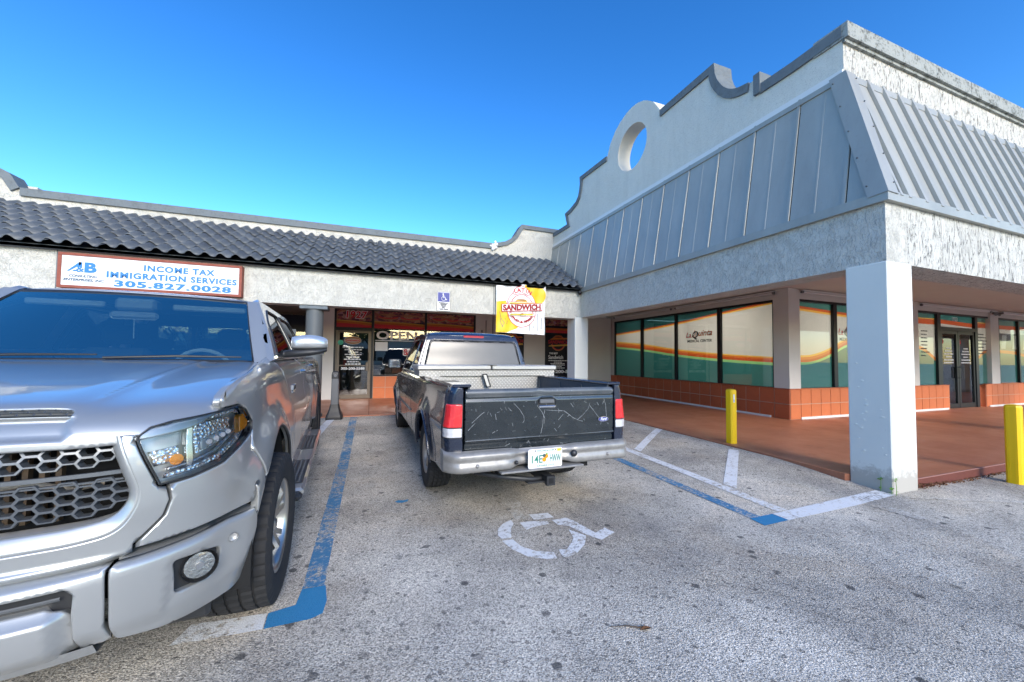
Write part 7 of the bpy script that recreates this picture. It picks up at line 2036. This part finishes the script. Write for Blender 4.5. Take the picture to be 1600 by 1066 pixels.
for sg_ in (-1, 1):
    W_ = twrap(sg_); fl = 1 if sg_ > 0 else -1
    panel('bumper_cover', cover, W_, M['silver'], TT, .024, (), .007, .03, fl)
    panel('front_fender', fender, W_, M['silver'], TT, .034, (), .007, .03, fl)
    fd = panel('front_door', fdoor, W_, M['silver'], TT, .045, (), .007, .03, fl)
    rd = panel('rear_door', rdoor, W_, M['silver'], TT, .06, (), .007, .03, fl)
    panel('bed_side', bedp, W_, M['silver'], TT, .06, (), .008, .03, fl)
    panel('rocker_panel', rocker, W_, M['silver'], TT, .08, (), .005, .02, fl)
    for c in TAX:
        q = MB(); n = 18
        r0 = [(sg_*(1.05), c+.545*math.cos(a), TWC+.005+.585*math.sin(a)) for a in np.linspace(-.15, math.pi+.15, n)]
        r1 = [(sg_*.60, p[1], p[2]) for p in r0]
        q.add(r0+r1, [(i, i+1, n+i+1, n+i) for i in range(n-1)], 0, True); q.build('wheel_arch', M['dark_cavity'], TT)
        q = MB(); pts = [W_(s, w) for s, w in archT(c, 2, 160 if c == 0 else 178, 24, .545, .585)]; q.tube([(p[0]-sg_*.012, p[1], p[2]) for p in pts], .011, 6); q.build('arch_liner', M['black_trim'], TT)
    # handles
    for par, v0, w0 in ((fd, 1.78, 1.285), (rd, 2.92, 1.318)):
        p = W_(S0+v0, w0)
        q = MB(); q.tube([(p[0]+sg_*.002, v0-.10, w0), (p[0]+sg_*.035, v0-.08, w0+.002), (p[0]+sg_*.038, v0, w0+.004), (p[0]+sg_*.035, v0+.08, w0+.004), (p[0]+sg_*.002, v0+.10, w0+.004)], .016, 8); q.build('door_handle', M['chrome'], par)
    # raised letters badge low on the front door
    p = W_(S0+1.07, 1.165)
    q = MB(); x = p[0]; q.box(min(x-.01, x+sg_*.012), max(x-.01, x+sg_*.012), .99, 1.16, 1.128, 1.146, 0, .003)
    q.build('badge', M['chrome'], fd)
    for k in range(4):
        q = MB(); q.box(min(x-.01, x+sg_*.014), max(x-.01, x+sg_*.014), 1.0+k*.042, 1.028+k*.042, 1.152, 1.195, 0, .003); q.build('badge_letter', M['chrome'], fd)
    # side step
    sb = bpy.data.objects.new('side_step', None); COL.objects.link(sb); sb.parent = TT
    q = MB(); q.box(min(sg_*.97, sg_*1.175), max(sg_*.97, sg_*1.175), .66, 3.30, .355, .420, 0, .02); q.build('step_bar', M['silver_plastic'], sb)
    q = MB(); q.box(min(sg_*.97, sg_*1.17), max(sg_*.97, sg_*1.17), .56, .66, .35, .41, 0, .025); q.build('step_end', M['black_trim'], sb)
    for a, b in ((.80, 1.55), (2.05, 2.80)):
        q = MB(); q.box(min(sg_*1.035, sg_*1.155), max(sg_*1.035, sg_*1.155), a, b, .418, .427, 0, .003)
        q.build('step_pad', M['black_trim'], sb)
        q = MB()
        for i in range(int((b-a)/.05)):
            for j in range(3): q.cyl((sg_*(1.055+.035*j), a+.03+i*.05+(.025 if j % 2 else 0), .426), (sg_*(1.055+.035*j), a+.03+i*.05+(.025 if j % 2 else 0), .431), .012, .009, 6)
        q.build('step_studs', M['grey_plastic'], sb, kind='stuff')
    # headlight
    hl = bpy.data.objects.new('headlight', None); COL.objects.link(hl); hl.parent = TT
    H_ = lambda s, w, g=sg_: (lambda p: (g*p[0], p[1], p[2]))(twrap(1)(s, w))
    def inset(poly, c, k): return [(c[0]+(a-c[0])*k, c[1]+(b-c[1])*k) for a, b in poly]
    cc = (.97, 1.08)
    panel('lamp_housing', HL, H_, M['lamp_dark'], hl, .03, (), 0, .0, fl, lift=-.060)
    q = MB(); hp_ = resample(HL, .03); n = len(hp_); vs = []
    for p in hp_:
        a = Vector(H_(p.x, p.y)); vs += [a+Vector((-sg_*.003, .003, 0)), a+Vector((-sg_*.035, .055, 0))]
    q.add(vs, [(2*i, 2*i+1, (2*i+3) % (2*n), (2*i+2) % (2*n)) for i in range(n)]); q.build('lamp_rim', M['lamp_chrome'], hl)
    # chrome U strip along the bottom and outer edge
    strip_o = [(.775, .972), (.86, .978), (1.001, 1.001), (1.135, 1.055), (1.205, 1.095), (1.212, 1.120), (1.180, 1.150), (1.160, 1.148), (1.178, 1.118), (1.165, 1.100), (1.115, 1.073), (.99, 1.022), (.86, .998), (.78, .992)]
    panel('light_strip', strip_o, H_, M['lamp_bowl'], hl, .015, (), .004, .012, fl, lift=-.018)
    panel('light_strip_edge', [(.785, 1.000), (.86, 1.006), (.985, 1.030), (1.10, 1.080), (1.15, 1.105), (1.158, 1.125), (1.148, 1.126), (1.138, 1.108), (1.09, 1.088), (.98, 1.040), (.86, 1.016), (.79, 1.010)], H_, M['lamp_chrome'], hl, .012, (), .003, .012, fl, lift=-.026)
    panel('top_strip', [(.735, 1.150), (.80, 1.162), (.971, 1.174), (1.10, 1.183), (1.15, 1.172), (1.145, 1.180), (1.12, 1.198), (.971, 1.190), (.80, 1.178), (.74, 1.164)], H_, M['lamp_bowl'], hl, .015, (), .003, .01, fl, lift=-.014)
    panel('reflector', rounded([(.905, 1.035), (1.06, 1.075), (1.115, 1.115), (1.12, 1.165), (1.06, 1.170), (.905, 1.160)], .015), H_, M['lamp_bowl'], hl, .02, (), .008, .02, fl, lift=-.035)
    panel('projector', rounded([(.925, 1.050), (1.055, 1.085), (1.085, 1.105), (1.07, 1.118), (.93, 1.095)], .01), H_, M['lamp_dark'], hl, .02, (), .004, .01, fl, lift=-.028)
    for k in range(4):
        c0 = Vector(H_(.95+.036*k, 1.077+.008*k)); q = MB(); nn = Vector((sg_*.55, -.83, 0)); q.cyl(c0-nn*.03, c0-nn*.018, .013, .011, 12); q.build('led', M['chrome'], hl)
    panel('divider', [(.855, .99), (.885, 1.0), (.895, 1.165), (.868, 1.165)], H_, M['lamp_chrome'], hl, .02, (), .004, .02, fl, lift=-.022)
    for k in range(11):
        a = .765+.0085*k; panel('reflector_fin', [(a, 1.100), (a+.0035, 1.100), (a+.0035, 1.145), (a, 1.145)], H_, M['visor'], hl, .05, (), 0, 0, fl, lift=-.040)
    panel('side_reflector', [(.755, 1.02), (.845, 1.03), (.850, 1.09), (.735, 1.08)], H_, M['lamp_bowl'], hl, .02, (), .004, .01, fl, lift=-.045)
    q = MB(); c0 = Vector(H_(.815, 1.035)); nn = Vector((sg_*.45, -.88, 0)); q.cyl(c0-nn*.045, c0-nn*.02, .012, .022, 12); q.build('indicator_bulb', M['amber'], hl)
    panel('amber_marker', rounded([(1.135, 1.085), (1.205, 1.100), (1.222, 1.125), (1.175, 1.168), (1.142, 1.158)], .008), H_, M['amber'], hl, .02, (), .004, .02, fl, lift=-.006)
    panel('lamp_cover', HL, H_, M['lens_clear'], hl, .03, (), .010, .012, fl, lift=.002)
    q = MB(); pts = [Vector(H_(p.x, p.y)) for p in resample(HL, .025)]; pts.append(pts[0]); q.tube([p+Vector((sg_*.0, .006, 0)) for p in pts], .0035, 6); q.build('lamp_gasket', M['black_trim'], hl)
# --- bonnet with intake
ue = curve_lut([(0, .64), (.03, .66), (.06, .80), (.10, .845), (.16, .872), (.30, .885), (.50, .880), (1.0, .850), (1.55, .795)])
hood_o = [(ue(t), t) for t in (.06, .08, .10, .13, .16, .22, .30, .45, .7, 1.0, 1.3, 1.56)]
front_e = [(.62, .012), (.70, .03), (.755, .045)]
hood_o = [(.30, .004), (.50, .006)]+front_e+hood_o
hood_full = hood_o+[(-a, b) for a, b in reversed(hood_o)]
slot_h = rounded([(-.478, .128), (.478, .128), (.462, .170), (-.462, .170)], .010)
def thood2(u, t):
    x, v, w = thood(u, t)
    # face below the intake is set back a little
    k = sstep(.500, .470, abs(u))*sstep(.035, .055, t)*(1-sstep(.118, .128, t)); v += .014*k; w -= .004*k
    w += .004*math.exp(-((abs(u)-(.50+.0*t))/.012)**2)*sstep(.2, .3, t)
    return (x, v, w)
hood = panel('bonnet', hood_full, thood2, M['silver'], TT, .022, (slot_h,), .007, .025, 1)
q = MB(); n = 24
q.add([(thood(-.50+1.0*i/n, t)[0], thood(-.50+1.0*i/n, t)[1]+.035, thood(-.50+1.0*i/n, t)[2]-.02) for t in (.10, .19) for i in range(n+1)], [(i, i+1, n+2+i, n+1+i) for i in range(n)]); q.build('intake_backing', M['dark_cavity'], hood)
q = MB()
for r_ in range(4):
    t = .131+.0125*r_; vs = []
    for i in range(n+1):
        p = thood2(-.475+.95*i/n, t); vs += [(p[0], p[1]+.008, p[2]-.002), (p[0], p[1]+.006, p[2]+.002)]
    q.add(vs, [(2*i, 2*i+2, 2*i+3, 2*i+1) for i in range(n)])
for r_ in range(3):
    for k in range(24):
        u = -.46+.04*k+(.02 if r_ % 2 else 0)
        if abs(u) > .46: continue
        p = thood2(u, .131+.0125*r_); p2 = thood2(u, .1435+.0125*r_); q.add([(p[0]-.0025, p[1]+.008, p[2]), (p[0]+.0025, p[1]+.008, p[2]), (p2[0]+.0025, p2[1]+.008, p2[2]), (p2[0]-.0025, p2[1]+.008, p2[2])], [(0, 1, 2, 3)])
q.build('intake_mesh', M['grille_silver'], hood, kind='stuff')
# flange of the fender running under the bonnet edge
ftop = curve_lut([(.90, 1.200), (1.00, 1.225), (1.012, 1.268), (1.06, 1.305), (1.16, 1.342), (1.33, 1.370), (1.50, 1.390), (1.80, 1.410), (2.20, 1.436), (2.40, 1.44)])
def s_of_v(v):
    lo, hi = .5, 3.0
    for _ in range(30):
        md = (lo+hi)/2
        if tv(md) < v: lo = md
        else: hi = md
    return lo
for sg_ in (-1, 1):
    q = MB(); vs = []; W_ = twrap(sg_)
    for t_ in np.linspace(.17, 1.56, 24):
        h = thood(ue(t_)-.02, t_); s_ = max(.985, s_of_v(h[1])); f_ = W_(s_, ftop(s_)-.006)
        vs += [(sg_*(h[0]-.03), h[1], h[2]-.03), (sg_*(h[0]+.006), h[1], h[2]-.016), (f_[0], h[1] if s_ > .99 else f_[1], f_[2]), (f_[0]+sg_*.002, h[1], f_[2]-.05)]
    q.add(vs, [((4*i+j, 4*i+j+1, 4*i+j+5, 4*i+j+4) if sg_ < 0 else (4*i+j, 4*i+j+4, 4*i+j+5, 4*i+j+1)) for i in range(23) for j in range(3)], 0, True); q.build('fender_flange', M['silver'], TT)
# badge disc on the bonnet and washer nozzles
q = MB(); q.box(-.78, .78, .50, .66, 1.365, 1.392, 0, .008); q.build('cowl_panel', M['black_trim'], TT)
# --- windscreen
def tw2(a, b): return twind(a/.8, b/.9)
wsp = panel('windscreen', [(-.80, .0), (.80, .0), (.80, .9), (-.80, .9)], tw2, M['windscreen'], TT, .08, (), 0, 0, -1 if False else 1)
mg = [(.772, .03), (.772, .865), (-.772, .865), (-.772, .03)]
panel('windscreen_frame', [(-.81, -.01), (.81, -.01), (.81, .905), (-.81, .905)], tw2, M['black_trim'], TT, .06, (mg,), .003, .02, 1, lift=.003)
for u0, u1 in ((-.62, .05), (.08, .72)):
    q = MB(); a = Vector(twind(u0/.8, .02)); b = Vector(twind(u1/.8, .045)); mid = Vector(twind((u0+u1)/1.6, .035)); q.tube([a+Vector((0, -.03, .012)), mid+Vector((0, -.035, .02)), b+Vector((0, -.03, .018))], [.007, .009, .005], 6); q.build('wiper', M['black_trim'], TT)
# --- roof and pillars
def troof(u, v):
    s = abs(u)/.73; z = 1.968-.018*s*s-.035*max(0, (s-.78)/.22)**2
    if v < 1.65: z -= .050*((1.65-v)/.5)**2
    if v > 2.9: z -= .05*((v-2.9)/.4)**2
    return (u, v-.09*(1-min(1, s)**2)*max(0, (1.6-v)/.45), z)
panel('roof', rounded([(-.725, 1.145), (.725, 1.145), (.735, 3.22), (-.735, 3.22)], .05), troof, M['silver'], TT, .06, (), .014, .03, 1)
for sg_ in (-1, 1):
    fl = 1 if sg_ > 0 else -1; C_ = tside(sg_)
    w1 = rounded([(.72, 1.450), (1.93, 1.470), (1.93, 1.855), (1.36, 1.855), (1.06, 1.73)], .035); w2_ = rounded([(2.03, 1.475), (3.02, 1.495), (3.00, 1.74), (2.86, 1.855), (2.03, 1.855)], .045)
    out = [(.46, 1.410), (3.30, 1.420), (3.24, 1.89), (3.0, 1.93), (1.22, 1.935), (1.10, 1.885)]
    cs_ = panel('cab_side', out, C_, M['silver'], TT, .045, (w1, w2_), .010, .03, fl)
    for nm, poly in (('door_window', w1), ('back_door_window', w2_)):
        panel(nm, poly, C_, M['dark_glass'], cs_, .1, (), 0, 0, fl, lift=-.010)
        q = MB(); pts = [Vector(C_(p.x, p.y)) for p in resample(poly, .05)]; pts.append(pts[0]); q.tube(pts, .008, 6); q.build('window_seal', M['black_trim'], cs_)
    q = MB(); q.tube([(C_(v, 1.435)[0]+sg_*.004, v, 1.435) for v in (.62, 1.4, 2.2, 3.1)], .010, 6); q.build('belt_trim', M['chrome'], cs_)
    # A pillar filler between screen and side
    q = MB(); vs = []
    for b in np.linspace(0, 1, 9):
        p = twind(1.0, b); z = p[2]; e = C_(.475+.66*b, 1.41+.49*b); vs += [(sg_*(p[0]-.018), p[1]-.012, p[2]+.006), (sg_*(p[0]+.024), p[1]-.004, p[2]+.010), (e[0]+sg_*.004, e[1]-.004, e[2]+.004)]
    q.add(vs, [(3*i+j, 3*i+j+1, 3*i+j+4, 3*i+j+3) if sg_ > 0 else (3*i+j, 3*i+j+3, 3*i+j+4, 3*i+j+1) for i in range(8) for j in range(2)], 0, True); q.build('windscreen_pillar', M['silver'], TT)
    # door mirror: chrome cap over black base on an arm
    mr = bpy.data.objects.new('door_mirror', None); COL.objects.link(mr); mr.parent = TT
    def mring(u, hw, z0, z1, dv=0.0):
        zc = (z0+z1)/2; hz = (z1-z0)/2; u += .07
        return [(sg_*u, .93+dv-hw, zc-hz*.75), (sg_*u, .93+dv-hw*1.15, zc), (sg_*u, .93+dv-hw*.9, zc+hz*.75), (sg_*u, .93+dv-hw*.3, z1), (sg_*u, .93+dv+hw*.6, z1), (sg_*u, .93+dv+hw, zc+hz*.6), (sg_*u, .93+dv+hw, zc-hz*.6), (sg_*u, .93+dv+hw*.2, z0), (sg_*u, .93+dv-hw*.5, z0)]
    def mloft(rs, name, mat):
        n = len(rs[0]); m = MB(); m.add([p for r in rs for p in r], [((j*n+i, (j+1)*n+i, (j+1)*n+(i+1) % n, j*n+(i+1) % n) if sg_ > 0 else (j*n+i, j*n+(i+1) % n, (j+1)*n+(i+1) % n, (j+1)*n+i)) for j in range(len(rs)-1) for i in range(n)]+[tuple(range(n)) if sg_ < 0 else tuple(reversed(range(n))), tuple((len(rs)-1)*n+i for i in (reversed(range(n)) if sg_ < 0 else range(n)))], 0, True)
        o = m.build(name, mat, mr); 
        md = o.modifiers.new('bevel', 'SUBSURF'); md.levels = 2; md.render_levels = 2; return o
    mloft([mring(.965, .05, 1.505, 1.600, .0), mring(.985, .075, 1.500, 1.610), mring(1.06, .085, 1.500, 1.625), mring(1.15, .085, 1.502, 1.622, .01), mring(1.215, .07, 1.508, 1.605, .02), mring(1.232, .05, 1.52, 1.585, .03)], 'mirror_cap', M['mirror_chrome'])
    mloft([mring(.90, .04, 1.430, 1.485, .03), mring(.98, .065, 1.432, 1.505, .01), mring(1.10, .075, 1.445, 1.508), mring(1.19, .07, 1.462, 1.510, .01), mring(1.228, .05, 1.485, 1.520, .03)], 'mirror_base', M['black_trim'])
    q = MB(); q.box(min(sg_*1.03, sg_*1.28), max(sg_*1.03, sg_*1.28), 1.005, 1.018, 1.46, 1.60, 0, .004); q.build('mirror_glass', M['chrome'], mr)
    q = MB(); q.add([(sg_*.97, .62, 1.42), (sg_*.97, 1.0, 1.42), (sg_*.975, 1.0, 1.47), (sg_*.965, .90, 1.50), (sg_*.97, .74, 1.44)], [(0, 1, 2, 3, 4)]); q.build('mirror_foot', M['black_trim'], mr)
# --- wheels
for sg_ in (-1, 1):
    wheel(TT, sg_*.965, TAX[0], TWC-.005, 0.425, .325, .258, sg_, M['rim_alloy'], 6, True, 'lat', math.radians(-3))
    wheel(TT, sg_*.965, TAX[1], TWC+.055, 0.425, .325, .258, sg_, M['rim_alloy'], 6, True, 'lat')
# --- cabin inside
q = MB(); q.box(-.82, .82, .60, 1.10, 1.02, 1.355, 0, .05); q.build('dashboard', M['seat_grey'], TT)
for u in (-.42, .42):
    q = MB(); q.box(u-.25, u+.25, 1.75, 1.92, .8, 1.50, 0, .06); q.box(u-.12, u+.12, 1.80, 1.90, 1.53, 1.70, 0, .04); q.build('front_seat', M['seat_grey'], TT)
q = MB(); q.box(-.70, .70, 2.75, 2.9, .8, 1.48, 0, .05)
for u in (-.45, 0, .45): q.box(u-.11, u+.11, 2.78, 2.88, 1.5, 1.62, 0, .03)
q.build('rear_seat', M['seat_grey'], TT, kind='stuff')
q = MB(); q.box(-.85, .85, .55, 3.15, .55, .60); q.box(-.84, .84, 3.12, 3.15, .6, 1.50); q.box(-.84, .84, .55, .58, .5, 1.33); q.build('cab_floor', M['dark_cavity'], TT)
q = MB()
q.box(-.66, .66, 3.14, 3.17, 1.78, 1.92); q.box(-.84, -.60, 3.14, 3.17, 1.45, 1.80); q.box(.60, .84, 3.14, 3.17, 1.45, 1.80); q.box(-.28, -.24, 3.14, 3.17, 1.45, 1.80); q.box(.24, .28, 3.14, 3.17, 1.45, 1.80); q.build('cab_rear_panel', M['seat_grey'], TT)
q = MB(); q.add([(-.62, 3.155, 1.48), (.62, 3.155, 1.48), (.62, 3.155, 1.80), (-.62, 3.155, 1.80)], [(0, 1, 2, 3)]); q.build('back_window', M['windscreen'], TT)
q = MB(); pts = [(.42+.19*math.cos(a), 1.02-.05*math.sin(a), 1.30+.18*math.sin(a)) for a in np.linspace(0, 2*math.pi, 25)]; q.tube(pts, .016, 8); q.tube([(.24, 1.05, 1.30), (.42, 1.02, 1.27), (.60, 1.05, 1.30)], .02, 8); q.build('steering_wheel', M['visor'], TT)
for u0, u1 in ((-.58, -.14), (.14, .60)):
    q = MB(); q.box(u0+.05*(1 if u0 > 0 else -1), u1+.07*(1 if u0 > 0 else -1), 1.08, 1.12, 1.79, 1.835, 0, .01); o = q.build('sun_visor', M['visor'], TT)
q = MB(); q.box(-.14, .14, .98, 1.01, 1.70, 1.76, 0, .02); q.build('rear_view_mirror', M['lamp_dark'], TT)
q = MB(); q.box(-.12, .12, .99, 1.12, 1.77, 1.86, 0, .02); q.build('camera_housing', M['lamp_dark'], TT)
q = MB(); q.tube([(0, .99, 1.70), (.002, .99, 1.56)], .004, 6); q.build('hanging_tassel', M['visor'], TT)
q = MB(); q.box(-.62, .62, 1.35, 3.1, 1.925, 1.93); q.build('headliner', M['visor'], TT)
# --- load bed, tail and underside
q = MB(); q.box(-.93, .93, 3.20, 3.23, .62, 1.42, 0, .01); q.build('bed_front', M['silver'], TT)
q = MB(); q.box(-.93, .93, 4.98, 5.03, .62, 1.40, 0, .015); q.build('tailgate', M['silver'], TT)
q = MB(); q.box(-.95, .95, 5.03, 5.18, .50, .68, 0, .03); q.build('rear_bumper', M['chrome'], TT)
q = MB(); q.box(-.86, .86, 3.23, 4.98, .78, .82); q.build('bed_floor', M['black_trim'], TT)
for sg_ in (-1, 1):
    q = MB(); q.box(min(sg_*.86, sg_*.945), max(sg_*.86, sg_*.945), 3.20, 5.02, 1.36, 1.412, 0, .01); q.build('bed_rail', M['black_trim'], TT)
    q = MB(); q.box(min(sg_*.75, sg_*.93), max(sg_*.75, sg_*.93), 4.99, 5.055, .90, 1.30, 0, .015); q.build('tail_lamp', M['red_lens'], TT)
q = MB(); q.box(-.70, .70, -.72, -.2, .50, 1.12); q.box(-.58, .58, -.2, .55, .50, 1.12); q.build('engine_bay', M['dark_cavity'], TT)
q = MB(); q.box(-.46, -.36, -.7, 4.9, .42, .56); q.box(.36, .46, -.7, 4.9, .42, .56); q.box(-.80, .80, .7, 3.2, .44, .50); q.cyl((-.75, 0, .40), (.75, 0, .40), .05); q.cyl((-.75, 3.86, .43), (.75, 3.86, .43), .06); q.build('chassis', M['dark_cavity'], TT)
